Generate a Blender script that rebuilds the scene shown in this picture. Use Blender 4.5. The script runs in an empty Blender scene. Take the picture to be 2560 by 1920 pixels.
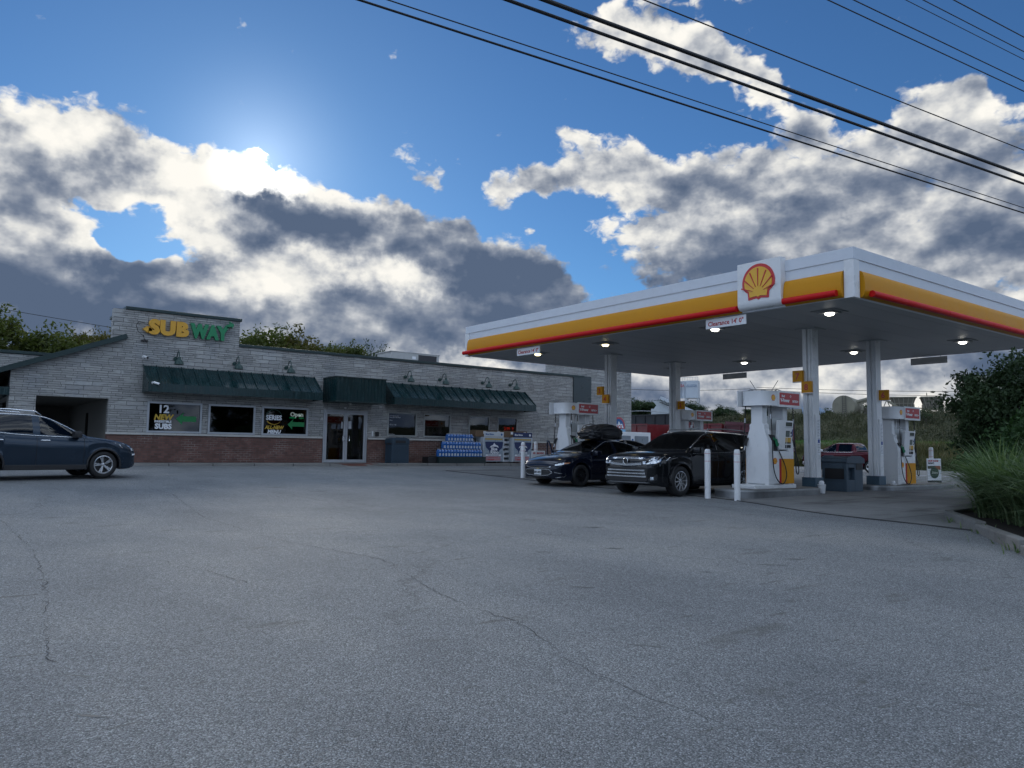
import bpy, bmesh, math, random
from math import radians, sin, cos, pi, atan2, sqrt
from mathutils import Vector, Matrix, Euler, noise
# world frame: X runs along the shop front (towards the right in the photo), Y from the street to the shop, Z up
SC = bpy.context.scene
COL = SC.collection
# ---------------------------------------------------------------- camera
cam_d = bpy.data.cameras.new('camera'); cam = bpy.data.objects.new('camera', cam_d); COL.objects.link(cam)
cx = Vector((0.796132, -0.604937, 0.014997)); cu = Vector((-0.062406, -0.057429, 0.996397)); cf = Vector((0.601897, 0.794199, 0.083473))
cam.matrix_world = Matrix(((cx.x, cu.x, -cf.x, 0), (cx.y, cu.y, -cf.y, 0), (cx.z, cu.z, -cf.z, 1.1), (0, 0, 0, 1)))
cam_d.sensor_width = 36.0; cam_d.lens = 36.0 * 1917 / 2560; cam_d.clip_start = 0.1; cam_d.clip_end = 6000
SC.camera = cam
SC.render.resolution_x = 1024; SC.render.resolution_y = 768
SC.view_settings.view_transform = 'Standard'; SC.view_settings.look = 'None'
SC.view_settings.exposure = 0.0; SC.view_settings.gamma = 1.0
# ---------------------------------------------------------------- sky
HEAD = 37.157                      # degrees between world Y and the azimuth origin used for the cloud field
SUN_AZ, SUN_EL = -18.8, 19.6       # sun, degrees in that field
CLOUD = [(-31.3, 16.1, 3.3, 1.6, 10, 0.8), (-28.5, 17.2, 3.7, 1.6, 9, 0.8), (-25.7, 17, 2.9, 1.4, -2, 0.7), (-26.4, 11.8, 4.4, 1.2, 6, 0.6), (-13.8, 12.5, 8.9, 2.7, 3, 0.9), (-32.2, 14.1, 1.8, 1.7, 9, 0.6), (-31, 19.4, 6.5, 3.1, 10, 1), (-33.5, 15.8, 4.5, 2.2, 5, 0.9), (-34.7, 17.6, 5.2, 4.1, 11, 1), (-26.7, 17.9, 5.8, 3, -18, 1), (-22.6, 17.6, 5.2, 3.1, -13, 1), (-18.9, 18.3, 4.5, 2.5, -4, 1), (-15.6, 17.5, 5, 2.4, -5, 1), (-22.2, 15.2, 6, 3.1, 6, 1), (-18.4, 15.3, 7.6, 3.5, 5, 1), (-12.2, 15.8, 5.8, 3.3, 3, 1), (-7.4, 15.1, 6.3, 3.7, -13, 1), (-2.1, 13.7, 6.3, 3.8, -19, 1), (0.7, 12, 5.6, 3.8, 0, 1), (-32.8, 11.4, 5.9, 4.9, 8, 1.1), (-29.5, 11.9, 3.3, 3, 7, 0.6), (-29, 8, 17, 4.5, 4, 1.2), (-14, 9.1, 19.3, 5, 2, 1.3), (-2, 8.5, 13.8, 5.2, 0, 1.3), (-26.8, 13, 3.6, 1, -10, -0.85), (-25, 12.6, 2.6, 0.9, -8, -0.5), (0.6, 19.3, 4.2, 1.8, 9, 0.9), (6.6, 20.3, 6.6, 2.9, -2, 1), (13.5, 19, 7.5, 3.9, -5, 1), (21.6, 18.4, 7.3, 4.6, -7, 1), (28.9, 19.5, 5.7, 5.3, 22, 1), (31.6, 21, 2.8, 3, -11, 0.8), (34.7, 16, 5.9, 7.3, -10, 1), (10.1, 16.3, 6.7, 2.6, -3, 0.7), (25.9, 12.7, 12.6, 5.3, -6, 1.2), (16.7, 13, 11.9, 4.3, -4, 1.1), (7.3, 29.6, 4.6, 2.3, -3, 1), (12.2, 28.3, 5, 2.6, -18, 1), (15.9, 26.7, 4.3, 2.2, -23, 0.95), (20.1, 23.3, 4.8, 2, -30, 0.75), (21.6, 22.5, 1.8, 2.4, -8, 0.5), (-7.3, 20, 2.6, 1.2, -11, 0.65), (-4.6, 21, 1.1, 0.6, 2, 0.6), (4.1, 22.8, 2.5, 1.4, -19, 0.55), (2.4, 17.4, 2.5, 1.7, 0, -0.6), (10.1, 17.1, 3.1, 0.9, -2, -0.4), (13.6, 30.6, 9.8, 0.7, -8, 0.35)]
GREY = [(-17.9, 16.6, 4.9, 3, 5, 1.3), (-12.2, 15.5, 6.5, 3, -7, 0.9), (-33.4, 9, 6.8, 6.7, 6, 1), (-25.5, 10.5, 7.9, 2.8, 5, 0.8), (-3.9, 13.9, 8.1, 3.4, -14, 0.9), (0.7, 11.3, 6.3, 4.1, 0, 0.9), (-28.2, 19, 3.3, 1.2, -11, 0.5), (14.5, 17.7, 9.5, 2.9, -10, 0.4), (24.5, 14.4, 11.8, 5.3, -7, 0.4), (4.9, 12, 10.2, 3.4, -1, 0.7), (15.4, 12.8, 7.2, 2, -3, 0.6), (32.6, 14.1, 4.8, 6.4, -8, 0.5), (31.1, 6, 7.1, 1.8, -3, 0.5), (-26.2, 7.3, 12.3, 2.5, 4, 0.4), (-14, 10.1, 6.8, 2, 3, 0.3)]
GLOW = [(-18.9, 19, 4.4, 2, 4, 1.7), (-16.3, 18.5, 3.6, 1.5, -19, 0.9), (-23.8, 17.5, 4.5, 2.8, -13, 0.8), (-22.2, 14.9, 4.7, 2.5, 6, 0.7), (-13.4, 12.8, 9.6, 1.8, -2, 0.75), (-5.2, 12.2, 7, 1.5, -9, 0.5), (-18.6, 11.1, 4.9, 1.6, 4, 0.6), (-31.5, 19, 6.5, 2.8, 5, 0.8), (-29.5, 11.9, 1.4, 3.3, 7, 0.5), (4.9, 19.3, 6.9, 2.3, -2, 0.35), (-0.9, 6.1, 10.3, 1.4, 0, 0.9), (15.1, 5.8, 10.7, 2, -1, 0.8), (24.3, 4.1, 6.8, 1.6, -1, 0.6), (-29.7, 7.2, 1.6, 1.2, 5, 0.7), (-11.6, 17.5, 4.1, 1.1, -11, 0.4), (10.8, 28.5, 6.8, 2.3, -5, 0.3), (31.1, 21.1, 2.6, 2.5, -11, 0.2), (25.7, 2.8, 7.8, 0.9, -1, 0.3)]

class NT:
    """small helper around a node tree"""
    def __init__(s, t, dim='3D'): s.dim = dim; s.t = t; s.n = t.nodes; s.l = t.links
    def node(s, ty, **kw):
        n = s.n.new(ty)
        for k, v in kw.items(): setattr(n, k, v)
        return n
    def put(s, sock, v):
        if v is None: return
        if isinstance(v, bpy.types.NodeSocket): s.l.new(v, sock)
        else: sock.default_value = v
    def math(s, op, a, b=None, c=None, clamp=False):
        n = s.node('ShaderNodeMath', operation=op, use_clamp=clamp)
        for i, v in enumerate((a, b, c)): s.put(n.inputs[i], v)
        return n.outputs[0]
    def vmath(s, op, a, b=None, c=None):
        n = s.node('ShaderNodeVectorMath', operation=op)
        s.put(n.inputs[0], a); s.put(n.inputs[1], b)
        if c is not None: s.put(n.inputs[3 if op == 'SCALE' else 2], c)
        return n.outputs['Value' if op in ('LENGTH', 'DOT_PRODUCT', 'DISTANCE') else 'Vector']
    def noise(s, vec, scale, detail=4, rough=.5, dist=0., col=False, lac=2.):
        n = s.node('ShaderNodeTexNoise', noise_dimensions=s.dim)
        s.put(n.inputs['Vector'], vec); n.inputs['Scale'].default_value = scale; n.inputs['Detail'].default_value = detail
        n.inputs['Roughness'].default_value = rough; n.inputs['Distortion'].default_value = dist; n.inputs['Lacunarity'].default_value = lac
        return n.outputs['Color' if col else 0]
    def voro(s, vec, scale, feature='F1', out='Distance', rand=1., detail=0, rough=.5):
        n = s.node('ShaderNodeTexVoronoi', feature=feature, voronoi_dimensions=s.dim)
        s.put(n.inputs['Vector'], vec); n.inputs['Scale'].default_value = scale; n.inputs['Randomness'].default_value = rand
        if detail: n.inputs['Detail'].default_value = detail; n.inputs['Roughness'].default_value = rough
        return n.outputs[out]
    def rng(s, v, a, b, c=0., d=1., smooth=False):
        n = s.node('ShaderNodeMapRange'); n.interpolation_type = 'SMOOTHSTEP' if smooth else 'LINEAR'
        s.put(n.inputs[0], v)
        for i, q in enumerate((a, b, c, d)): s.put(n.inputs[i + 1], q)
        return n.outputs[0]
    def mix(s, f, a, b, mode='MIX'):
        n = s.node('ShaderNodeMix', data_type='RGBA', blend_type=mode)
        s.put(n.inputs[0], f)
        for i, v in ((6, a), (7, b)):
            if isinstance(v, (tuple, list)) and len(v) == 3: v = (*v, 1)
            s.put(n.inputs[i], v)
        return n.outputs[2]
    def mapping(s, vec, loc=(0, 0, 0), rot=(0, 0, 0), scale=(1, 1, 1), ty='POINT'):
        n = s.node('ShaderNodeMapping', vector_type=ty); s.put(n.inputs[0], vec)
        n.inputs[1].default_value = loc; n.inputs[2].default_value = rot; n.inputs[3].default_value = scale
        return n.outputs[0]
    def ramp(s, f, stops, interp='LINEAR'):
        n = s.node('ShaderNodeValToRGB'); r = n.color_ramp; r.interpolation = interp
        while len(r.elements) < len(stops): r.elements.new(.5)
        for e, (p, c) in zip(r.elements, stops): e.position = p; e.color = (*c, 1) if len(c) == 3 else c
        s.put(n.inputs[0], f); return n.outputs[0]

def blobs(T, p, lst):
    acc = 0.0
    for (a, e, ra, re_, rot, st) in lst:
        q = T.mapping(p, (a, e, 0), (0, 0, radians(rot)), (ra, re_, 1), 'TEXTURE')
        g = T.node('ShaderNodeTexGradient', gradient_type='SPHERICAL'); T.put(g.inputs[0], q)
        acc = T.math('MULTIPLY_ADD', g.outputs[1], st, acc)
    return acc

def detail_group():
    """billows and wisps at a point of the (azimuth, elevation) plane"""
    g = bpy.data.node_groups.new('cloud_detail', 'ShaderNodeTree')
    g.interface.new_socket('P', in_out='INPUT', socket_type='NodeSocketVector')
    g.interface.new_socket('R', in_out='OUTPUT', socket_type='NodeSocketFloat')
    T = NT(g, '2D'); gi = T.node('NodeGroupInput'); go = T.node('NodeGroupOutput'); P = gi.outputs[0]
    P3 = T.mapping(P, scale=(1, 1.5, 1))
    P3 = T.vmath('ADD', P3, T.vmath('MULTIPLY', T.vmath('SUBTRACT', T.noise(P3, .9, 2, .6, col=True), (.5, .5, .5)), (.9, .9, 0)))
    f = T.noise(P3, .3, 8, .58)
    v = T.voro(P3, .38, detail=3, rough=.6)
    r = T.math('ADD', T.math('MULTIPLY', T.math('SUBTRACT', f, .5), 1.6), T.math('MULTIPLY', T.math('SUBTRACT', .5, v), .55))
    T.put(go.inputs[0], r)
    return g

def base_field(T, P):
    w = T.vmath('SUBTRACT', T.noise(P, .22, 3, .55, col=True), (.5, .5, .5))
    pw = T.vmath('ADD', P, T.vmath('MULTIPLY', w, (4.5, 3.0, 0)))
    base = blobs(T, pw, CLOUD)
    sx = T.node('ShaderNodeSeparateXYZ'); T.put(sx.inputs[0], P)
    # cloud elsewhere round the sky, closed near the horizon
    away = T.math('MAXIMUM', T.rng(T.math('ABSOLUTE', sx.outputs[0]), 37, 48, smooth=True), T.rng(sx.outputs[1], 37, 46, smooth=True))
    gen = T.math('MULTIPLY', away, T.rng(T.noise(P, .045, 4, .55), .38, .62, -.2, 1.15))
    low = T.rng(sx.outputs[1], 11, 6, 0, 1.3, smooth=True)
    return T.math('ADD', T.math('ADD', base, gen), low)

wd = bpy.data.worlds.new('World'); SC.world = wd; wd.use_nodes = True
T = NT(wd.node_tree, '2D'); T.n.clear()
tc = T.node('ShaderNodeTexCoord')
dirv = T.vmath('NORMALIZE', tc.outputs['Generated'])
vr = T.node('ShaderNodeVectorRotate', rotation_type='Z_AXIS'); T.put(vr.inputs['Vector'], dirv); vr.inputs['Angle'].default_value = radians(HEAD)
sp = T.node('ShaderNodeSeparateXYZ'); T.put(sp.inputs[0], vr.outputs[0])
az = T.math('MULTIPLY', T.math('ARCTAN2', sp.outputs[0], sp.outputs[1]), 57.29578)
el = T.math('MULTIPLY', T.math('ARCSINE', sp.outputs[2]), 57.29578)
cb = T.node('ShaderNodeCombineXYZ'); T.put(cb.inputs[0], az); T.put(cb.inputs[1], el)
P = cb.outputs[0]
fg = detail_group()
def detail(p):
    n = T.node('ShaderNodeGroup'); n.node_tree = fg; T.put(n.inputs[0], p); return n.outputs[0]
S = (SUN_AZ, SUN_EL, 0)
toS = T.vmath('SUBTRACT', S, P)
dS = T.vmath('LENGTH', toS)
lat = T.vmath('ADD', T.vmath('NORMALIZE', toS), (0, .9, 0))
R1 = detail(P)
R2 = detail(T.vmath('ADD', P, T.vmath('MULTIPLY', T.vmath('NORMALIZE', lat), (.7, .7, 0))))
D = T.math('ADD', base_field(T, P), T.math('MULTIPLY', R1, .6))
cov = T.rng(D, .13, .44, smooth=True)
thick = T.rng(D, .3, 1.5)
emb = T.math('MULTIPLY', T.math('SUBTRACT', R1, R2), .8)        # >0: faces the sun
grey = blobs(T, T.vmath('ADD', P, T.vmath('MULTIPLY', T.vmath('SUBTRACT', T.noise(P, .3, 4, .6, col=True), (.5, .5, .5)), (5, 4, 0))), GREY)
glow = blobs(T, T.vmath('ADD', P, T.vmath('MULTIPLY', T.vmath('SUBTRACT', T.noise(P, .5, 4, .6, col=True), (.5, .5, .5)), (4, 3, 0))), GLOW)
near = T.rng(dS, 0, 26, 1, 0); near = T.math('POWER', near, 2.0)
b = T.math('MULTIPLY', thick, -.34)
b = T.math('ADD', b, .66)
b = T.math('ADD', b, T.math('MULTIPLY', T.math('MINIMUM', grey, .9), -.52))
b = T.math('ADD', b, T.math('MULTIPLY', glow, .6))
b = T.math('ADD', b, T.math('MULTIPLY', near, .16))
b = T.math('ADD', b, T.math('MULTIPLY', T.rng(emb, -.5, .5, -.2, .24), T.rng(D, .25, 1.3, 1.0, .22)))
big = T.mapping(P, scale=(.95, 1.35, 1))
n1 = T.noise(T.vmath('ADD', big, (7.3, 0, 0)), .15, 5, .5); n2 = T.noise(T.vmath('ADD', big, (7.3, 1.3, 0)), .15, 5, .5)
b = T.math('ADD', b, T.math('MULTIPLY', T.math('SUBTRACT', n1, .5), .55))
b = T.math('ADD', b, T.math('MULTIPLY', T.math('SUBTRACT', n1, n2), 1.9))
cc = T.ramp(b, [(0, (.095, .135, .215)), (.12, (.13, .17, .25)), (.25, (.18, .22, .30)), (.42, (.31, .345, .41)), (.6, (.55, .57, .6)), (.8, (.85, .84, .8)), (1, (1.0, .97, .9))])
glare = T.math('MULTIPLY', T.math('POWER', T.rng(dS, 0, 4.6, 1, 0), 2.2), 3.2)
glare = T.math('MULTIPLY', glare, T.rng(b, .15, .6))
cc = T.mix(1.0, cc, T.vmath('MULTIPLY', (1, .96, .86), T.vmath('SCALE', (1, 1, 1), c=glare)), 'ADD')
# clear blue: the Sky Texture itself
sky = T.node('ShaderNodeTexSky', sky_type='NISHITA'); sky.sun_disc = False
SUN_ROT = radians(HEAD + SUN_AZ)   # clockwise from world Y
sky.sun_elevation = radians(SUN_EL); sky.sun_rotation = SUN_ROT
sky.air_density = 1.0; sky.dust_density = .15; sky.ozone_density = 3.0; sky.altitude = 300
SKY_STR = .075
skyc = T.vmath('MULTIPLY', T.vmath('SCALE', sky.outputs[0], c=SKY_STR), (.56, .90, 1.22))
halo = T.math('MULTIPLY', T.math('POWER', T.rng(dS, 0, 10.5, 1, 0), 3.0), .45)
behind = T.math('MAXIMUM', T.rng(sp.outputs[1], -.1, .5, 1, 0, smooth=True), T.rng(el, 37, 48, smooth=True))
BACK = 2.4                          # clouds lit from the front, behind the photographer and overhead
bc = T.mix(behind, (1, 1, 1), (BACK * .88, BACK, BACK * 1.16))
cc = T.mix(1.0, cc, bc, 'MULTIPLY')
skyc = T.mix(1.0, skyc, T.vmath('SCALE', (.85, .95, 1.0), c=halo), 'ADD')
allc = T.mix(cov, skyc, cc)
bg = T.node('ShaderNodeBackground'); T.put(bg.inputs[0], allc); bg.inputs[1].default_value = 1.0
wo = T.node('ShaderNodeOutputWorld'); T.l.new(bg.outputs[0], wo.inputs[0])
wd.cycles.sampling_method = 'MANUAL'; wd.cycles.sample_map_resolution = 1024
# ---------------------------------------------------------------- sun (veiled by the cloud bank)
sd = bpy.data.lights.new('sun', 'SUN'); sd.energy = .8; sd.angle = radians(12); sd.color = (1, .93, .82)
sun = bpy.data.objects.new('sun', sd); COL.objects.link(sun)
_a, _e = SUN_ROT, radians(SUN_EL)
sdir = Vector((sin(_a) * cos(_e), cos(_a) * cos(_e), sin(_e)))
sun.rotation_euler = (-sdir).to_track_quat('-Z', 'Y').to_euler()

# ================================================================ helpers
WM = {}
def tag(o, label=None, cat=None, group=None, kind=None):
    for k, v in (('label', label), ('category', cat), ('group', group), ('kind', kind)):
        if v: o[k] = v
    return o
def thing(name, label, cat, loc=(0, 0, 0), rz=0., group=None):
    o = bpy.data.objects.new(name, None); COL.objects.link(o); o.empty_display_size = .2
    o.location = loc; o.rotation_euler = (0, 0, rz)
    WM[o] = Matrix.Translation(Vector(loc)) @ Matrix.Rotation(rz, 4, 'Z')
    return tag(o, label, cat, group)
def dup(root, loc, rz=0., label=None, group=None, scale=None, skip=()):
    r = root.copy(); COL.objects.link(r); r.location = loc; r.rotation_euler = (0, 0, rz)
    if scale: r.scale = scale if isinstance(scale, (tuple, list)) else (scale,) * 3
    if label: r['label'] = label
    if group: r['group'] = group
    for ch in list(root.children):
        if ch.name.split('.')[0] in skip: continue
        c = ch.copy(); COL.objects.link(c); c.parent = r
        for gch in list(ch.children):
            d = gch.copy(); COL.objects.link(d); d.parent = c
    WM[r] = Matrix.Translation(Vector(loc)) @ Matrix.Rotation(rz, 4, 'Z')
    return r

class MB:
    def __init__(s): s.bm = bmesh.new()
    def face(s, pts):
        return s.bm.faces.new([s.bm.verts.new(p) for p in pts])
    def box(s, x0, x1, y0, y1, z0, z1, M=None):
        v = [Vector(p) for p in ((x0, y0, z0), (x1, y0, z0), (x1, y1, z0), (x0, y1, z0), (x0, y0, z1), (x1, y0, z1), (x1, y1, z1), (x0, y1, z1))]
        if M is not None: v = [M @ p for p in v]
        v = [s.bm.verts.new(p) for p in v]
        for f in ((0, 3, 2, 1), (4, 5, 6, 7), (0, 1, 5, 4), (1, 2, 6, 5), (2, 3, 7, 6), (3, 0, 4, 7)): s.bm.faces.new([v[i] for i in f])
        return s
    def bar(s, p0, p1, w, h, up=(0, 0, 1)):
        p0 = Vector(p0); p1 = Vector(p1); d = (p1 - p0); L = d.length; d.normalize()
        u = Vector(up); x = d.cross(u); x.normalize(); u = x.cross(d)
        M = Matrix((( *x, 0), (*d, 0), (*u, 0), (0, 0, 0, 1))).transposed(); M.translation = p0
        return s.box(-w / 2, w / 2, 0, L, -h / 2, h / 2, M)
    def ring(s, c, d, r, n, ref=None):
        d = Vector(d).normalized(); a = Vector(ref) if ref is not None else (Vector((0, 0, 1)) if abs(d.z) < .9 else Vector((1, 0, 0)))
        x = d.cross(a).normalized(); y = d.cross(x).normalized()
        return [s.bm.verts.new(Vector(c) + (x * cos(2 * pi * i / n) + y * sin(2 * pi * i / n)) * r) for i in range(n)]
    def skin(s, a, b):
        n = len(a)
        for i in range(n): s.bm.faces.new((a[i], a[(i + 1) % n], b[(i + 1) % n], b[i]))
    def cyl(s, p0, p1, r0, r1=None, n=16, caps=True):
        d = Vector(p1) - Vector(p0)
        a = s.ring(p0, d, r0, n); b = s.ring(p1, d, r0 if r1 is None else r1, n); s.skin(a, b)
        if caps: s.bm.faces.new(a[::-1]); s.bm.faces.new(b)
        return s
    def tube(s, pts, r, n=8, caps=True):
        pts = [Vector(p) for p in pts]; R = r if isinstance(r, (list, tuple)) else [r] * len(pts)
        ref = Vector((.13, .27, .95)).normalized(); prev = None; first = None
        for i, p in enumerate(pts):
            d = pts[min(i + 1, len(pts) - 1)] - pts[max(i - 1, 0)]
            if d.length < 1e-9: d = Vector((0, 0, 1))
            if abs(d.normalized().dot(ref)) > .97: rr = Vector((.9, .3, .1))
            else: rr = ref
            a = s.ring(p, d, R[i], n, rr)
            if prev:
                # align rings to avoid twist
                k = min(range(n), key=lambda q: (a[q].co - prev[0].co).length); a = a[k:] + a[:k]
                if n > 2 and (a[1].co - prev[1].co).length > (a[-1].co - prev[1].co).length: a = [a[0]] + a[:0:-1]
                s.skin(prev, a)
            else: first = a
            prev = a
        if caps: s.bm.faces.new(first[::-1]); s.bm.faces.new(prev)
        return s
    def lathe(s, prof, c=(0, 0, 0), n=24, axis='z', ang=2 * pi):
        rings = []
        full = abs(ang - 2 * pi) < 1e-6; m = n if full else n + 1
        for (r, h) in prof:
            ring = []
            for i in range(m):
                a = ang * i / n; x, y = r * cos(a), r * sin(a)
                p = {'z': (x, y, h), 'y': (x, h, y), 'x': (h, x, y)}[axis]
                ring.append(s.bm.verts.new(Vector(c) + Vector(p)))
            rings.append(ring)
        for a, b in zip(rings, rings[1:]):
            for i in range(m if full else m - 1): s.bm.faces.new((a[i], a[(i + 1) % m], b[(i + 1) % m], b[i]))
        return s
    def prism(s, poly, lo, hi, plane='xz'):
        f = {'xz': lambda p, t: (p[0], t, p[1]), 'yz': lambda p, t: (t, p[0], p[1]), 'xy': lambda p, t: (p[0], p[1], t)}[plane]
        a = [s.bm.verts.new(f(p, lo)) for p in poly]; b = [s.bm.verts.new(f(p, hi)) for p in poly]
        s.bm.faces.new(a); s.bm.faces.new(b[::-1]); s.skin(a, b); return s
    def grid(s, P):
        V = [[s.bm.verts.new(p) for p in row] for row in P]
        for i in range(len(V) - 1):
            for j in range(len(V[0]) - 1): s.bm.faces.new((V[i][j], V[i + 1][j], V[i + 1][j + 1], V[i][j + 1]))
        return s
    def build(s, name, m, parent=None, smooth=False, bevel=0., w=False, seg=2, double=False):
        bm = s.bm
        if bevel:
            bm.normal_update()
            es = [e for e in bm.edges if len(e.link_faces) == 2 and e.calc_face_angle(0) > .6]
            bmesh.ops.bevel(bm, geom=es, offset=bevel, offset_type='OFFSET', segments=seg, profile=.6, affect='EDGES', clamp_overlap=True)
        bmesh.ops.remove_doubles(bm, verts=bm.verts, dist=1e-5) if double else None
        bmesh.ops.recalc_face_normals(bm, faces=bm.faces)
        if w and parent is not None: bmesh.ops.transform(bm, matrix=WM[parent].inverted(), verts=bm.verts)
        me = bpy.data.meshes.new(name); bm.to_mesh(me); bm.free()
        if smooth: 
            me.shade_smooth()
            if smooth != 'all': me.set_sharp_from_angle(angle=radians(38))
        return link(name, me, m, parent)
def link(name, me, m, parent=None):
    if m is not None: me.materials.clear(); me.materials.append(m)
    o = bpy.data.objects.new(name, me); COL.objects.link(o)
    if parent is not None: o.parent = parent; WM[o] = WM.get(parent, Matrix())
    else: WM[o] = Matrix()
    return o
def txt(body, size, m, name, parent, loc, face='-Y', ext=.004, bold=0., shear=0., align='CENTER', sx=1., w=False, res=2, rot=0., space=1.):
    """a line of raised lettering; loc is its middle (or left end) on the baseline"""
    cu_ = bpy.data.curves.new(name, 'FONT'); cu_.body = body; cu_.size = size; cu_.extrude = ext; cu_.offset = bold; cu_.shear = shear
    cu_.align_x = align; cu_.resolution_u = res; cu_.fill_mode = 'BOTH'; cu_.space_character = space
    tmp = bpy.data.objects.new('tmp', cu_); COL.objects.link(tmp)
    me = bpy.data.meshes.new_from_object(tmp.evaluated_get(bpy.context.evaluated_depsgraph_get()))
    bpy.data.objects.remove(tmp); bpy.data.curves.remove(cu_)
    R = {'-Y': Matrix.Rotation(pi / 2, 4, 'X'), '-X': Matrix.Rotation(-pi / 2, 4, 'Z') @ Matrix.Rotation(pi / 2, 4, 'X'),
         '+Y': Matrix.Rotation(pi, 4, 'Z') @ Matrix.Rotation(pi / 2, 4, 'X'), '+X': Matrix.Rotation(pi / 2, 4, 'Z') @ Matrix.Rotation(pi / 2, 4, 'X')}[face]
    M = Matrix.Translation(Vector(loc)) @ R @ Matrix.Rotation(rot, 4, 'Z') @ Matrix.Diagonal((sx, 1, 1, 1))
    if w and parent is not None: M = WM[parent].inverted() @ M
    me.transform(M); me.name = name
    return link(name, me, m, parent)

def ss(a, b, x):
    t = min(1, max(0, (x - a) / (b - a))); return t * t * (3 - 2 * t)
def g(s, v):
    """height of the lot: dips to the street, rises gently to the shop"""
    m = -.05 + .33 * ss(12, 29, v) + .03 * (1 - ss(2, 14, s)) * ss(12, 20, v) + .06 * ss(14, 21, s) * (1 - ss(14, 20, v))
    k = ss(33, 46, s); m = m * (1 - k) - .16 * k
    return m - .45 * (1 - ss(-2, 14, .604 * s + .797 * v))
def interp(tab, x):
    if x <= tab[0][0]: return tab[0][1]
    if x >= tab[-1][0]: return tab[-1][1]
    for i in range(len(tab) - 1):
        if tab[i][0] <= x <= tab[i + 1][0]:
            x0, y0 = tab[i]; x1, y1 = tab[i + 1]; h = x1 - x0; t = (x - x0) / h
            d = (y1 - y0) / h
            m0 = d if i == 0 else .5 * (d + (y0 - tab[i - 1][1]) / (x0 - tab[i - 1][0]))
            m1 = d if i == len(tab) - 2 else .5 * (d + (tab[i + 2][1] - y1) / (tab[i + 2][0] - x1))
            if i and d * (y0 - tab[i - 1][1]) <= 0: m0 = 0
            if i < len(tab) - 2 and d * (tab[i + 2][1] - y1) <= 0: m1 = 0
            return (2 * t**3 - 3 * t * t + 1) * y0 + (t**3 - 2 * t * t + t) * h * m0 + (-2 * t**3 + 3 * t * t) * y1 + (t**3 - t * t) * h * m1

# ================================================================ materials
MATS = {}
def newmat(name):
    m = bpy.data.materials.new(name); m.use_nodes = True; T = NT(m.node_tree)
    p = T.n['Principled BSDF']; c = T.node('ShaderNodeTexCoord').outputs['Object']
    return m, T, p, c
def pm(name, col, rough=.5, metal=0., vary=.1, vs=2.5, bump=0., bs=60., coat=0., emit=0., dirt=0., spec=.5, aniso=None):
    if name in MATS: return MATS[name]
    m, T, p, c = newmat(name); MATS[name] = m
    base = (*col, 1)
    if vary or dirt:
        n = T.noise(c, vs, 5, .6)
        f = T.rng(n, .3, .7, 1 - vary, 1 + vary)
        b = T.vmath('SCALE', tuple(col), c=f)
        if dirt:
            d = T.math('MULTIPLY', T.rng(T.noise(c, vs * 3.1, 6, .7), .48, .7, smooth=True), dirt)
            b = T.mix(d, b, (.11, .1, .085))
        T.put(p.inputs['Base Color'], b)
        T.put(p.inputs['Roughness'], T.rng(n, .3, .7, max(.02, rough * .82), min(1, rough * 1.18)))
    else:
        p.inputs['Base Color'].default_value = base; p.inputs['Roughness'].default_value = rough
    p.inputs['Metallic'].default_value = metal; p.inputs['Coat Weight'].default_value = coat; p.inputs['Coat Roughness'].default_value = .04
    p.inputs['Specular IOR Level'].default_value = spec
    if emit:
        p.inputs['Emission Color'].default_value = base; p.inputs['Emission Strength'].default_value = emit
    if bump:
        b = T.node('ShaderNodeBump'); b.inputs['Strength'].default_value = bump; b.inputs['Distance'].default_value = .01
        T.put(b.inputs['Height'], T.noise(c, bs, 4, .6)); T.put(p.inputs['Normal'], b.outputs[0])
    return m
def glass(name, tint=(.25, .28, .28), refl=1., rough=.015, ior=1.5):
    m, T, p, c = newmat(name)
    tr = T.node('ShaderNodeBsdfTransparent'); tr.inputs[0].default_value = (*tint, 1)
    gl = T.node('ShaderNodeBsdfGlossy'); gl.inputs['Roughness'].default_value = rough; gl.inputs[0].default_value = (refl, refl, refl, 1)
    fr = T.node('ShaderNodeFresnel'); fr.inputs[0].default_value = ior
    b = T.node('ShaderNodeBump'); b.inputs['Strength'].default_value = .04; b.inputs['Distance'].default_value = .02
    T.put(b.inputs['Height'], T.noise(c, 1.3, 2)); T.put(gl.inputs['Normal'], b.outputs[0])
    mx = T.node('ShaderNodeMixShader'); T.put(mx.inputs[0], fr.outputs[0]); T.l.new(tr.outputs[0], mx.inputs[1]); T.l.new(gl.outputs[0], mx.inputs[2])
    T.l.new(mx.outputs[0], T.n['Material Output'].inputs[0]); T.n.remove(p)
    return m
def bumpit(T, p, h, strength, dist):
    b = T.node('ShaderNodeBump'); b.inputs['Strength'].default_value = strength; b.inputs['Distance'].default_value = dist
    T.put(b.inputs['Height'], h); T.put(p.inputs['Normal'], b.outputs[0])

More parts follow.
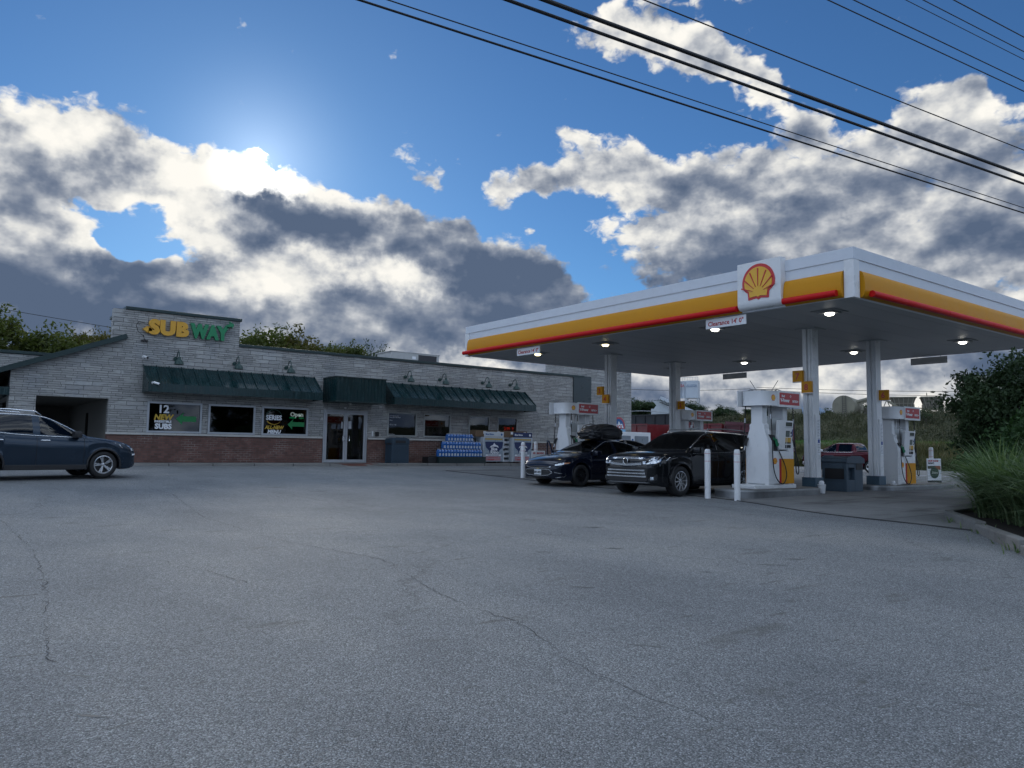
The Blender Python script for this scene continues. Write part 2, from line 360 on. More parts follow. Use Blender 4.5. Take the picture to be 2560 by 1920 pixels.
def m_stone():
    m, T, p, c = newmat('ledger_stone')
    s = T.node('ShaderNodeSeparateXYZ'); T.put(s.inputs[0], c)
    cb = T.node('ShaderNodeCombineXYZ'); T.put(cb.inputs[0], T.math('ADD', s.outputs[0], s.outputs[1])); T.put(cb.inputs[1], s.outputs[2])
    q = cb.outputs[0]
    wob = T.noise(T.mapping(q, scale=(.8, 3.0, 1)), 2.2, 3, .6, col=True)
    q = T.vmath('ADD', q, T.vmath('MULTIPLY', T.vmath('SUBTRACT', wob, (.5, .5, .5)), (.12, .035, 0)))
    def br(w, h, off, mortar, c1, c2, loc):
        b = T.node('ShaderNodeTexBrick'); b.offset = off; b.offset_frequency = 2; b.squash = 1.3; b.squash_frequency = 3
        T.put(b.inputs[0], T.mapping(q, loc=loc)); b.inputs['Scale'].default_value = 1; b.inputs['Brick Width'].default_value = w; b.inputs['Row Height'].default_value = h
        b.inputs['Mortar Size'].default_value = mortar; b.inputs['Mortar Smooth'].default_value = .25; b.inputs['Bias'].default_value = 0
        b.inputs['Color1'].default_value = (*c1, 1); b.inputs['Color2'].default_value = (*c2, 1); b.inputs['Mortar'].default_value = (.05, .05, .05, 1)
        return b
    A = br(.36, .078, .37, .0055, (.34, .345, .34), (.49, .49, .48), (0, 0, 0)); B = br(.56, .156, .45, .0065, (.37, .37, .365), (.51, .515, .51), (.13, 0, 0))
    sel = T.rng(T.noise(T.mapping(q, scale=(.55, 1.1, 1)), 1.6, 2), .5, .56)
    col = T.mix(sel, A.outputs[0], B.outputs[0]); fac = T.math('ADD', T.math('MULTIPLY', A.outputs[1], T.math('SUBTRACT', 1, sel)), T.math('MULTIPLY', B.outputs[1], sel))
    tint = T.ramp(T.noise(q, .9, 4), [(.3, (.93, .92, .9)), (.5, (1, .99, .97)), (.7, (.86, .88, .9))])
    col = T.mix(1, col, tint, 'MULTIPLY')
    fine = T.noise(T.mapping(c, scale=(1, 1, 2.4)), 9, 5, .65)
    col = T.mix(.5, col, T.ramp(fine, [(.3, (.6, .6, .6)), (.7, (1, 1, 1))]), 'MULTIPLY')
    T.put(p.inputs['Base Color'], col); p.inputs['Roughness'].default_value = .85
    hgt = T.math('ADD', T.math('MULTIPLY', T.math('SUBTRACT', 1, fac), .6), T.math('MULTIPLY', fine, .5))
    h2 = T.voro(T.mapping(q, scale=(2.7, 11.5, 1)), 1, out='Color'); sp = T.node('ShaderNodeSeparateXYZ'); T.put(sp.inputs[0], h2)
    hgt = T.math('ADD', hgt, T.math('MULTIPLY', sp.outputs[0], .5))
    bumpit(T, p, hgt, 1., .035)
    return m
def m_brick():
    m, T, p, c = newmat('red_brick')
    s = T.node('ShaderNodeSeparateXYZ'); T.put(s.inputs[0], c)
    cb = T.node('ShaderNodeCombineXYZ'); T.put(cb.inputs[0], T.math('ADD', s.outputs[0], s.outputs[1])); T.put(cb.inputs[1], s.outputs[2])
    b = T.node('ShaderNodeTexBrick'); T.put(b.inputs[0], cb.outputs[0]); b.inputs['Scale'].default_value = 1
    b.inputs['Brick Width'].default_value = .23; b.inputs['Row Height'].default_value = .085; b.inputs['Mortar Size'].default_value = .008; b.inputs['Mortar Smooth'].default_value = .1
    b.inputs['Color1'].default_value = (.13, .068, .055, 1); b.inputs['Color2'].default_value = (.20, .10, .08, 1)
    # mortar: dark where it is dirty, pale where it was repointed
    pale = T.rng(T.noise(cb.outputs[0], .9, 5, .6), .5, .62)
    right = T.rng(s.outputs[0], -.8, .4)
    T.put(b.inputs['Mortar'], T.mix(T.math('MAXIMUM', T.math('MULTIPLY', pale, .6), T.math('MULTIPLY', right, .8)), (.13, .09, .08), (.42, .38, .35)))
    col = T.mix(.6, b.outputs[0], T.ramp(T.noise(c, 6, 5), [(.3, (.6, .6, .62)), (.7, (1, 1, 1))]), 'MULTIPLY')
    T.put(p.inputs['Base Color'], col); p.inputs['Roughness'].default_value = .8
    bumpit(T, p, T.math('SUBTRACT', T.math('MULTIPLY', T.noise(c, 40, 3), .3), b.outputs[1]), .7, .01)
    return m
def m_asphalt():
    m, T, p, c = newmat('worn_asphalt')
    big = T.noise(c, .11, 5, .55); mid = T.noise(T.mapping(c, scale=(1, .55, 1), rot=(0, 0, .5)), .7, 5, .62)
    vor = T.node('ShaderNodeTexVoronoi', voronoi_dimensions='2D'); T.put(vor.inputs['Vector'], c); vor.inputs['Scale'].default_value = 118
    sc = T.node('ShaderNodeSeparateXYZ'); T.put(sc.inputs[0], vor.outputs['Color'])
    stone = T.ramp(sc.outputs[0], [(0, (.42, .42, .415)), (.35, (.68, .68, .68)), (.7, (1.02, 1.02, 1.0)), (.9, (1.3, 1.3, 1.28)), (1, (1.8, 1.8, 1.8))])
    pit = T.rng(vor.outputs['Distance'], .35, .72, 1, .45)
    fine = T.rng(T.noise(c, 150, 2, .5), .3, .7, .8, 1.2)
    base = T.ramp(T.math('ADD', T.math('MULTIPLY', big, .55), T.math('MULTIPLY', mid, .45)), [(.40, (.212, .226, .238)), (.5, (.270, .284, .292)), (.60, (.335, .340, .335))])
    col = T.mix(1, base, stone, 'MULTIPLY'); col = T.vmath('SCALE', col, c=T.math('MULTIPLY', pit, fine))
    # oil and rubber stains
    st = T.noise(T.mapping(c, scale=(1.0, 2.6, 1), rot=(0, 0, -.35)), .9, 6, .62)
    st2 = T.noise(T.mapping(c, loc=(9, 3, 0), scale=(.8, 3.2, 1), rot=(0, 0, .6)), 2.2, 4, .6)
    stain = T.math('MAXIMUM', T.math('MULTIPLY', T.rng(st, .60, .72, smooth=True), .5), T.math('MULTIPLY', T.rng(st2, .655, .71, smooth=True), .55))
    col = T.mix(stain, col, (.075, .07, .06))
    # base colour gets darker towards the forecourt and street
    sx = T.node('ShaderNodeSeparateXYZ'); T.put(sx.inputs[0], c)
    dk = T.rng(T.math('ADD', T.math('ADD', sx.outputs[0], T.math('MULTIPLY', sx.outputs[1], -.25)), T.math('MULTIPLY', big, 8)), 9, 20)
    col = T.mix(T.math('MULTIPLY', dk, .4), col, T.mix(1, col, (.5, .5, .5), 'MULTIPLY'))
    # cracks
    wc = T.vmath('ADD', c, T.vmath('MULTIPLY', T.vmath('SUBTRACT', T.noise(c, 1.1, 6, .65, col=True), (.5, .5, .5)), (1.6, 1.6, 0)))
    ce = T.node('ShaderNodeTexVoronoi', feature='DISTANCE_TO_EDGE', voronoi_dimensions='2D'); T.put(ce.inputs['Vector'], wc); ce.inputs['Scale'].default_value = .16
    cm = T.math('MULTIPLY', T.rng(ce.outputs['Distance'], .0022, .0062, 1, 0), T.rng(T.noise(c, .35, 3), .44, .54))
    col = T.mix(T.math('MULTIPLY', cm, .3), col, (.03, .03, .03))
    T.put(p.inputs['Base Color'], col)
    T.put(p.inputs['Roughness'], T.rng(sc.outputs[1], 0, 1, .62, .9)); p.inputs['Specular IOR Level'].default_value = .45
    h = T.math('SUBTRACT', T.math('MULTIPLY', sc.outputs[2], .6), vor.outputs['Distance']); h = T.math('SUBTRACT', h, T.math('MULTIPLY', cm, 2))
    bumpit(T, p, h, .55, .008)
    return m
def m_concrete(name='forecourt_concrete', c0=(.12, .125, .125), c1=(.21, .21, .205), stains=.7, joints=None):
    m, T, p, c = newmat(name)
    n = T.noise(c, .5, 7, .62)
    col = T.ramp(n, [(.3, c0), (.68, c1)])
    st = T.rng(T.noise(T.mapping(c, scale=(.5, 1.6, 1)), .8, 6, .6), .52, .68, smooth=True)
    col = T.mix(T.math('MULTIPLY', st, stains), col, (.045, .043, .04))
    col = T.mix(1, col, T.ramp(T.noise(c, 45, 3), [(.3, (.8, .8, .8)), (.7, (1.1, 1.1, 1.1))]), 'MULTIPLY')
    hj = 0.
    if joints:
        s = T.node('ShaderNodeSeparateXYZ'); T.put(s.inputs[0], T.vmath('ADD', c, T.vmath('MULTIPLY', T.vmath('SUBTRACT', T.noise(c, .8, 4, col=True), (.5, .5, .5)), (.06, .06, 0))))
        def jl(o, L, w=.012): 
            a = T.math('ABSOLUTE', T.math('SUBTRACT', T.math('FRACT', T.math('DIVIDE', o, L)), .5)); return T.rng(a, w / L, w * 2.2 / L, 1, 0)
        hj = T.math('MAXIMUM', jl(s.outputs[0], joints[0]), jl(s.outputs[1], joints[1]))
        col = T.mix(T.math('MULTIPLY', hj, .8), col, (.03, .03, .03))
    T.put(p.inputs['Base Color'], col); p.inputs['Roughness'].default_value = .78
    bumpit(T, p, T.math('SUBTRACT', T.noise(c, 60, 4), T.math('MULTIPLY', hj, 2.) if joints else 0.), .25, .008)
    return m
def m_leaf(name, a, b, c3, scale=.9, trans=.25):
    m, T, p, c = newmat(name)
    n = T.math('ADD', T.math('MULTIPLY', T.noise(c, scale, 3), .6), T.math('MULTIPLY', T.noise(c, scale * 14, 2), .4))
    col = T.ramp(n, [(.36, a), (.5, b), (.64, c3)])
    T.put(p.inputs['Base Color'], col); p.inputs['Roughness'].default_value = .6; p.inputs['Specular IOR Level'].default_value = .3
    tl = T.node('ShaderNodeBsdfTranslucent'); T.put(tl.inputs[0], T.mix(1, col, (1.3, 1.5, .7), 'MULTIPLY'))
    mx = T.node('ShaderNodeMixShader'); mx.inputs[0].default_value = trans; T.l.new(p.outputs[0], mx.inputs[1]); T.l.new(tl.outputs[0], mx.inputs[2])
    T.l.new(mx.outputs[0], T.n['Material Output'].inputs[0]); return m
def m_metalpanel(name, col, rough=.4):
    """ribbed painted roofing"""
    m, T, p, c = newmat(name)
    n = T.noise(T.mapping(c, scale=(6, 1, .6)), 2.2, 5, .65)
    T.put(p.inputs['Base Color'], T.vmath('SCALE', tuple(col), c=T.rng(n, .3, .7, .7, 1.35)))
    T.put(p.inputs['Roughness'], T.rng(n, .3, .7, rough * .7, rough * 1.4)); p.inputs['Metallic'].default_value = .0
    return m
STONE = m_stone(); BRICK = m_brick(); ASPH = m_asphalt()
CONC = m_concrete(joints=(4.6, 4.6)); KERB = m_concrete('kerb_concrete', (.14, .14, .135), (.23, .225, .21), .4)
WALK = m_concrete('walk_concrete', (.16, .16, .155), (.25, .245, .23), .4, joints=(1.5, 9.))
GREEN = m_metalpanel('dark_green_metal', (.004, .026, .029), .24); GRIM = pm('green_trim', (.008, .028, .028), .4, vary=.2)
WHITE = pm('white_paint', (.72, .73, .74), .35, vary=.05, dirt=.10); WHITE2 = pm('clean_white', (.76, .77, .78), .3, vary=.03)
GREYM = pm('aluminium_frame', (.40, .42, .45), .35, metal=.2, vary=.08)
YEL = pm('yellow_panel', (.62, .27, .006), .45, vary=.03, spec=.25); RED = pm('red_bar', (.58, .006, .008), .45, vary=.03, spec=.25)
REDP = pm('red_print', (.45, .012, .018), .3, vary=0); BLACKP = pm('black_plastic', (.018, .018, .02), .45, vary=.1)
RUB = pm('black_rubber', (.012, .012, .013), .6, vary=.15); CHROME = pm('chrome', (.88, .9, .92), .22, metal=1, vary=.03)
SILV = pm('alloy', (.55, .56, .58), .28, metal=.9, vary=.05); GALV = pm('galvanised', (.42, .44, .46), .4, metal=.7, vary=.12)
INK = pm('black_print', (.02, .02, .025), .5, vary=0); WPR = pm('white_print', (.8, .82, .85), .4, vary=0)
GLASS = glass('shop_glass', (.35, .37, .38), refl=.85); CARGLASS = glass('car_glass', (.30, .34, .34)); DGLASS = glass('privacy_glass', (.05, .055, .06))
CARD = pm('cardboard', (.17, .11, .065), .8, vary=.15); BARK = pm('bark', (.075, .06, .048), .9, vary=.3, vs=8, bump=.6, bs=30)

# ================================================================ ground
def terrain_h(s, v):
    h = g(s, v) - .03
    if s > 63:
        bank = [(63, -.2), (66, -.1), (72, .9), (78, 1.7), (84, 2.25), (89, 2.5), (93, 3.3), (99, 5.4), (104, 6.3), (120, 6.7), (200, 8), (600, 12), (3000, 12)]
        h = interp(bank, s) + .25 * noise.noise((s * .12, v * .12, 0)) * ss(64, 75, s)
    if v > 40 and s < 70: h = g(s, 40) - .03 + (v - 40) * .03 * ss(40, 60, v)
    if v > 40 and s >= 63: h = h
    return h
def axis_vals(lo, hi, fine_lo, fine_hi, step, grow=1.25):
    a = [fine_lo]
    while a[-1] < fine_hi: a.append(a[-1] + step)
    st = step
    while a[-1] < hi: st *= grow; a.append(a[-1] + st)
    st = step
    while a[0] > lo: st *= grow; a.insert(0, a[0] - st)
    return a
xs = axis_vals(-2500, 2500, -30, 125, 2.0); ys = axis_vals(-2500, 2500, -30, 110, 2.0)
mt, T, p, c = newmat('rough_grass')
n = T.noise(c, .12, 6, .6); n2 = T.noise(c, 1.6, 6, .7)
sx = T.node('ShaderNodeSeparateXYZ'); T.put(sx.inputs[0], c)
strip = T.math('MULTIPLY', T.rng(sx.outputs[0], 76, 79), T.rng(sx.outputs[0], 88, 92, 1, 0))
col = T.ramp(T.math('ADD', T.math('MULTIPLY', n, .5), T.math('MULTIPLY', n2, .5)), [(.35, (.035, .045, .018)), (.5, (.065, .07, .03)), (.65, (.12, .10, .055))])
col = T.mix(T.math('MULTIPLY', strip, .85), col, (.05, .105, .022))
T.put(p.inputs['Base Color'], col); p.inputs['Roughness'].default_value = .95; bumpit(T, p, n2, 1., .25)
tag(MB().grid([[(x, y, terrain_h(x, y)) for y in ys] for x in xs]).build('terrain', mt, smooth='all'), kind='structure')
lx = [-45 + 1.5 * i for i in range(73)]; ly = [-30 + 1.5 * i for i in range(50)]
tag(MB().grid([[(x, y, g(x, y)) for y in ly] for x in lx]).build('parking_lot', ASPH, smooth='all'), kind='structure')
EDGE = [(4.6, 12.9), (5.9, 13.1), (7.7, 13.43), (12.8, 15.5), (20, 15.5), (24.6, 15.5)]
rows = []
for i in range(42):
    y = 4.6 + i * .5
    a = interp(EDGE, y)
    rows.append([(a + (33 - a) * k / 24, y, g(a + (33 - a) * k / 24, y) + .006) for k in range(25)])
fo = MB().grid(rows).build('forecourt_slab', CONC, smooth='all'); tag(fo, kind='structure')
# dark joint where the slab meets the asphalt
JO = pm('joint_filler', (.02, .02, .02), .7, vary=.2)
tag(MB().tube([(interp(EDGE, 4.7 + i * .25), 4.7 + i * .25, g(interp(EDGE, 4.7 + i * .25), 4.7 + i * .25) - .001) for i in range(80)], .022, 6).build('slab_joint', JO), kind='structure')
# long wandering cracks in the asphalt
CR = pm('crack_filler', (.035, .035, .036), .9, vary=.3)
rnd = random.Random(4)
for pts, wd_ in (([(3.95, 19.3), (4.13, 17.14), (3.55, 12.79), (3.61, 10.43), (3.74, 9.34), (3.97, 8.56), (4.14, 7.78), (3.89, 6.57), (3.78, 5.95), (3.77, 5.44), (3.78, 4.83), (3.56, 4.02)], .008), ([(0.92, 13.67), (1.05, 10.65), (0.99, 9.02), (0.9, 7.86), (0.74, 6.38), (0.72, 5.86), (0.8, 5.66)], .006), ([(0.9, 7.87), (1.04, 7.89)], .006), ([(2.1, 9.08), (2.42, 7.86), (2.6, 6.92)], .006), ([(3.51, 4.05), (3.47, 3.68), (3.45, 3.39), (3.44, 3.12), (3.48, 2.8), (3.46, 2.43)], .004), ([(6.81, 8.74), (7.29, 7.76), (7.91, 7.17)], .012), ([(7.51, 5.64), (7.37, 5.16), (7.5, 4.95)], .012), ([(9.89, 6.92), (10.53, 6.54), (10.13, 6.04)], .012)):
    L_ = []
    for a, b_ in zip(pts, pts[1:]):
        n_ = max(2, int(math.dist(a, b_) / .07))
        for k in range(n_): L_.append((a[0] + (b_[0] - a[0]) * k / n_ + rnd.gauss(0, .014), a[1] + (b_[1] - a[1]) * k / n_ + rnd.gauss(0, .014)))
    mb = MB(); prev = None
    for k, (x, y) in enumerate(L_[:-1]):
        dx, dy = L_[k + 1][0] - x, L_[k + 1][1] - y; l = math.hypot(dx, dy) or 1
        w_ = .6 * wd_ * max(.0, .35 + .9 * noise.noise((x * 2.1, y * 2.1, 1)) + .25 * rnd.random()) + .0006
        cur = [mb.bm.verts.new((x + s_ * -dy / l * w_, y + s_ * dx / l * w_, g(x, y) + .0035)) for s_ in (1, -1)]
        if prev: mb.bm.faces.new((prev[0], prev[1], cur[1], cur[0]))
        prev = cur
    tag(mb.build('pavement_crack', CR), kind='structure')
OIL = pm('oil_stain', (.135, .14, .135), .75, vary=.25, vs=5)
for k, (x, y, a, b_) in enumerate([(10.48, 13.33, 0.2, 0.46), (8.41, 10.92, 0.1, 0.31), (7.12, 9.08, 0.11, 0.28), (6.0, 7.23, 0.13, 0.23), (5.07, 5.53, 0.16, 0.23), (6.92, 6.96, 0.15, 0.18), (4.19, 3.86, 0.14, 0.22), (7.65, 5.2, 0.27, 0.23), (8.21, 5.26, 0.16, 0.17), (4.52, 2.46, 0.12, 0.07), (8.09, 8.62, 0.34, 0.19), (12.87, 13.57, 0.52, 0.55), (4.89, 2.01, 0.14, 0.07), (5.24, 3.12, 0.04, 0.03), (4.21, 3.48, 0.03, 0.02), (6.14, 3.86, 0.05, 0.06), (6.66, 5.36, 0.13, 0.13), (0.78, 4.68, 0.13, 0.17), (0.83, 5.41, 0.09, 0.15), (10.16, 9.39, 0.21, 0.23), (3.47, 2.25, 0.12, 0.09)]):
    rnd = random.Random(k); th_ = rnd.uniform(-.5, .5); n_ = 30; pts = []
    for i in range(n_):
        t = 2 * pi * i / n_; r = 1 + .45 * noise.noise((cos(t) * 1.6 + k * 3, sin(t) * 1.6, 0)) + .12 * noise.noise((cos(t) * 6, sin(t) * 6, k))
        u, v = a * .5 * r * cos(t), b_ * .5 * r * sin(t); X_, Y_ = x + u * .797 - v * .604, y - u * .604 * 1. + v * .797
        pts.append((X_, Y_, g(X_, Y_) + .0022))
    mb = MB(); c_ = mb.bm.verts.new((x, y, g(x, y) + .0022)); vs = [mb.bm.verts.new(p) for p in pts]
    for i in range(n_): mb.bm.faces.new((c_, vs[i], vs[(i + 1) % n_]))
    tag(mb.build('oil_stain', OIL), kind='structure')
# road beyond the forecourt
ROADM = m_concrete('road_concrete', (.17, .17, .165), (.27, .265, .255), .35, joints=(5, 5))
tag(MB().grid([[(x, y, g(x, y) + .004) for y in [-60 + 3 * i for i in range(34)]] for x in [44 + 2 * i for i in range(10)]]).build('road', ROADM, smooth='all'), kind='structure')
tag(MB().box(47.2, 47.35, -60, 42, -.17, -.150).build('road_line', WPR), kind='structure')
# pavement along the shop with its kerb, ramped down at the door
WZ = .39
mb = MB(); x = 4.9
def zk(x): return WZ - .11 * (ss(13.0, 13.6, x) - ss(14.4, 15.0, x))
XS = [4.9 + .25 * i for i in range(106)]
prof = lambda x: [(x, 30.0, WZ), (x, 29.2, WZ - (WZ - zk(x)) * .45), (x, 28.72, zk(x)), (x, 28.70, zk(x) - .015), (x, 28.68, g(x, 28.7) - .05)]
mb.grid([prof(x) for x in XS]); mb.face(prof(XS[0]) + [(XS[0], 30.0, .1)]); mb.face(prof(XS[-1]) + [(XS[-1], 30.0, .1)])
tag(mb.build('pavement', WALK, smooth=True), kind='structure')
PAD = pm('tactile_brick', (.15, .06, .045), .8, vary=.15, vs=6, bump=.8, bs=30)
tag(MB().grid([[(x, y, interp([(28.74, zk(x)), (29.2, WZ - (WZ - zk(x)) * .45), (29.9, WZ - (WZ - zk(x)) * .06)], y) + .005) for y in (28.76, 29.2, 29.55)] for x in [13.1 + .2 * i for i in range(10)]]).build('warning_pad', PAD), kind='structure')
# planting bed at the right with its kerb
BED = [(14.75, 6.35), (11.05, 3.85), (8.0, 1.3), (9.5, -4), (30, -6), (30, 6.2), (17.5, 6.6)]
SOIL = pm('bark_mulch', (.028, .02, .016), .95, vary=.4, vs=12, bump=1., bs=50)
mb = MB(); mb.face([(x, y, g(x, y) + .09) for x, y in BED]); tag(mb.build('planting_bed', SOIL), kind='structure')
mb = MB()
for (a, b_) in zip(BED + [], BED[1:] + BED[:1]):
    n_ = max(2, int(math.dist(a, b_) / 1.5))
    for i in range(n_):
        p0 = [a[k] + (b_[k] - a[k]) * (i + .004) / n_ for k in (0, 1)]; p1 = [a[k] + (b_[k] - a[k]) * (i + .996) / n_ for k in (0, 1)]
        zm = g((p0[0] + p1[0]) / 2, (p0[1] + p1[1]) / 2) + .02
        mb.bar((*p0, zm), (*p1, g(*p1) * .5 + g(*p0) * .5 + .02), .16, .26)
tag(mb.build('bed_kerb', KERB, bevel=.018), kind='structure')

# ================================================================ the shop
BZ = .39
shop = thing('shop_building', 'long low shop of pale ledger stone over red brick with green awnings', 'shop', (18, 30, BZ))
def pieces(x0, x1, z0, z1, holes):
    """rectangles left over when holes (x0,x1,z0,z1) are cut from a wall"""
    xs_ = sorted({x0, x1} | {h[0] for h in holes} | {h[1] for h in holes}); out = []
    for a, b_ in zip(xs_, xs_[1:]):
        if b_ <= x0 or a >= x1: continue
        zs = [(h[2], h[3]) for h in holes if h[0] <= a + 1e-6 and h[1] >= b_ - 1e-6]
        zc = z0
        for l, t in sorted(zs):
            if l > zc: out.append((a, b_, zc, l))
            zc = max(zc, t)
        if zc < z1: out.append((a, b_, zc, z1))
    # merge equal neighbours
    out.sort(key=lambda r: (r[2], r[3], r[0])); m = []
    for r in out:
        if m and m[-1][2:] == r[2:] and abs(m[-1][1] - r[0]) < 1e-6: m[-1] = (m[-1][0], r[1], *r[2:])
        else: m.append(r)
    return m
WIN = [(6.23, 8.13, 1.47, 2.60), (8.36, 10.14, 1.47, 2.60), (10.40, 12.30, 1.47, 2.60), (15.93, 17.39, 1.55, 2.60), (17.75, 19.19, 1.55, 2.60), (20.21, 21.41, 1.55, 2.60), (21.87, 23.08, 1.55, 2.60)]
DOOR = (12.97, 14.95, BZ, 2.58)
holes = WIN + [DOOR]
mb = MB()
for (a, b_, c0, c1) in pieces(9.4, 31.1, 1.38, 4.88, holes): mb.box(a, b_, 30, 30.3, c0, c1)
for (a, b_, c0, c1) in pieces(4.97, 9.4, 1.38, 5.85, holes):
    mb.box(a, b_, 30, 30.3, c0, min(c1, 5.85)) if a >= 5.4 or c1 <= 2.7 else mb.box(a, b_, 30, 30.3, c0, c1)
mb.box(27.35, 31.1, 30, 30.3, 4.88, 5.85); mb.box(30.8, 31.1, 30.3, 42, -.3, 5.85); mb.box(27.35, 27.6, 30.3, 33, 4.7, 5.85)
mb.box(5.4, 5.65, 30.3, 33, 4.5, 5.85); mb.box(9.15, 9.4, 30.3, 33, 4.7, 5.85); mb.box(5.65, 9.15, 32.8, 33, 4.7, 5.85)
mb.build('wall', STONE, shop, w=True)
# sloped wing with the drive-through opening
wing = MB()
sl = lambda x: 3.47 + (x - 2.07) * (4.80 - 3.47) / (5.4 - 2.07)
wing.prism([(2.03, .1), (2.79, .1), (2.79, sl(2.79)), (2.03, sl(2.03))], 30.0, 30.3)
wing.prism([(2.79, 2.63), (4.97, 2.63), (4.97, sl(4.97)), (2.79, sl(2.79))], 30.0, 30.3)
wing.prism([(4.97, 4.80), (5.4, 4.80), (5.4, sl(5.4))], 30.0, 30.3) if sl(4.97) > 4.8 else None
wing.box(2.03, 2.33, 30.3, 31.0, .1, 3.3); wing.box(2.03, 2.33, 31.0, 37.5, 2.63, 3.3); wing.box(2.03, 2.33, 37.5, 40, .1, 3.3)
wing.box(-14, 4.4, 40.0, 40.3, .1, 5.0)
wing.build('wing_wall', STONE, shop, w=True)
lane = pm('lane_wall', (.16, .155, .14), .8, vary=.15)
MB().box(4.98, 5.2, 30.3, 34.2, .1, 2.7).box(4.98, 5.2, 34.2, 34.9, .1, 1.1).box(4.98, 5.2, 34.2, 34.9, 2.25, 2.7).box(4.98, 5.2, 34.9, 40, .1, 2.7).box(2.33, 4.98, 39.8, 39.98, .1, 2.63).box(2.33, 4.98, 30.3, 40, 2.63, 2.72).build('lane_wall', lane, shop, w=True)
MB().box(4.99, 5.03, 34.2, 34.9, 1.1, 2.25).build('service_window', GLASS, shop, w=True)
# roofs
rf = MB(); rf.box(9.41, 27.34, 30.31, 42, 4.5, 4.6).box(5.2, 9.4, 33, 42, 4.5, 4.6)
rf.build('flat_roof', pm('roof_felt', (.12, .12, .12), .9), shop, w=True)
rs = MB(); L = lambda x: 3.56 + (x - 2.07) * .4
rs.face([(-.2, 29.75, L(-.2)), (5.39, 29.75, L(5.39)), (5.39, 40, L(5.39)), (-.2, 40, L(-.2))])
rs.face([(-.2, 29.75, L(-.2) - .03), (-.2, 40, L(-.2) - .03), (5.39, 40, L(5.39) - .03), (5.39, 29.75, L(5.39) - .03)])
for k in range(14): rs.bar((-.2, 30.3 + k * .7, L(-.2) + .02), (5.38, 30.3 + k * .7, L(5.38) + .02), .04, .05)
rs.build('sloped_roof', GREEN, shop, w=True)
tr = MB()
tr.bar((-.25, 29.86, L(-.25) - .03), (5.40, 29.86, L(5.40) - .03), .28, .17)
tr.build('sloped_fascia', GRIM, shop, w=True)
MB().box(-.3, 2.03, 29.98, 40, 2.60, 2.86).build('eave_soffit', GREEN, shop, w=True)
t2 = MB(); t2.box(9.40, 27.50, 29.93, 30.36, 4.87, 4.98).box(5.34, 9.46, 29.93, 30.36, 5.85, 5.96).box(27.3, 31.16, 29.93, 30.36, 5.85, 5.96)
t2.box(5.34, 5.70, 30.36, 33.06, 5.85, 5.96).box(9.10, 9.46, 30.36, 33.06, 5.85, 5.96).box(-14.1, 4.5, 39.9, 40.4, 4.93, 5.06)
t2.build('parapet_cap', GRIM, shop, w=True, bevel=.01)
# brick base and sill course
bb = MB()
for (a, b_) in ((4.97, 12.95), (14.97, 31.13)): bb.box(a, b_, 29.96, 30.3, .05, 1.38)
bb.build('brick_base', BRICK, shop, w=True)
for (a, b_) in ((4.92, 12.94), (14.98, 31.15)):
    x = a; sc_ = MB()
    while x < b_ - .1:
        e = min(b_, x + .78); sc_.box(x, e - .008, 29.90, 30.0, 1.382, 1.455); x = e
    sc_.build('sill_course', pm('cast_stone', (.50, .49, .46), .8, vary=.1, vs=4), shop, w=True, bevel=.006)
# windows
for (a, b_, c0, c1) in WIN:
    wide = b_ - a > 1.6
    fw = .07 if wide else .05
    fr = MB().box(a, b_, 29.95, 30.08, c0, c0 + fw).box(a, b_, 29.95, 30.08, c1 - fw, c1).box(a, a + fw, 29.95, 30.08, c0 + fw, c1 - fw).box(b_ - fw, b_, 29.95, 30.08, c0 + fw, c1 - fw)
    f = fr.build('window', GREYM if wide else pm('slim_frame', (.36, .37, .36), .4, vary=.1), shop, w=True)
    MB().box(a + fw, b_ - fw, 30.0, 30.012, c0 + fw, c1 - fw).build('pane', GLASS, f, w=True)
    MB().box(a + fw, b_ - fw, 30.06, 30.075, c0 + fw, c0 + fw + .03).build('inner_sill', BLACKP, f, w=True)
# glazed double door
a, b_, c0, c1 = DOOR
MB().box(a, b_, 29.95, 30.1, c1 - .06, c1).box(a, a + .06, 29.95, 30.1, c0, c1 - .06).box(b_ - .06, b_, 29.95, 30.1, c0, c1 - .06).build('door_frame', GREYM, shop, w=True, bevel=.004)
mid = (a + b_) / 2
for sgn, (u0, u1) in ((-1, (a + .07, mid - .006)), (1, (mid + .006, b_ - .07))):
    d = MB(); st_ = .085
    d.box(u0, u0 + st_, 29.96, 30.01, c0 + .01, c1 - .07).box(u1 - st_, u1, 29.96, 30.01, c0 + .01, c1 - .07).box(u0 + st_, u1 - st_, 29.96, 30.01, c0 + .01, c0 + .13).box(u0 + st_, u1 - st_, 29.96, 30.01, c1 - .17, c1 - .07)
    d = d.build('door', GREYM, shop, w=True, bevel=.003)
    MB().box(u0 + st_, u1 - st_, 29.985, 29.995, c0 + .13, c1 - .17).build('pane', GLASS, d, w=True)
    xh = u1 - .04 if sgn < 0 else u0 + .04; xo = -sgn * -.10
    MB().tube([(xh, 29.96, 1.30), (xh, 29.88, 1.30), (xh + xo, 29.87, 1.30), (xh + xo, 29.87, 1.50), (xh, 29.88, 1.50), (xh, 29.96, 1.50)], .013, 8).build('handle', CHROME, d, w=True, smooth=True)
    MB().box(u1 - .19 if sgn < 0 else u0 + .12, u1 - .12 if sgn < 0 else u0 + .26, 29.978, 29.984, 1.82, 2.10 if sgn < 0 else 2.13).build('notice', pm('paper', (.42, .44, .46), .7), d, w=True)
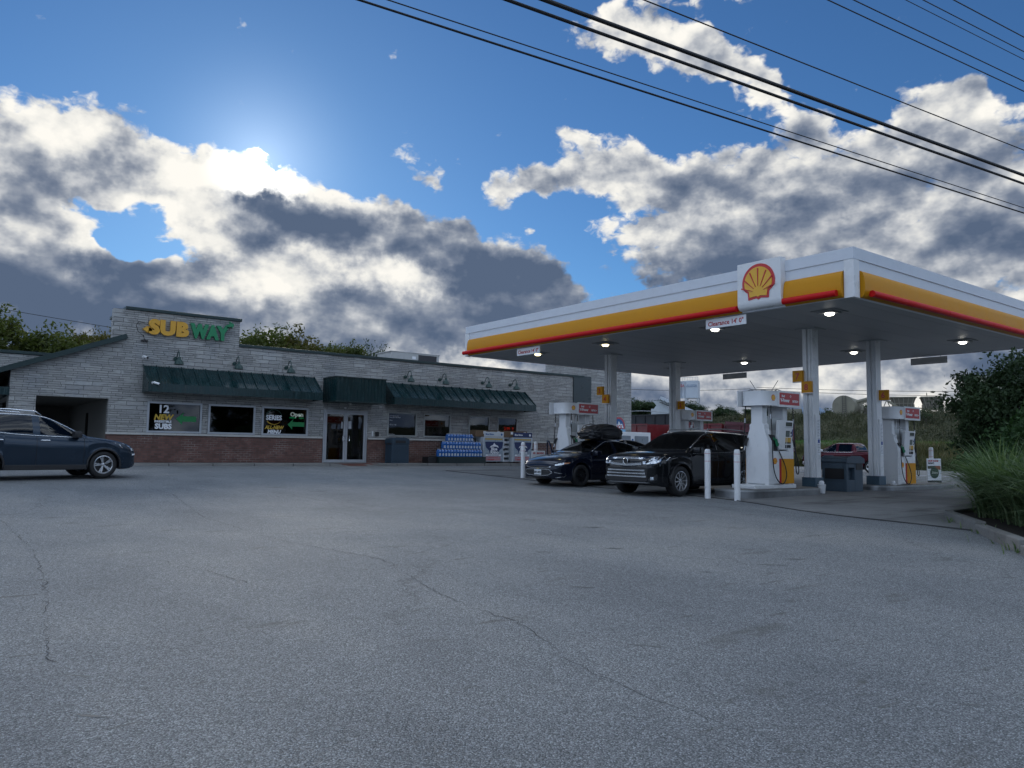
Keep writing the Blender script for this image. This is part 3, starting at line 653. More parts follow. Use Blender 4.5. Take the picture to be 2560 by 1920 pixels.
# shelves seen through the doors
sh = MB()
for k in range(6): sh.box(13.1, 14.85, 30.5, 30.9, .62 + k * .22, .635 + k * .22)
sh.box(13.1, 13.13, 30.5, 30.9, BZ, 1.75).box(14.82, 14.85, 30.5, 30.9, BZ, 1.75).box(13.13, 14.82, 30.88, 30.9, BZ, 1.75)
tag(sh.build('display_shelf', pm('shelf_grey', (.34, .34, .35), .5)), 'grey display shelf standing just inside the glass doors', 'shelf')
# interior shell
inn = MB(); inn.box(5.3, 30.7, 30.31, 38, .2, .38).box(5.3, 30.7, 37.8, 38, .38, 3.2).box(5.3, 30.7, 30.31, 38, 3.2, 3.3).box(5.25, 5.3, 30.31, 38, .2, 3.3).box(12.5, 12.6, 31.5, 38, .38, 3.2)
inn.build('interior', pm('interior_paint', (.36, .28, .2), .8, vary=.2, vs=.6), shop, w=True)
# seats by the sandwich-shop windows
SEAT = pm('seat_vinyl', (.16, .15, .12), .6)
cs = thing('cafe_chair', 'cafe chair inside the left window, backrest showing above the sill', 'chair', (6.75, 30.75, .38), 0, 'cafe chairs behind the wide windows')
MB().box(-.2, .2, -.2, .2, .43, .47).build('seat', SEAT, cs, bevel=.01)
MB().prism([(-.2, .5), (-.19, 1.22), (-.08, 1.30), (.08, 1.30), (.19, 1.22), (.2, .5)], -.22, -.19).build('backrest', SEAT, cs)
for q in ((-.17, -.17), (.17, -.17), (-.17, .17), (.17, .17)): MB().cyl((*q, 0), (*q, .43), .014, n=8).build('leg', BLACKP, cs)
CH = ['left', 'left', 'left', 'middle', 'middle', 'middle', 'middle', 'poster', 'poster']
for i, x in enumerate((7.15, 7.55, 7.93, 8.75, 9.15, 9.5, 9.88, 11.3, 11.85)):
    nm = ['second', 'third', 'fourth', 'first', 'second', 'third', 'fourth', 'first', 'second'][i]
    wn = {'left': 'leftmost wide window', 'middle': 'middle wide window', 'poster': 'window with the lit sign'}[CH[i]]
    dup(cs, (x, 30.75, .38), 0, '%s cafe chair from the left inside the %s' % (nm, wn))
cs['label'] = 'first cafe chair from the left inside the leftmost wide window'
# awnings
def awning(x0, x1, nm):
    r = MB(); yf = 29.08; zt_, zf, zv = 3.88, 3.18, 2.90
    r.face([(x0, 30, zt_), (x1, 30, zt_), (x1, yf, zf), (x0, yf, zf)]); r.face([(x0, 30, zt_ - .03), (x0, yf + .02, zf - .03), (x1, yf + .02, zf - .03), (x1, 30, zt_ - .03)])
    n_ = int((x1 - x0) / .42)
    for k in range(n_ + 1):
        x = x0 + (x1 - x0) * k / n_; r.bar((x, 30, zt_ + .022), (x, yf, zf + .022), .03, .05)
        if k < n_:
            for q in range(1, 5): xx = x + (x1 - x0) / n_ * q / 5; r.bar((xx, 30, zt_ + .003), (xx, yf, zf + .003), .018, .012)
    a_ = r.build('awning', GREEN, shop, w=True)
    v = MB(); v.box(x0, x1, yf - .03, yf, zv, zf + .02)
    for x in (x0, x1 - .02): v.prism([(30, zt_ - .01), (yf, zf - .01), (yf, zv), (30, zv)], x, x + .02, 'yz')
    v.build('valance', GREEN, a_, w=True)
    return a_
awning(6.03, 12.5, 0); awning(15.75, 23.52, 1)
hd = MB(); hx0, hx1, hy = 12.93, 15.16, 28.75
hd.box(hx0, hx1, hy, 30, 2.92, 3.86)
for k in range(15):
    x = hx0 + .04 + k * (hx1 - hx0 - .08) / 14; hd.box(x - .012, x + .012, hy - .022, hy, 2.93, 3.85)
for k in range(8): y = hy + .08 + k * .165; hd.box(hx0 - .022, hx0, y - .012, y + .012, 2.93, 3.85)
h_ = hd.build('door_hood', GREEN, shop, w=True)
MB().box(hx0 - .03, hx1 + .03, hy - .035, 30, 3.86, 3.90).box(hx0 - .028, hx1 + .028, hy - .03, 30, 2.87, 2.918).build('hood_trim', GRIM, h_, w=True)
MB().cyl((13.95, 29.6, 2.869), (13.95, 29.6, 2.80), .07, .05, 16).build('porch_light', pm('lamp_glass', (.5, .5, .48), .3), h_, w=True)
MB().lathe([(.0, 0), (.055, -.01), (.06, -.05), (0, -.08)], (13.93, 29.98, 2.72), 14).build('door_sensor', WHITE2, shop, w=True)
# service bits by the door
MB().box(15.19, 15.24, 29.93, 29.998, 1.52, 1.74).build('door_intercom', WHITE2, shop, w=True, bevel=.005)
MB().box(15.36, 15.50, 29.90, 29.998, 1.53, 1.72).build('ash_box', BLACKP, shop, w=True, bevel=.01)
# lamps
LAMPM = pm('lamp_green', (.02, .055, .05), .35, vary=.1)
gl_ = thing('gooseneck_lamp', '', 'wall lamp', (7.1, 30, 4.18), 0, 'green gooseneck lamps over the awnings')
MB().cyl((0, 0, .02), (0, -.05, .02), .075, n=16).build('wall_plate', LAMPM, gl_, smooth=True)
pts = [(0, -.04, .02), (0, -.12, .0), (0, -.18, .02), (.0, -.25, .14), (0, -.34, .24), (0, -.44, .27), (0, -.52, .22), (0, -.56, .12), (0, -.56, .03)]
MB().tube(pts, .018, 8).build('arm', LAMPM, gl_, smooth=True)
MB().lathe([(.0, .05), (.05, .05), (.055, -.03), (.11, -.08), (.15, -.14), (.155, -.2), (.17, -.22), (.165, -.225), (.14, -.2), (.12, -.12), (0, -.06)], (0, -.56, 0), 20).build('shade', LAMPM, gl_, smooth=True)
LB = ['lamp over the left end of the left awning, below the shop letters', 'middle lamp of the three over the left awning', 'lamp over the right end of the left awning, beside the door hood', 'first lamp right of the door hood, over the right awning', 'second lamp right of the door hood, over the right awning', 'third lamp right of the door hood, over the right awning', 'lamp farthest from the door hood, over the right awning']
gl_['label'] = 'gooseneck ' + LB[0]
for i, x in enumerate((9.25, 11.3, 16.75, 18.55, 20.95, 22.6)): dup(gl_, (x, 30, 4.17), 0, 'gooseneck ' + LB[i + 1])
# cameras
def bullet(x, y, z, rz, lab, s=1.):
    c_ = thing('security_camera', lab, 'security camera', (x, y, z), rz, 'white security cameras on the shop')
    MB().cyl((0, 0, 0), (0, -.1 * s, 0), .02 * s, n=8).cyl((0, 0, 0), (0, -.015, 0), .05 * s, n=12).build('bracket', WHITE2, c_)
    MB().cyl((0, -.06 * s, .02), (0, -.30 * s, -.04), .045 * s, n=16).build('housing', WHITE2, c_, smooth=True)
    MB().cyl((0, -.302 * s, -.0405), (0, -.312 * s, -.043), .04 * s, n=16).build('lens', BLACKP, c_)
bullet(6.0, 30, 4.18, .3, 'white security camera on the stone below the shop letters'); bullet(6.15, 29.05, 3.2, .9, 'white security camera under the left corner of the left awning', .9)
bullet(28.9, 30, 4.30, .6, 'white security camera high on the stone beside the dark panel behind the canopy', 1.3)
MB().box(26.75 + .0, 28.0, 29.94, 29.999, 3.05, 4.95).build('dark_panel', pm('panel_dark', (.02, .035, .04), .3), shop, w=True)
# cable drooping beside the letters
MB().tube([(5.95, 29.95, 5.42), (5.78, 29.93, 5.45), (5.70, 29.93, 5.3), (5.78, 29.93, 5.08), (5.95, 29.93, 4.96), (6.0, 29.93, 4.82), (6.1, 29.96, 4.78)], .012, 6).box(5.9, 6.12, 29.92, 29.998, 4.74, 4.80).build('sign_cable', RUB, shop, w=True)
# rooftop unit
hv = thing('rooftop_air_unit', 'pale grey air conditioning unit on the flat roof of the shop', 'air conditioner', (19.0, 33.6, 4.6))
MB().box(-1.35, 1.35, -.6, .9, .1, 1.10).box(-1.4, 1.4, -.62, .92, 1.10, 1.14).build('cabinet', pm('unit_grey', (.46, .47, .46), .5, vary=.05, dirt=.2), hv, bevel=.01)
MB().box(.15, 1.2, -.612, -.6, .18, 1.05).build('coil_grille', pm('coil', (.035, .035, .04), .6, vary=.2), hv)
MB().box(-.2, 0, -.606, -.6, .82, .95).build('rating_plate', WPR, hv); MB().box(-1.3, -.9, -.5, .8, 0, .1).box(.9, 1.3, -.5, .8, 0, .1).build('curb', GALV, hv)
# ---- shop letters
sg = thing('shop_letters', 'large yellow and green channel letters on the stone tower', 'sign', (7.5, 29.9, 5.05))
YL = pm('letter_yellow', (.66, .34, .02), .3, vary=.03); GL = pm('letter_green', (.004, .21, .075), .3, vary=.03); LED = pm('letter_return', (.03, .05, .04), .5, vary=0)
def letters(body, m, x, w_, nm):
    o = txt(body, .62, m, nm, sg, (0, 0, 0), bold=.045, ext=.055, align='LEFT', res=3, space=1.10)
    xs0 = [v.co.x for v in o.data.vertices]; k = w_ / (max(xs0) - min(xs0)); m0 = min(xs0)
    for v in o.data.vertices: v.co.x = (v.co.x - m0) * k + x; v.co.z = v.co.z * 1.10
    return o
letters('SUB', YL, -1.42, 1.40, 'letter_group'); letters('WAY', GL, .02, 1.42, 'letter_group')
MB().prism([(-1.62, .12), (-1.44, .25), (-1.44, .18), (-1.30, .18), (-1.30, .06), (-1.44, .06), (-1.44, -.01)], -.055, .055).build('arrow', YL, sg)
MB().prism([(1.62, .62), (1.44, .72), (1.47, .64), (1.30, .56), (1.36, .45), (1.52, .54), (1.55, .46)], -.055, .055).build('arrow', GL, sg)
sg.location = (7.52, 29.9, 5.07)
# ---- posters, lit sign
def poster(nm, lab, cat, loc): return thing(nm, lab, cat, loc)
PO = 29.985
q = poster('window_lettering', 'white and gold lettering with a green arrow stuck on the leftmost wide window', 'window lettering', (7.2, PO, 1.5)); GO = pm('print_gold', (.55, .36, .04), .5, vary=0); GA = pm('print_green', (.01, .20, .055), .5, vary=0); DK = pm('poster_dark', (.05, .055, .055), .5, vary=.1)
txt('12', .40, WPR, 'printed_text', q, (-.42, 0, .70), bold=.012, ext=.002); txt('NEW', .27, GO, 'printed_text', q, (-.42, 0, .45), bold=.012, shear=.2, ext=.002)
txt('IRRESISTIBLE', .105, WPR, 'printed_text', q, (-.42, 0, .345), bold=.004, ext=.002); txt('SUBS', .26, WPR, 'printed_text', q, (-.40, 0, .12), bold=.012, ext=.002)
MB().prism([(.02, .50), (.30, .74), (.25, .60), (.74, .60), (.74, .40), (.25, .40), (.24, .28)], -.002, .002).build('arrow', GA, q)
q = poster('window_lettering', 'white and gold menu lettering with a green arrow on the third wide window', 'window lettering', (11.35, PO, 1.5))
txt('SERIES', .26, WPR, 'printed_text', q, (-.46, 0, .58), bold=.01, ext=.002, sx=.88); txt('ALL-NEW', .19, GO, 'printed_text', q, (-.44, 0, .22), bold=.008, shear=.2, ext=.002, sx=.9); txt('MENU', .19, WPR, 'printed_text', q, (-.44, 0, .05), bold=.008, shear=.2, ext=.002)
MB().tube([(-.46 + .33 * cos(radians(a_)), 0, .66 + .33 * sin(radians(a_))) for a_ in range(20, 165, 12)], .012, 4).build('ring', pm('print_dim_green', (.02, .07, .05), .5), q)
MB().tube([(-.46 + .33 * cos(radians(a_)), 0, .70 + .30 * sin(radians(a_))) for a_ in range(215, 330, 12)], [.004 + .022 * (i / 9) for i in range(10)][::-1], 4).build('arrow', GO, q)
MB().prism([(.10, .42), (.34, .64), (.30, .52), (.80, .52), (.80, .34), (.30, .34), (.30, .22)], -.002, .002).build('arrow', GA, q)
q = poster('open_sign', 'lit white open sign with a green underline hanging in the third wide window', 'lit sign', (11.85, 30.05, 2.25))
txt('Open', .24, pm('lit_white', (.9, 1, .95), .5, vary=0, emit=1.3), 'lit_text', q, (0, 0, 0), bold=.008, ext=.006)
MB().box(-.30, -.02, -.005, .005, -.075, -.045).box(.10, .30, -.005, .005, -.075, -.045).build('underline', pm('lit_green', (.02, .75, .25), .5, vary=0, emit=1.2), q)
q = poster('window_lettering', 'small white address lettering on the first window right of the doors', 'window lettering', (16.3, PO, 2.3))
txt('2331 Riverton Rd', .062, WPR, 'printed_text', q, (-.27, 0, .12), align='LEFT', ext=.002); txt('Painesville, OH 44077', .062, WPR, 'printed_text', q, (-.27, 0, .05), align='LEFT', ext=.002)
txt('Hours', .06, WPR, 'printed_text', q, (-.27, 0, -.07), align='LEFT', ext=.002); txt('440-352-1036', .06, WPR, 'printed_text', q, (-.27, 0, -.27), align='LEFT', ext=.002)
txt('Open 24 hours', .05, WPR, 'printed_text', q, (-.30, 0, -.68), align='LEFT', ext=.002)
q = poster('price_sign', 'small red lit number sign glowing in the rightmost window', 'lit sign', (22.62, 30.2, 1.98))
txt('2.99', .22, pm('lit_red', (1, .03, .01), .5, vary=0, emit=1.2), 'lit_text', q, (0, 0, 0), bold=.004); txt('9', .22, MATS['lit_red'], 'lit_text', q, (.35, 0, 0), bold=.004) 

# ================================================================ scallop emblem
def shell_pts(r):
    o = [(r * cos(radians(a)), r * sin(radians(a))) for a in range(-14, 195, 8)]
    return o + [(-.80 * r, -.42 * r), (-.66 * r, -.52 * r), (-.62 * r, -.90 * r), (-.14 * r, -.84 * r), (0, -.92 * r), (.14 * r, -.84 * r), (.62 * r, -.90 * r), (.66 * r, -.52 * r), (.80 * r, -.42 * r)]
SHR = pm('emblem_red', (.55, .014, .016), .3, vary=0); SHY = pm('emblem_yellow', (.80, .43, .02), .3, vary=0)
def emblem(parent, loc, r, face, rays=True, t=.004):
    """red scallop plate, yellow fan, red rays"""
    out = []
    R = {'-Y': Matrix.Rotation(0, 4, 'Z'), '-X': Matrix.Rotation(-pi / 2, 4, 'Z'), '+Y': Matrix.Rotation(pi, 4, 'Z'), '+X': Matrix.Rotation(pi / 2, 4, 'Z')}[face]
    M = Matrix.Translation(Vector(loc)) @ R
    a = MB().prism(shell_pts(r), -t, 0); bmesh.ops.transform(a.bm, matrix=M, verts=a.bm.verts); e = a.build('emblem', SHR, parent)
    b_ = MB().prism([(x * .84, z * .84 - .01 * r) for x, z in shell_pts(r)], -2.2 * t, -t - .0004); bmesh.ops.transform(b_.bm, matrix=M, verts=b_.bm.verts); b_.build('emblem_fan', SHY, e)
    if rays:
        c_ = MB()
        for k in range(-3, 4):
            a0 = radians(90 + k * 24); w0 = .012 * r; w1 = .036 * r
            d = Vector((cos(a0), sin(a0))); nn = Vector((-d.y, d.x)); o = Vector((0, -.55 * r)); p0 = o + d * .35 * r; p1 = o + d * (1.30 + .04 * abs(k) - .115 * abs(k)) * r
            c_.prism([tuple(p0 - nn * w0), tuple(p1 - nn * w1), tuple(p1 + nn * w1), tuple(p0 + nn * w0)], -3.2 * t, -2.2 * t - .0004)
        bmesh.ops.transform(c_.bm, matrix=M, verts=c_.bm.verts); c_.build('emblem_ray', SHR, e)
# ================================================================ canopy
CX0, CX1, CY0, CY1, CZ, CT = 16.04, 27.97, 8.75, 24.08, 4.556, 5.64
can = thing('fuel_canopy', 'big flat white fuel canopy with yellow and red edge bands on four white columns', 'canopy', (21.4, 16.1, 0))
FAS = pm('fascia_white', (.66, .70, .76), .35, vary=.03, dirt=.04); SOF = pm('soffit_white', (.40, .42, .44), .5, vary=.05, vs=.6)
f = MB()
th = .12
f.box(CX0, CX0 + th, CY0, CY1, CZ, CT).box(CX1 - th, CX1, CY0, CY1, CZ, CT).box(CX0 + th, CX1 - th, CY0, CY0 + th, CZ, CT).box(CX0 + th, CX1 - th, CY1 - th, CY1, CZ, CT)
fas = f.build('fascia', FAS, can, w=True)
cap = MB()
for (a, b_, c_, d_) in ((CX0 - .025, CX0, CY0 - .025, CY1 + .025), (CX1, CX1 + .025, CY0 - .025, CY1 + .025), (CX0, CX1, CY0 - .025, CY0), (CX0, CX1, CY1, CY1 + .025)):
    cap.box(a, b_, c_, d_, 5.40, CT + .02)
cap.build('fascia_cap', FAS, can, w=True)
# corner cover plates
for (x, y) in ((CX0, CY0), (CX1, CY0), (CX0, CY1), (CX1, CY1)):
    sx_ = 1 if x == CX0 else -1; sy_ = 1 if y == CY0 else -1; cp = MB()
    cp.box(min(x - sx_ * .03, x - sx_ * .001), max(x - sx_ * .03, x - sx_ * .001), min(y - sy_ * .03, y + sy_ * .2), max(y - sy_ * .03, y + sy_ * .2), CZ - .02, 5.39)
    cp.box(min(x, x + sx_ * .2), max(x, x + sx_ * .2), min(y - sy_ * .03, y - sy_ * .001), max(y - sy_ * .03, y - sy_ * .001), CZ - .02, 5.39)
    cp.build('corner_plate', WHITE2, can, w=True)
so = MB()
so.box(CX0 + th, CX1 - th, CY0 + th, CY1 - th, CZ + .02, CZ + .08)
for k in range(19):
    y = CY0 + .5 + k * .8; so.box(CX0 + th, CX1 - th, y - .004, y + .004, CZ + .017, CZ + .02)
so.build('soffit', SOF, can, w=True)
MB().box(CX0 + th, CX1 - th, CY0 + th, CY1 - th, 5.2, 5.25).build('roof_deck', GALV, can, w=True)
# yellow bullnose bands and red tubes
def band(face, a, b_, nm='yellow_band'):
    prof = [(0.004, 5.16), (.05, 5.14), (.085, 5.08), (.11, 4.98), (.125, 4.86), (.125, 4.74), (.11, 4.66), (.08, 4.59), (.03, 4.555), (.004, 4.55)]
    if face == '-X': pl = [[(CX0 - o, y, z) for o, z in prof] for y in (a, b_)]
    elif face == '+X': pl = [[(CX1 + o, y, z) for o, z in prof] for y in (a, b_)]
    elif face == '-Y': pl = [[(x, CY0 - o, z) for o, z in prof] for x in (a, b_)]
    else: pl = [[(x, CY1 + o, z) for o, z in prof] for x in (a, b_)]
    m_ = MB().grid(pl); m_.face(pl[0]); m_.face(pl[1])
    m_.build(nm, YEL, can, w=True, smooth=True)
def rtube(face, a, b_):
    z, o, r = 4.645, .17, .075
    P = {'-X': lambda t: (CX0 - o, t, z), '+X': lambda t: (CX1 + o, t, z), '-Y': lambda t: (t, CY0 - o, z), '+Y': lambda t: (t, CY1 + o, z)}[face]
    m_ = MB(); n_ = max(1, round((b_ - a) / 3.3))
    for i in range(n_):
        u = a + (b_ - a) * i / n_ + .006; v_ = a + (b_ - a) * (i + 1) / n_ - .006
        m_.cyl(P(u), P(v_), r, n=16)
    m_.cyl(P(a + .01), P(b_ - .01), r * .93, n=12)
    m_.build('red_light_bar', RED, can, w=True, smooth=True)
band('-X', 8.97, 10.42); band('-X', 11.66, 23.85); band('-Y', 16.30, 27.7); band('+X', 9.0, 23.85); band('+Y', 16.3, 27.7)
rtube('-X', 9.05, 10.40); rtube('-X', 11.68, 24.0); rtube('-Y', 16.5, 27.6); rtube('+X', 9.05, 23.8); rtube('+Y', 16.5, 27.6)
# square panel with the scallop
lp = MB(); y0, y1 = 10.43, 11.65
prof = [(-.20, 5.74), (-.20, 4.76), (-.19, 4.68), (-.155, 4.62), (-.10, 4.59), (.02, 4.58)]
pl = [[(CX0 + o, y, z) for o, z in prof] for y in (y0, y1)]
lp.grid(pl); lp.face(pl[0] + [(CX0, y0, 5.74)]); lp.face(pl[1] + [(CX0, y1, 5.74)]); lp.face([pl[0][0], pl[1][0], (CX0, y1, 5.74), (CX0, y0, 5.74)])
lo = lp.build('logo_panel', WHITE2, can, w=True, smooth=True)
WMl = WM[can].inverted() @ Vector((CX0 - .203, (y0 + y1) / 2, 5.21))
emblem(can, WMl, .46, '-X', t=.012)
# columns
COLS = ((19.61, 12.0), (23.06, 12.0), (19.78, 20.1), (23.29, 20.1))
CBLUE = pm('column_base_blue', (.055, .10, .14), .45, vary=.1, dirt=.15)
for i, (x, y) in enumerate(COLS):
    gz = g(x, y)
    m_ = MB().box(x - .15, x + .15, y - .15, y + .15, gz, CZ + .02)
    m_.box(x - .215, x - .151, y + .0, y + .12, gz + .4, CZ + .02); m_.box(x - .185, x - .151, y - .10, y - .04, gz + .4, CZ + .02)
    if i < 2: m_.box(x - .10, x + .10, y - .20, y - .151, gz + .4, 2.15)
    c_ = m_.build('column', WHITE2, can, w=True, bevel=.012)
    MB().box(x - .225, x + .18, y - .215, y + .19, gz - .05, gz + .42).build('column_base', CBLUE, c_, w=True, bevel=.01)
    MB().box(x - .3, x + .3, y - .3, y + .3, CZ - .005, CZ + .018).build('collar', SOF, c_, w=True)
    if i < 2:
        nt = MB().box(x - .07, x + .07, y - .204, y - .201, 1.05, 2.05); n_ = nt.build('safety_notice', WPR, c_, w=True)
        tx = MB()
        for k in range(22):
            z = 2.0 - k * .042
            if abs(z - 1.42) > .07: tx.box(x - .055, x + .05 - .03 * ((k * 7) % 3) / 2, y - .2065, y - .2045, z - .007, z + .007)
        tx.build('notice_print', pm('grey_print', (.3, .32, .35), .6, vary=0), c_, w=True)
        MB().box(x - .045, x + .045, y - .2075, y - .2045, 1.37, 1.47).build('access_symbol', pm('blue_print', (.01, .06, .3), .4, vary=0), c_, w=True)
# ---- lamps under the canopy
LIT = pm('lamp_lens', (1.0, .97, .86), .3, vary=0, emit=9); LITW = pm('lamp_lens_warm', (1.0, .85, .45), .3, vary=0, emit=7)
cl = thing('canopy_light', '', 'ceiling light', (17.45, 10.15, CZ + .012), 0, 'lit lamps under the canopy')
MB().box(-.32, .32, -.32, .32, -.012, 0).box(-.20, .20, -.20, .20, -.05, -.012).build('housing', pm('lamp_plate', (.3, .31, .32), .5), cl, bevel=.004)
MB().lathe([(0, -.105), (.06, -.102), (.10, -.085), (.115, -.05)], n=20).build('lens', LIT, cl, smooth='all')
NM = {17.45: 'near', 24.85: 'far'}
cl['label'] = 'lit square lamp in the near corner under the canopy, right of the scallop panel'
LL = {(17.45, 13.6): 'lit lamp just behind the clearance sign beside the scallop panel', (17.45, 18.0): 'lit lamp above the pump numbered four', (17.45, 21.5): 'lit warm lamp beside the leftmost clearance sign at the shop end', (24.85, 10.15): 'lit lamp farthest right, near the canopy corner by the dark bush', (24.85, 13.6): 'lit lamp seen between the two right columns', (24.85, 18.0): 'lit lamp between the near right column and the pump one and two column', (24.85, 21.5): 'lit lamp in the far back corner of the canopy above the shop side'}
for (x, y), lb in LL.items():
    d_ = dup(cl, (x, y, CZ + .012), 0, lb)
    if (x, y) in ((17.45, 18.0), (17.45, 21.5)):
        for ch in d_.children:
            if ch.name.startswith('lens'): ch.data = ch.data.copy(); ch.data.materials[0] = LITW
# ---- clearance signs
def clr(x, y, face, lab):
    s_ = thing('clearance_sign', lab, 'sign', (x, y, 4.28), 0, 'clearance signs hanging from the canopy')
    MB().box(-.012, .012, -.62, .62, 0, .24).build('board', WPR if face == '-X' else pm('sign_board', (.6, .6, .6), .5), s_)
    MB().cyl((0, -.4, .24), (0, -.4, .29), .01, n=6).cyl((0, .4, .24), (0, .4, .29), .01, n=6).build('hanger', GALV, s_)
    txt("Clearance 14' 0\"", .165, REDP, 'lettering', s_, (-.0145 if face == '-X' else .0145, 0, .06), face=face, bold=.004, ext=.0012)
clr(CX0 + .02, 20.3, '-X', 'clearance sign hanging from the canopy edge nearest the shop, red words on white'); clr(CX0 + .02, 12.18, '-X', 'clearance sign hanging right beside the scallop panel, red words on white')
clr(CX1 - .02, 20.75, '+X', 'clearance sign seen from its plain back, above the near pump head'); clr(CX1 - .02, 12.55, '+X', 'clearance sign seen from its plain back, right of the far right column')
# ---- numbered flags on the columns
WORD = {1: 'one', 2: 'two', 3: 'three', 4: 'four', 5: 'five', 6: 'six', 7: 'seven', 8: 'eight'}
def flag(n_, x, y, z):
    s_ = thing('pump_number_sign', 'yellow sign with red number %s on a canopy column' % WORD[n_], 'sign', (x, y, z), 0, 'yellow pump number signs')
    MB().box(-.05, .05, -.15, .15, -.16, .16).build('box', YEL, s_, bevel=.012)
    MB().box(-.053, .053, -.152, .152, -.175, -.158).build('trim', WPR, s_)
    txt(str(n_), .24, REDP, 'numeral', s_, (-.052, 0, -.085), face='-X', bold=.006, ext=.002)
for n_, x, y, z in ((8, 19.30, 11.93, 2.91), (7, 19.33, 12.22, 3.23), (6, 23.1, 11.72, 2.88), (5, 23.48, 12.2, 3.1), (4, 19.47, 20.05, 2.93), (3, 19.5, 20.36, 3.24), (2, 23.3, 19.80, 2.87), (1, 23.65, 20.42, 3.1)): flag(n_, x, y, z)

# ================================================================ islands, pumps
def island(x0, x1, y, lab, top=.17):
    gz = g((x0 + x1) / 2, y)
    i_ = thing('pump_island', lab, 'kerb island', ((x0 + x1) / 2, y, gz), 0, 'raised pump islands')
    h = (x1 - x0) / 2; r = .55
    pts = [(-h + r - r * cos(a), r * sin(a) * 1.0) for a in [pi / 2 * k / 8 for k in range(8, -1, -1)]]
    pl = [(-h + r * (1 - cos(a)), -.62 * sin(a)) for a in [pi / 2 * k / 8 for k in range(9)]]
    out = pl + [(-x, yv) for x, yv in pl[::-1]]
    out = out + [(x, -yv) for x, yv in out[::-1][1:-1]]
    MB().prism(out, -.1, top - .03, 'xy').build('kerb_band', pm('steel_band', (.30, .31, .32), .33, metal=.75, vary=.25, vs=1.2, dirt=.3), i_, smooth=True)
    MB().prism([(x * 1.008, yv * 1.02) for x, yv in out], top - .029, top + .012, 'xy').build('kerb_lip', pm('steel_lip', (.42, .43, .44), .35, metal=.6, vary=.2), i_, smooth=True)
    MB().prism([(x * .985, yv * .97) for x, yv in out], top + .013, top + .022, 'xy').build('deck', KERB, i_, smooth=True)
    return gz + top + .022
IZ = {}
IZ[78] = island(15.75, 19.35, 12.0, 'raised island under the nearest pump, curved steel kerb'); IZ[56] = island(22.4, 27.3, 12.0, 'raised island under the far right pump beside the advert board', .13)
IZ[34] = island(16.2, 19.4, 20.1, 'raised island under the pump nearest the shop, behind the sedan'); IZ[12] = island(22.9, 26.8, 20.1, 'raised island under the farthest pump, behind the black sport utility')
def capsule(hx, hy, r, n=8):
    o = []
    for (cx_, cy_, a0) in ((hx - r, hy - r, 0), (-hx + r, hy - r, 90), (-hx + r, -hy + r, 180), (hx - r, -hy + r, 270)):
        o += [(cx_ + r * cos(radians(a0 + 90 * k / n)), cy_ + r * sin(radians(a0 + 90 * k / n))) for k in range(n + 1)]
    return o
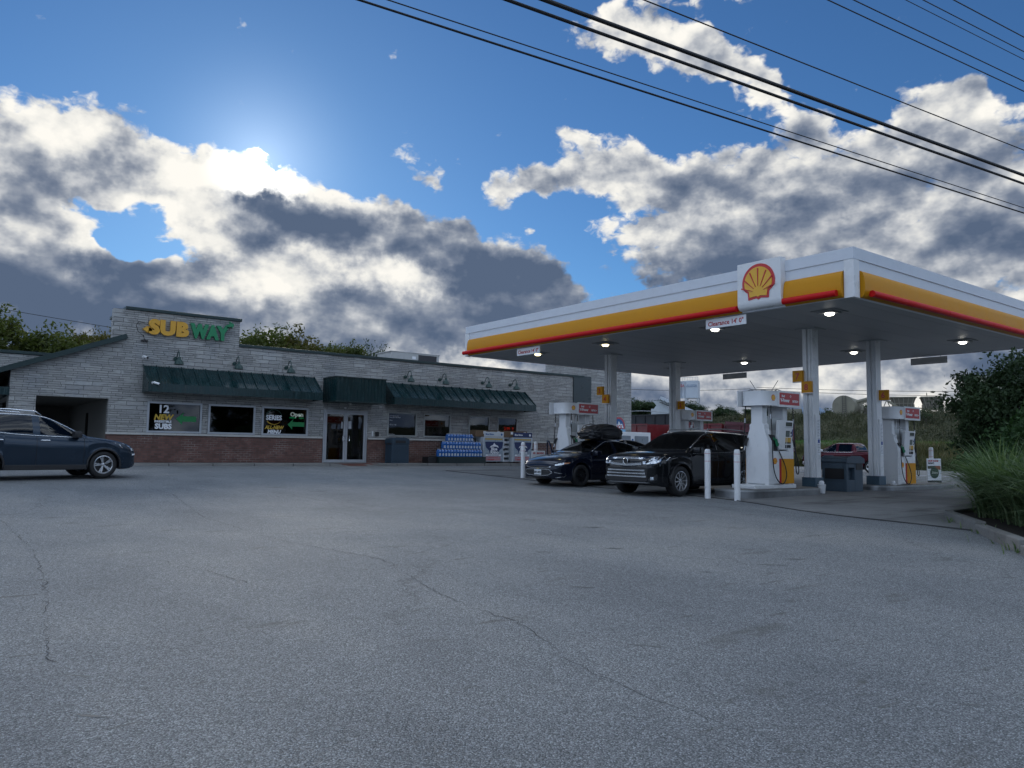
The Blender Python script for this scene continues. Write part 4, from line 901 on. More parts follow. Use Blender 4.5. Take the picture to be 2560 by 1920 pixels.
def make_pump():
    p_ = thing('fuel_pump', '', 'fuel pump', (0, 0, 0), 0, 'white fuel pumps under the canopy')
    HW = .55
    # side fairings (profile in y-z), lower cabinet and upper columns
    prof = [(-.43, 0), (-.43, .88), (-.425, 1.02), (-.39, 1.16), (-.32, 1.30), (-.27, 1.42), (-.27, 1.52), (-.20, 1.56), (-.20, 2.02), (.20, 2.02), (.20, 1.56), (.27, 1.52), (.27, 1.42), (.32, 1.30), (.39, 1.16), (.425, 1.02), (.43, .88), (.43, 0)]
    m_ = MB().prism(prof, -HW, -HW + .20, 'yz').prism(prof, HW - .20, HW, 'yz')
    m_.box(-HW + .2, HW - .2, -.36, .36, 0, .86); m_.box(-HW + .2, HW - .2, -.15, .15, .86, 1.72)
    m_.build('cabinet', WHITE2, p_, bevel=.02)
    # display consoles both sides
    for s_ in (-1, 1):
        F = '-Y' if s_ < 0 else '+Y'
        M = Matrix.Translation((0, s_ * .36, .9)) @ Matrix.Rotation(-s_ * .10, 4, 'X')
        c_ = MB().box(-.12, .52, -.06, .06, 0, .76, M).build('console', WHITE2, p_, bevel=.02)
        y = s_ * .062
        def pl_(x0, x1, z0, z1, m, nm, t=.004):
            # placed on the tilted console, x mirrored on the far side so both read the same way round
            if s_ > 0: x0, x1 = .40 - x1, .40 - x0
            return MB().box(x0, x1, min(y, y + s_ * t), max(y, y + s_ * t), z0, z1, M).build(nm, m, c_)
        pl_(.18, .46, .62, .72, BLACKP, 'price_display'); pl_(.20, .40, .64, .70, pm('lcd', (.09, .11, .09), .2, vary=0), 'lcd', .006)
        pl_(.16, .50, .595, .605, GALV, 'shelf_line', .02)
        pl_(.20, .37, .34, .50, BLACKP, 'screen_frame'); pl_(.215, .355, .355, .485, pm('screen', (.16, .19, .17), .12, vary=0), 'screen', .006)
        pl_(.41, .45, .42, .48, BLACKP, 'card_reader', .01); pl_(.47, .50, .36, .54, MATS['blue_print'], 'side_sticker'); pl_(.42, .46, .34, .38, BLACKP, 'keypad', .008)
        pl_(.20, .25, .18, .32, pm('grade_yellow', (.6, .36, .05), .4, vary=0), 'grade_label'); pl_(.28, .44, .18, .32, MATS['grade_yellow'], 'grade_label')
        for k, bx in enumerate((.20, .28, .335, .39)): pl_(bx, bx + .045, .05, .13, BLACKP, 'grade_button', .012); pl_(bx, bx + .04, .16, .20, BLACKP, 'grade_tag', .007)
        # lower doors
        yb = s_ * .361
        def fl(x0, x1, z0, z1, m, nm, t=.005):
            if s_ > 0: x0, x1 = -x1, -x0
            return MB().box(x0, x1, min(yb, yb + s_ * t), max(yb, yb + s_ * t), z0, z1).build(nm, m, p_)
        MB().box(-.56, .56, min(s_ * .36, s_ * .445), max(s_ * .36, s_ * .445), .02, .84).build('lower_door', WHITE2, p_, bevel=.012)
        yb = s_ * .446
        fl(.0, .56, .02, .66, YEL, 'yellow_panel'); fl(-.09, .0, .02, .66, REDP, 'red_stripe')
        emblem(p_, (-.27 * (1 if s_ < 0 else -1), yb, .60), .085, F, rays=True, t=.003)
        # boot with nozzle on the left of the console
        sx_ = 1 if s_ < 0 else -1
        MB().prism([(sx_ * -.42, 1.28), (sx_ * -.22, 1.26), (sx_ * -.13, 1.02), (sx_ * -.11, .88), (sx_ * -.30, .88), (sx_ * -.34, 1.0)], s_ * .30, s_ * .40).build('nozzle_boot', BLACKP, p_)
        for k, (xx, m) in enumerate(((-.20, pm('nozzle_green', (.01, .17, .07), .4)), (.60, BLACKP))):
            X = sx_ * xx; Y = s_ * (.42 if k == 0 else .36)
            n_ = MB(); n_.bar((X, Y, 1.16), (X + sx_ * .04, Y + s_ * .03, .98), .05, .08).bar((X, Y, 1.14), (X - sx_ * .10, Y - s_ * .02, 1.19), .04, .06).bar((X + sx_ * .0, Y + s_ * .02, 1.09), (X + sx_ * .08, Y + s_ * .05, 1.02), .016, .05)
            n_.build('nozzle', m, p_, bevel=.008)
            nz = MB().cyl((X + sx_ * .04, Y + s_ * .03, .98), (X + sx_ * .07, Y + s_ * .05, .87), .018, n=10); nz.build('swivel', SILV, p_)
            if k == 0: hp = [(X - sx_ * .28, s_ * .50, 2.02), (X - sx_ * .28, s_ * .50, 1.8), (X - sx_ * .26, s_ * .51, 1.2), (X - sx_ * .24, s_ * .52, .55), (X - sx_ * .16, s_ * .54, .22), (X + sx_ * .02, s_ * .56, .04), (X + sx_ * .2, s_ * .56, .05), (X + sx_ * .31, s_ * .55, .25), (X + sx_ * .26, s_ * .53, .5), (X + sx_ * .14, s_ * .50, .72), (X + sx_ * .07, s_ * (.42 + .05), .87)]
            else: hp = [(X - sx_ * .02, s_ * .42, 2.02), (X + sx_ * .0, s_ * .42, 1.7), (X + sx_ * .04, s_ * .44, 1.0), (X + sx_ * .03, s_ * .46, .55), (X + sx_ * .05, s_ * .47, .32), (X + sx_ * .11, s_ * .47, .26), (X + sx_ * .17, s_ * .46, .34), (X + sx_ * .15, s_ * .44, .62), (X + sx_ * .07, s_ * (.36 + .05), .87)]
            sm = [Vector(q) for q in hp]; cr = []
            for i in range(len(sm) - 1):
                a0, a1, a2, a3 = sm[max(0, i - 1)], sm[i], sm[i + 1], sm[min(len(sm) - 1, i + 2)]
                for t in (0, .25, .5, .75): cr.append(.5 * ((2 * a1) + (a2 - a0) * t + (2 * a0 - 5 * a1 + 4 * a2 - a3) * t * t + (3 * a1 - a0 - 3 * a2 + a3) * t**3))
            cr.append(sm[-1]); h_ = MB().tube(cr, .016, 8).build('hose', RUB, p_, smooth='all')
            MB().cyl(hp[1], (Vector(hp[1]) + Vector((0, 0, -.12))), .026, n=10).build('breakaway', SILV, h_)
    # dark slot at the very top (see-through) is the gap between the pillars; band panel
    MB().box(-.35, .35, -.151, .151, 1.40, 1.72).build('middle_panel', pm('panel_grey', (.50, .52, .52), .4, vary=.05), p_)
    hd_ = MB().prism(capsule(.76, .52, .30), 2.02, 2.40, 'xy').build('head', WHITE2, p_, smooth=True, bevel=.012)
    for s_ in (-1, 1):
        F = '-Y' if s_ < 0 else '+Y'; k = 1 if s_ < 0 else -1
        y = s_ * .521
        q_ = MB().box(min(k * -.22, k * .80), max(k * -.22, k * .80), min(y, y + s_ * .03), max(y, y + s_ * .03), 2.0, 2.42).build('sign_frame', WHITE2, hd_, bevel=.006)
        y2 = y + s_ * .031
        MB().box(min(k * -.16, k * .73), max(k * -.16, k * .73), min(y2, y2 + s_ * .004), max(y2, y2 + s_ * .004), 2.06, 2.37).build('sign_panel', REDP, hd_)
        y3 = y2 + s_ * .006
        txt('Shell', .075, WPR, 'lettering', hd_, (k * -.07, y3, 2.26), face=F, bold=.004, ext=.001, align='LEFT'); txt('V-Power', .125, WPR, 'lettering', hd_, (k * -.12, y3, 2.135), face=F, bold=.006, ext=.001, align='LEFT', sx=.88)
        txt('NiTRO+', .085, WPR, 'lettering', hd_, (k * .41, y3, 2.135), face=F, bold=.004, ext=.001, align='LEFT', sx=.88)
        MB().lathe([(.018, -.001), (.030, -.001), (.030, .001), (.018, .001)], (k * .33, y3, 2.29), 12, axis='y').build('printed_ring', WPR, hd_)
        emblem(p_, (k * -.40, s_ * .523, 2.22), .085, F, rays=False, t=.004)
    MB().box(-.62, -.50, -.3, .3, .0, .02).build('foot', GALV, p_)
    MB().prism([(-.02, 1.72), (.05, 1.72), (.09, 2.02), (.02, 2.02)], -.04, .04).build('vent_pipe', WHITE2, p_)
    return p_
pump = make_pump(); pump.scale = (1, .76, 1); pump.location = (17.62, 12.0, IZ[78] + .10)
MB().box(-1.15, .65, -.46, .46, -.10, -.002).build('plinth', WHITE, pump, bevel=.02)
pump['label'] = 'nearest white fuel pump, green nozzle and yellow base, beside the two near bollards'
dup(pump, (24.3, 12.0, IZ[56]), 0, 'far right white fuel pump beside the advert board and blue column base', skip=('plinth',))
dup(pump, (18.0, 20.1, IZ[34]), 0, 'fuel pump against the stone wall, behind the sedan with the roof bag', skip=('plinth',))
dup(pump, (24.25, 20.1, IZ[12]), 0, 'farthest fuel pump, mostly hidden behind the black sport utility', skip=('plinth',))
# ================================================================ bollards
bo = thing('bollard', '', 'bollard', (0, 0, 0), 0, 'white bollards')
MB().lathe([(.0, 1.20), (.05, 1.195), (.066, 1.165), (.072, 1.12), (.072, 0)], n=20).build('post', WHITE, bo, smooth=True)
MB().cyl((0, 0, 1.085), (0, 0, 1.093), .0735, n=20).build('red_line', REDP, bo); MB().cyl((0, 0, .90), (0, 0, .908), .0735, n=20).build('red_line', REDP, bo)
def bol(x, y, lab, first=False, s=1., grp=None):
    if first: bo.location = (x, y, g(x, y)); bo['label'] = lab; return bo
    return dup(bo, (x, y, g(x, y)), random.random() * 6, lab, scale=(1, 1, s))
random.seed(5)
bol(15.2, 12.1, 'left bollard of the near pair in front of the nearest pump', True); bol(15.16, 11.21, 'right bollard of the near pair, in front of the island kerb')
bol(15.97, 20.4, 'bollard just left of the dark sedan, in front of the second gas cage'); bol(18.3, 22.6, 'bollard standing behind the hood of the dark sedan')
sb = bol(27.89, 12.54, 'bollard carrying the advert board at the far right', s=1.12)
ab = thing('advert_board', 'white advert board with round dark badge strapped to the far right bollard', 'sign', (27.75, 12.40, g(27.8, 12.5)), -.35)
MB().box(-.30, .30, -.02, .02, .02, .95).build('board', WPR, ab, bevel=.01)
MB().box(-.298, .298, -.0235, -.0205, .02, .20).build('dark_strip', INK, ab)
txt('HOP DONE', .085, REDP, 'printed_text', ab, (-.26, -.0225, .84), bold=.004, ext=.001, align='LEFT'); txt('RIGHT.', .085, INK, 'printed_text', ab, (-.26, -.0225, .76), bold=.004, ext=.001, align='LEFT')
MB().box(-.28, .05, -.0235, -.0205, .60, .70).build('photo_print', pm('photo_dark', (.05, .045, .03), .5, vary=.5, vs=30), ab); MB().box(.05, .27, -.0237, -.0205, .57, .70).build('photo_print', pm('photo_orange', (.30, .08, .04), .5, vary=.5, vs=30), ab)
MB().cyl((0, -.0205, .46), (0, -.0275, .46), .19, n=28).build('badge', pm('badge_green', (.02, .05, .035), .4), ab); txt('Sliders', .11, pm('badge_cream', (.55, .58, .5), .5, vary=0), 'printed_text', ab, (0, -.0295, .43), shear=.3, ext=.001, bold=.002, sx=.9)
txt('convenience', .045, WPR, 'printed_text', ab, (0, -.0255, .12), ext=.001)
txt('only 2 for 4', .045, WPR, 'printed_text', ab, (0, -.0255, .06), ext=.001)
wb = thing('warning_plate', 'small white plate with red print on the bollard behind the sedan hood', 'sign', (18.25, 22.46, g(18.3, 22.6) + .55))
MB().box(-.25, .38, -.012, .012, 0, .3).build('plate', WPR, wb); txt('NO  SMOKING', .10, REDP, 'printed_text', wb, (.06, -.0135, .17), bold=.004, ext=.001, sx=.8)
# ================================================================ bins
BIN = pm('bin_blue_grey', (.055, .085, .115), .5, vary=.12, vs=4, dirt=.1)
def bin_(name, lab, loc, rz, w_, d_, h_, m):
    b_ = thing(name, lab, 'litter bin', loc, rz)
    MB().prism([(-w_ / 2, 0), (w_ / 2, 0), (w_ / 2 - .01, h_ * .78), (-w_ / 2 + .01, h_ * .78)], -d_ / 2, d_ / 2).build('body', m, b_, bevel=.025)
    MB().prism([(-w_ / 2 - .02, h_ * .782), (w_ / 2 + .02, h_ * .782), (w_ / 2 + .0, h_ * .95), (w_ * .28, h_), (-w_ * .28, h_), (-w_ / 2, h_ * .95)], -d_ / 2 - .02, d_ / 2 + .02).build('lid', m, b_, bevel=.02)
    return b_
q = bin_('litter_bin', 'tall blue grey litter bin against the brick right of the shop doors', (16.15, 29.45, WZ), 0, .80, .56, 1.08, pm('bin_blue', (.026, .05, .075), .5, vary=.1, vs=4))
MB().box(-.24, .24, -.312, -.29, .86, .97).build('flap', BLACKP, q); MB().box(-.408, -.40, -.2, .2, .80, .93).build('flap', BLACKP, q); MB().box(-.30, .30, -.292, -.284, .08, .76).build('front_panel', pm('bin_panel', (.024, .046, .07), .5), q, bevel=.006)
q = thing('service_bin', 'wide dark blue grey service bin between the two near columns', 'litter bin', (21.15, 12.0, g(21.1, 12.0)), 0)
W_, D_ = .44, .38
MB().box(-W_, W_, -D_ + .12, D_, 0, .98).box(-W_, -W_ + .10, -D_, -D_ + .12, 0, .98).box(W_ - .45, W_, -D_, -D_ + .12, 0, .98).box(-W_ + .1, W_ - .45, -D_, -D_ + .12, 0, .40).box(-W_ + .1, W_ - .45, -D_, -D_ + .12, .80, .98).build('body', BIN, q, bevel=.02)
MB().prism([(-W_ - .03, .985), (W_ + .03, .985), (W_ + .02, 1.10), (W_ * .55, 1.19), (-W_ * .55, 1.19), (-W_ - .02, 1.10)], -D_ - .03, D_ + .03).build('lid', BIN, q, bevel=.025)
MB().box(-W_ - .012, -W_ + .01, -.30, .28, .42, .78).build('towel_slot', BLACKP, q); MB().box(-W_ - .02, -W_ - .012, -.34, .32, .36, .41).build('shelf', BIN, q); MB().box(.06, .38, -D_ - .012, -D_ + .01, .74, .96).build('flap', BLACKP, q)
# water and squeegee tubs by the column bases
q.scale = (1, 1, .84)
tb = thing('squeegee_tub', 'white tub at the foot of the near column left of the service bin', 'tub', (19.42, 11.62, g(19.4, 11.6)), 0, 'white tubs by the column bases')
MB().lathe([(0, 0), (.085, 0), (.105, .22), (.115, .23), (.10, .25), (0, .25)], n=18).build('tub', WHITE, tb, smooth=True); MB().lathe([(0, .25), (.06, .25), (.075, .29), (.05, .34), (0, .35)], n=14).build('cloth', WPR, tb, smooth=True)
dup(tb, (23.35, 11.62, g(23.3, 11.6)), 0, 'small white tub at the foot of the far right column', scale=.8)

# ================================================================ vehicles (x forward, origin on the ground under the front axle)
def paint(name, col, rough=.22, metal=.4):
    return pm(name, col, rough, metal=metal, vary=.04, vs=1., coat=.35, spec=.3)
class Car:
    def __init__(s, P):
        s.P = P; f = P['front']; r = -P['wb'] - P['rear']; R = P['R']; A = P.get('arch', R + .045)
        X = set()
        n = 64
        for i in range(n + 1): X.add(round(r + (f - r) * i / n, 4))
        for xw in (0, -P['wb']):
            for k in range(-8, 9): X.add(round(xw + A * sin(pi / 2 * k / 8), 4))
            X.add(round(xw - A - .004, 4)); X.add(round(xw + A + .004, 4))
        for q in P['marks']: X.add(round(q, 4))
        X = sorted(X); Y = [X[0]]
        for x in X[1:]:
            if x - Y[-1] > .003: Y.append(x)
        s.X = Y; s.f, s.r, s.A = f, r, A
        s.sec = [s.section(x) for x in s.X]
    def section(s, x):
        P = s.P; W = P['w'] / 2
        hw = W * interp(P['plan'], x); base = interp(P['sill'], x); zb = base
        for xw in (0, -P['wb']):
            d = abs(x - xw)
            if d < s.A: zb = max(zb, P['R'] + sqrt(s.A**2 - d * d))
        bl = interp(P['belt'], x); hood = interp(P['hood'], x); rf = interp(P['roof'], x)
        c = max(0., min(1., (rf - hood) / (P['h'] - P['hood_ref']))) if rf > hood else 0.
        zb = min(zb, bl - .06)
        H = bl - zb
        flare = P.get('flare', .012) * sum(max(0, 1 - abs(abs(x - xw) - s.A * .8) / (s.A * .7)) for xw in (0, -P['wb']))
        rows = [(0, zb + .02), (hw * .80, zb + .02), (hw * .955, zb), (hw * .985 + flare, zb + H * .12), (hw * .975 + flare * .6, zb + H * .35), (hw * 1.0, zb + H * .62), (hw * .992, zb + H * .80), (hw * .965, bl - .035), (hw * .935, bl)]
        wr = P['wr'] / 2
        top = max(hood, rf)
        yr = hw * .86 * (1 - c) + wr * c; ze = top - (.012 + .045 * c) if c > 0 else top - .03
        ze = max(ze, bl + .004)
        y8 = hw * .935
        rows += [(y8 * .6 + yr * .4 + .012 * c, bl + (ze - bl) * .45), (yr + .0, ze)]
        zt = max(top, bl + .006)
        for k, fr in enumerate((.80, .55, .28, 0)): rows.append((yr * fr, ze + (zt - ze) * (1 - fr**2.2)))
        return rows
    def build(s, root, body, glass_m, dark):
        P = s.P; bm = bmesh.new(); G = {}
        NR = len(s.sec[0])
        for i, x in enumerate(s.X):
            for j, (y, z) in enumerate(s.sec[i]):
                G[i, j, 1] = bm.verts.new((x, y, z))
                G[i, j, -1] = G[i, j, 1] if y == 0 else bm.verts.new((x, -y, z))
        lay = bm.faces.layers.int.new('k')
        kinds = {}
        def cls(i, j):
            xm = (s.X[i] + s.X[i + 1]) / 2
            if j in (8, 9):
                for k, (a, b_) in enumerate(P['side_glass']):
                    if a <= xm <= b_ and s.sec[i][10][1] - s.sec[i][8][1] > .03 and s.sec[i + 1][10][1] - s.sec[i + 1][8][1] > .03: return 10 + k
            if j >= 10:
                if P['shield'][0] <= xm <= P['shield'][1]: return 1
                if P['rearglass'][0] <= xm <= P['rearglass'][1]: return 2
            if 2 <= j <= 7:
                for k, (a, b_) in enumerate(P['doors']):
                    if a <= xm <= b_: return 30 + k
            return 0
        fl = []
        for i in range(len(s.X) - 1):
            for j in range(NR - 1):
                for sd in (1, -1):
                    q = [G[i, j, sd], G[i + 1, j, sd], G[i + 1, j + 1, sd], G[i, j + 1, sd]]
                    q = [v for k, v in enumerate(q) if v not in q[:k]]
                    if len(q) < 3: continue
                    try: f = bm.faces.new(q)
                    except ValueError: continue
                    c = cls(i, j); f[lay] = c + (100 if sd < 0 and c >= 10 else 0)
        for i in (0, len(s.X) - 1):
            ring = [G[i, j, 1] for j in range(NR)] + [G[i, j, -1] for j in range(NR - 2, 0, -1)]
            try: bm.faces.new(ring)
            except ValueError: pass
        bmesh.ops.recalc_face_normals(bm, faces=bm.faces)
        # frames: inset the glass regions
        for k in {f[lay] for f in bm.faces}:
            if k in (1, 2) or 10 <= k % 100 < 30:
                fs = [f for f in bm.faces if f[lay] == k]
                res = bmesh.ops.inset_region(bm, faces=fs, thickness=.042 if k > 2 else .05, depth=0, use_even_offset=True)
                for f in res['faces']: f[lay] = 0
        groups = {}
        for f in bm.faces: groups.setdefault(f[lay], []).append(f)
        def extract(k, name, m, parent):
            b2 = bmesh.new(); vm = {}
            for f in groups[k]:
                vs = []
                for v in f.verts:
                    if v not in vm: vm[v] = b2.verts.new(v.co)
                    vs.append(vm[v])
                try: b2.faces.new(vs)
                except ValueError: pass
            me = bpy.data.meshes.new(name); b2.to_mesh(me); b2.free(); me.shade_smooth(); me.set_sharp_from_angle(angle=radians(48))
            return link(name, me, m, parent)
        s.body = extract(0, 'body', body, root); s.doors = {}
        for k in groups:
            if k == 1: extract(1, 'windscreen', glass_m[0], root)
            elif k == 2: extract(2, 'rear_window', glass_m[1], root)
            elif 30 <= k % 100: s.doors[k] = extract(k, 'door', body, root)
        for k in groups:
            if 10 <= k % 100 < 30:
                extract(k, 'side_window', glass_m[0 if k % 100 == 10 else 1], s.doors.get((k % 100 - 10) + 30 + (100 if k >= 100 else 0), root))
        bm.free()
        # door gaps
        gap = MB()
        for xg in P['gaps']:
            i = min(range(len(s.X)), key=lambda q: abs(s.X[q] - xg))
            for sd in (1, -1): gap.tube([(s.X[i], sd * (y + .0005), z) for y, z in s.sec[i][2:9]], .006, 4)
        gap.build('panel_gap', dark, root)
    def width_at(s, i, z):
        r = s.sec[i]; best = -1
        for (y0, z0), (y1, z1) in zip(r[1:], r[2:]):
            if min(z0, z1) <= z <= max(z0, z1) and z1 != z0:
                best = max(best, y0 + (y1 - y0) * (z - z0) / (z1 - z0))
        return best
    def fx(s, y, z):
        """x of the nose surface at (y, z)"""
        y = abs(y)
        for i in range(len(s.X) - 1, 0, -1):
            w1 = s.width_at(i, z)
            if w1 >= y:
                if i == len(s.X) - 1: return s.X[i]
                w0 = s.width_at(i + 1, z)
                if w0 < 0: return s.X[i]
                return s.X[i + 1] + (s.X[i] - s.X[i + 1]) * min(1, max(0, (y - w0) / max(1e-6, w1 - w0)))
        return s.r
    def rx(s, y, z):
        y = abs(y)
        for i in range(len(s.X)):
            if s.width_at(i, z) >= y: return s.X[i]
        return s.r
    def sy(s, x, z):
        i = min(range(len(s.X)), key=lambda q: abs(s.X[q] - x)); return s.width_at(i, z)
    def patch(s, name, m, root, cols, off=.012, thick=.02, front=True, nz=3, mirror=False):
        """strip laid on the nose (or tail): cols = (y, z_low, z_high)"""
        for sd in ((1, -1) if mirror else (1,)):
            P_ = []; Q_ = []
            sub = []
            for (a, b_) in zip(cols, cols[1:]):
                k = max(1, int(abs(b_[0] - a[0]) / .04))
                for t in range(k): sub.append(tuple(a[q] + (b_[q] - a[q]) * t / k for q in range(3)))
            sub.append(cols[-1])
            for (y, z0, z1) in sub:
                zz = [z0 + (z1 - z0) * k / nz for k in range(nz + 1)]
                f = s.fx if front else s.rx; d = 1 if front else -1
                P_.append([(f(y, z) + d * off, y * sd, z) for z in zz]); Q_.append([(f(y, z) + d * (off - thick), y * sd, z) for z in zz])
            m_ = MB().grid(P_); m_.grid(Q_)
            m_.grid([P_[0], Q_[0]]); m_.grid([P_[-1], Q_[-1]]); m_.grid([[r[0] for r in P_], [r[0] for r in Q_]]); m_.grid([[r[-1] for r in P_], [r[-1] for r in Q_]])
            m_.build(name, m, root, smooth=True, double=True)
    def side(s, name, m, root, pts, r=.008, off=.004, sides=(1, -1), n=6):
        for sd in sides: MB().tube([(x, sd * (s.sy(x, z) + off), z) for x, z in pts], r, n).build(name, m, root, smooth='all')
def wheel_parts(R, w_, style, rimr):
    out = []
    ty = MB().lathe([(rimr, -w_ * .46), (rimr + .02, -w_ * .5), (R - .05, -w_ * .52), (R - .012, -w_ * .44), (R, -w_ * .3), (R, w_ * .3), (R - .012, w_ * .44), (R - .05, w_ * .52), (rimr + .02, w_ * .5), (rimr, w_ * .46), (rimr, -w_ * .46)], n=40, axis='y')
    rim = MB().lathe([(rimr + .004, w_ * .47), (rimr - .012, w_ * .485), (rimr - .02, w_ * .46), (rimr - .03, w_ * .2), (rimr - .03, -w_ * .4)], n=40, axis='y')
    rim.lathe([(0, w_ * .40), (.035, w_ * .40), (.05, w_ * .36), (.06, w_ * .2)], n=16, axis='y')
    ns = {'five': 5, 'ten': 10, 'dark': 7}[style]
    for k in range(ns):
        a = 2 * pi * k / ns + .3
        for da in ((-.13, .13) if style == 'five' else (0,)):
            d = Vector((cos(a + da * .4), 0, sin(a + da * .4))); e = Vector((cos(a + da), 0, sin(a + da)))
            rim.bar(d * .04 + Vector((0, w_ * .37, 0)), e * (rimr - .015) + Vector((0, w_ * .42, 0)), .034 if style == 'five' else .026, .02, up=(0, 1, 0))
    back = MB().cyl((0, w_ * .12, 0), (0, w_ * .10, 0), rimr - .03, n=28)
    return ty, rim, back
def add_wheels(root, P, style, m):
    ty, rim, back = wheel_parts(P['R'], P['tw'], style, P['rim'])
    a = ty.build('wheel', RUB, root, smooth='all'); b_ = rim.build('rim', m, a, smooth=True); c_ = back.build('brake_shadow', BLACKP, a)
    yw = P['w'] / 2 - P['tw'] / 2 - .02
    first = True
    for x in (0, -P['wb']):
        for sd in (1, -1):
            if first: o = a; first = False
            else:
                o = a.copy(); COL.objects.link(o)
                for ch in (b_, c_): d = ch.copy(); COL.objects.link(d); d.parent = o
            o.parent = root; o.location = (x, sd * yw, P['R']); o.rotation_euler = (0, .4 * x + sd, pi if sd < 0 else 0)
def mirrors(root, P, m, x, z, y):
    for sd in (1, -1):
        M_ = MB().box(x - .08, x + .10, sd * (y + .02) if sd > 0 else -(y + .24), (y + .24) if sd > 0 else -(y + .02), z, z + .16)
        M_.bar((x, sd * (y - .06), z + .02), (x, sd * (y + .06), z + .05), .06, .04); M_.build('wing_mirror', m, root, bevel=.03, smooth=True)
def cabin(root, P, m=None):
    m = m or pm('cabin_dark', (.03, .03, .033), .7)
    W = P['w'] / 2 - .14; f = P['shield'][1] - .1; r = P['rearglass'][0] + .15
    MB().box(r, f, -W, W, .38, .44).box(r - .3, f + .3, -W + .22, W - .22, .22, .38).box(-P['wb'] - .5, .5, -.45, .45, .28, .62).build('floor', m, root)
    MB().box(f - .35, f, -W, W, .7, interp(P['belt'], f) - .03).build('dashboard', m, root, bevel=.03)
    sx_ = P['shield'][0] - .75
    for x in P['seats']:
        for sd in (1, -1):
            s_ = MB().box(x - .05, x + .42, sd * .40 - .24, sd * .40 + .24, .44, .66).bar((x, sd * .40, .6), (x - .22, sd * .40, 1.16), .46, .12, up=(1, 0, .2)).build('seat', m, root, bevel=.04, smooth=True)
            MB().bar((x - .23, sd * .4, 1.18), (x - .27, sd * .4, 1.36), .26, .09, up=(1, 0, .2)).build('headrest', P.get('headm', m), s_, bevel=.03, smooth=True)
    q = MB().lathe([(.175, -.012), (.19, 0), (.175, .012), (.162, 0), (.175, -.012)], n=28)
    bmesh.ops.transform(q.bm, matrix=Matrix.Translation((f - .52, .40, 1.0)) @ Matrix.Rotation(radians(-65), 4, 'Y'), verts=q.bm.verts); q.build('steering_wheel', m, root, smooth='all')
def plate(root, x, z, text, front=True):
    p_ = MB().box(x, x + .012, -.155, .155, z, z + .155).build('number_plate', pm('plate_white', (.62, .66, .68), .4, vary=.03), root)
    txt(text, .085, INK, 'lettering', p_, (x + .0135, 0, z + .045), face='+X', bold=.003, ext=.001, sx=.85)
LENS = pm('headlamp_lens', (.62, .66, .70), .08, metal=.5, vary=.3, vs=14, coat=1.); AMB = pm('amber_lens', (.55, .17, .02), .15, vary=.1, coat=1.); TAIL = pm('tail_lens', (.30, .008, .01), .12, vary=.1, coat=1.)

# ---- grey-blue crossover on the left
P1 = dict(front=.93, rear=1.05, wb=2.706, R=.355, tw=.225, rim=.235, w=1.84, h=1.665, hood_ref=1.12, wr=1.22,
    plan=[(-3.76, .80), (-3.6, .90), (-3.2, .975), (-2.2, 1.0), (-.5, 1.0), (.2, .985), (.6, .93), (.8, .84), (.9, .70), (.93, .58)],
    sill=[(-3.76, .42), (-3.6, .30), (-3.1, .26), (-2.2, .235), (-.5, .235), (.4, .235), (.75, .27), (.93, .36)],
    belt=[(-3.76, .98), (-3.5, 1.16), (-2.9, 1.17), (-2.0, 1.10), (-.9, 1.055), (-.2, 1.03), (.4, .93), (.75, .80), (.93, .64)],
    hood=[(-3.76, 1.0), (-3.5, 1.18), (-2.9, 1.18), (-.55, 1.125), (-.2, 1.09), (.3, 1.02), (.65, .92), (.85, .80), (.93, .70)],
    roof=[(-3.76, 1.0), (-3.68, 1.22), (-3.5, 1.46), (-3.35, 1.56), (-2.9, 1.635), (-2.2, 1.665), (-1.7, 1.655), (-1.35, 1.60), (-.95, 1.40), (-.55, 1.17), (-.40, 1.10), (-.3, 1.0), (.93, .5)],
    side_glass=[(-1.56, -.52), (-2.68, -1.64), (-3.25, -2.78)], shield=(-1.30, -.48), rearglass=(-3.66, -3.42), doors=[(-1.60, -.50), (-2.60, -1.60)],
    marks=[-1.60, -.50, -2.60, -1.30, -.48, -3.42, -3.66, -1.56, -.52, -2.68, -1.64, -3.25, -2.78], gaps=[-.50, -1.60, -2.60], seats=[-1.35, -2.25], headm=pm('pale_cloth', (.34, .35, .35), .8))
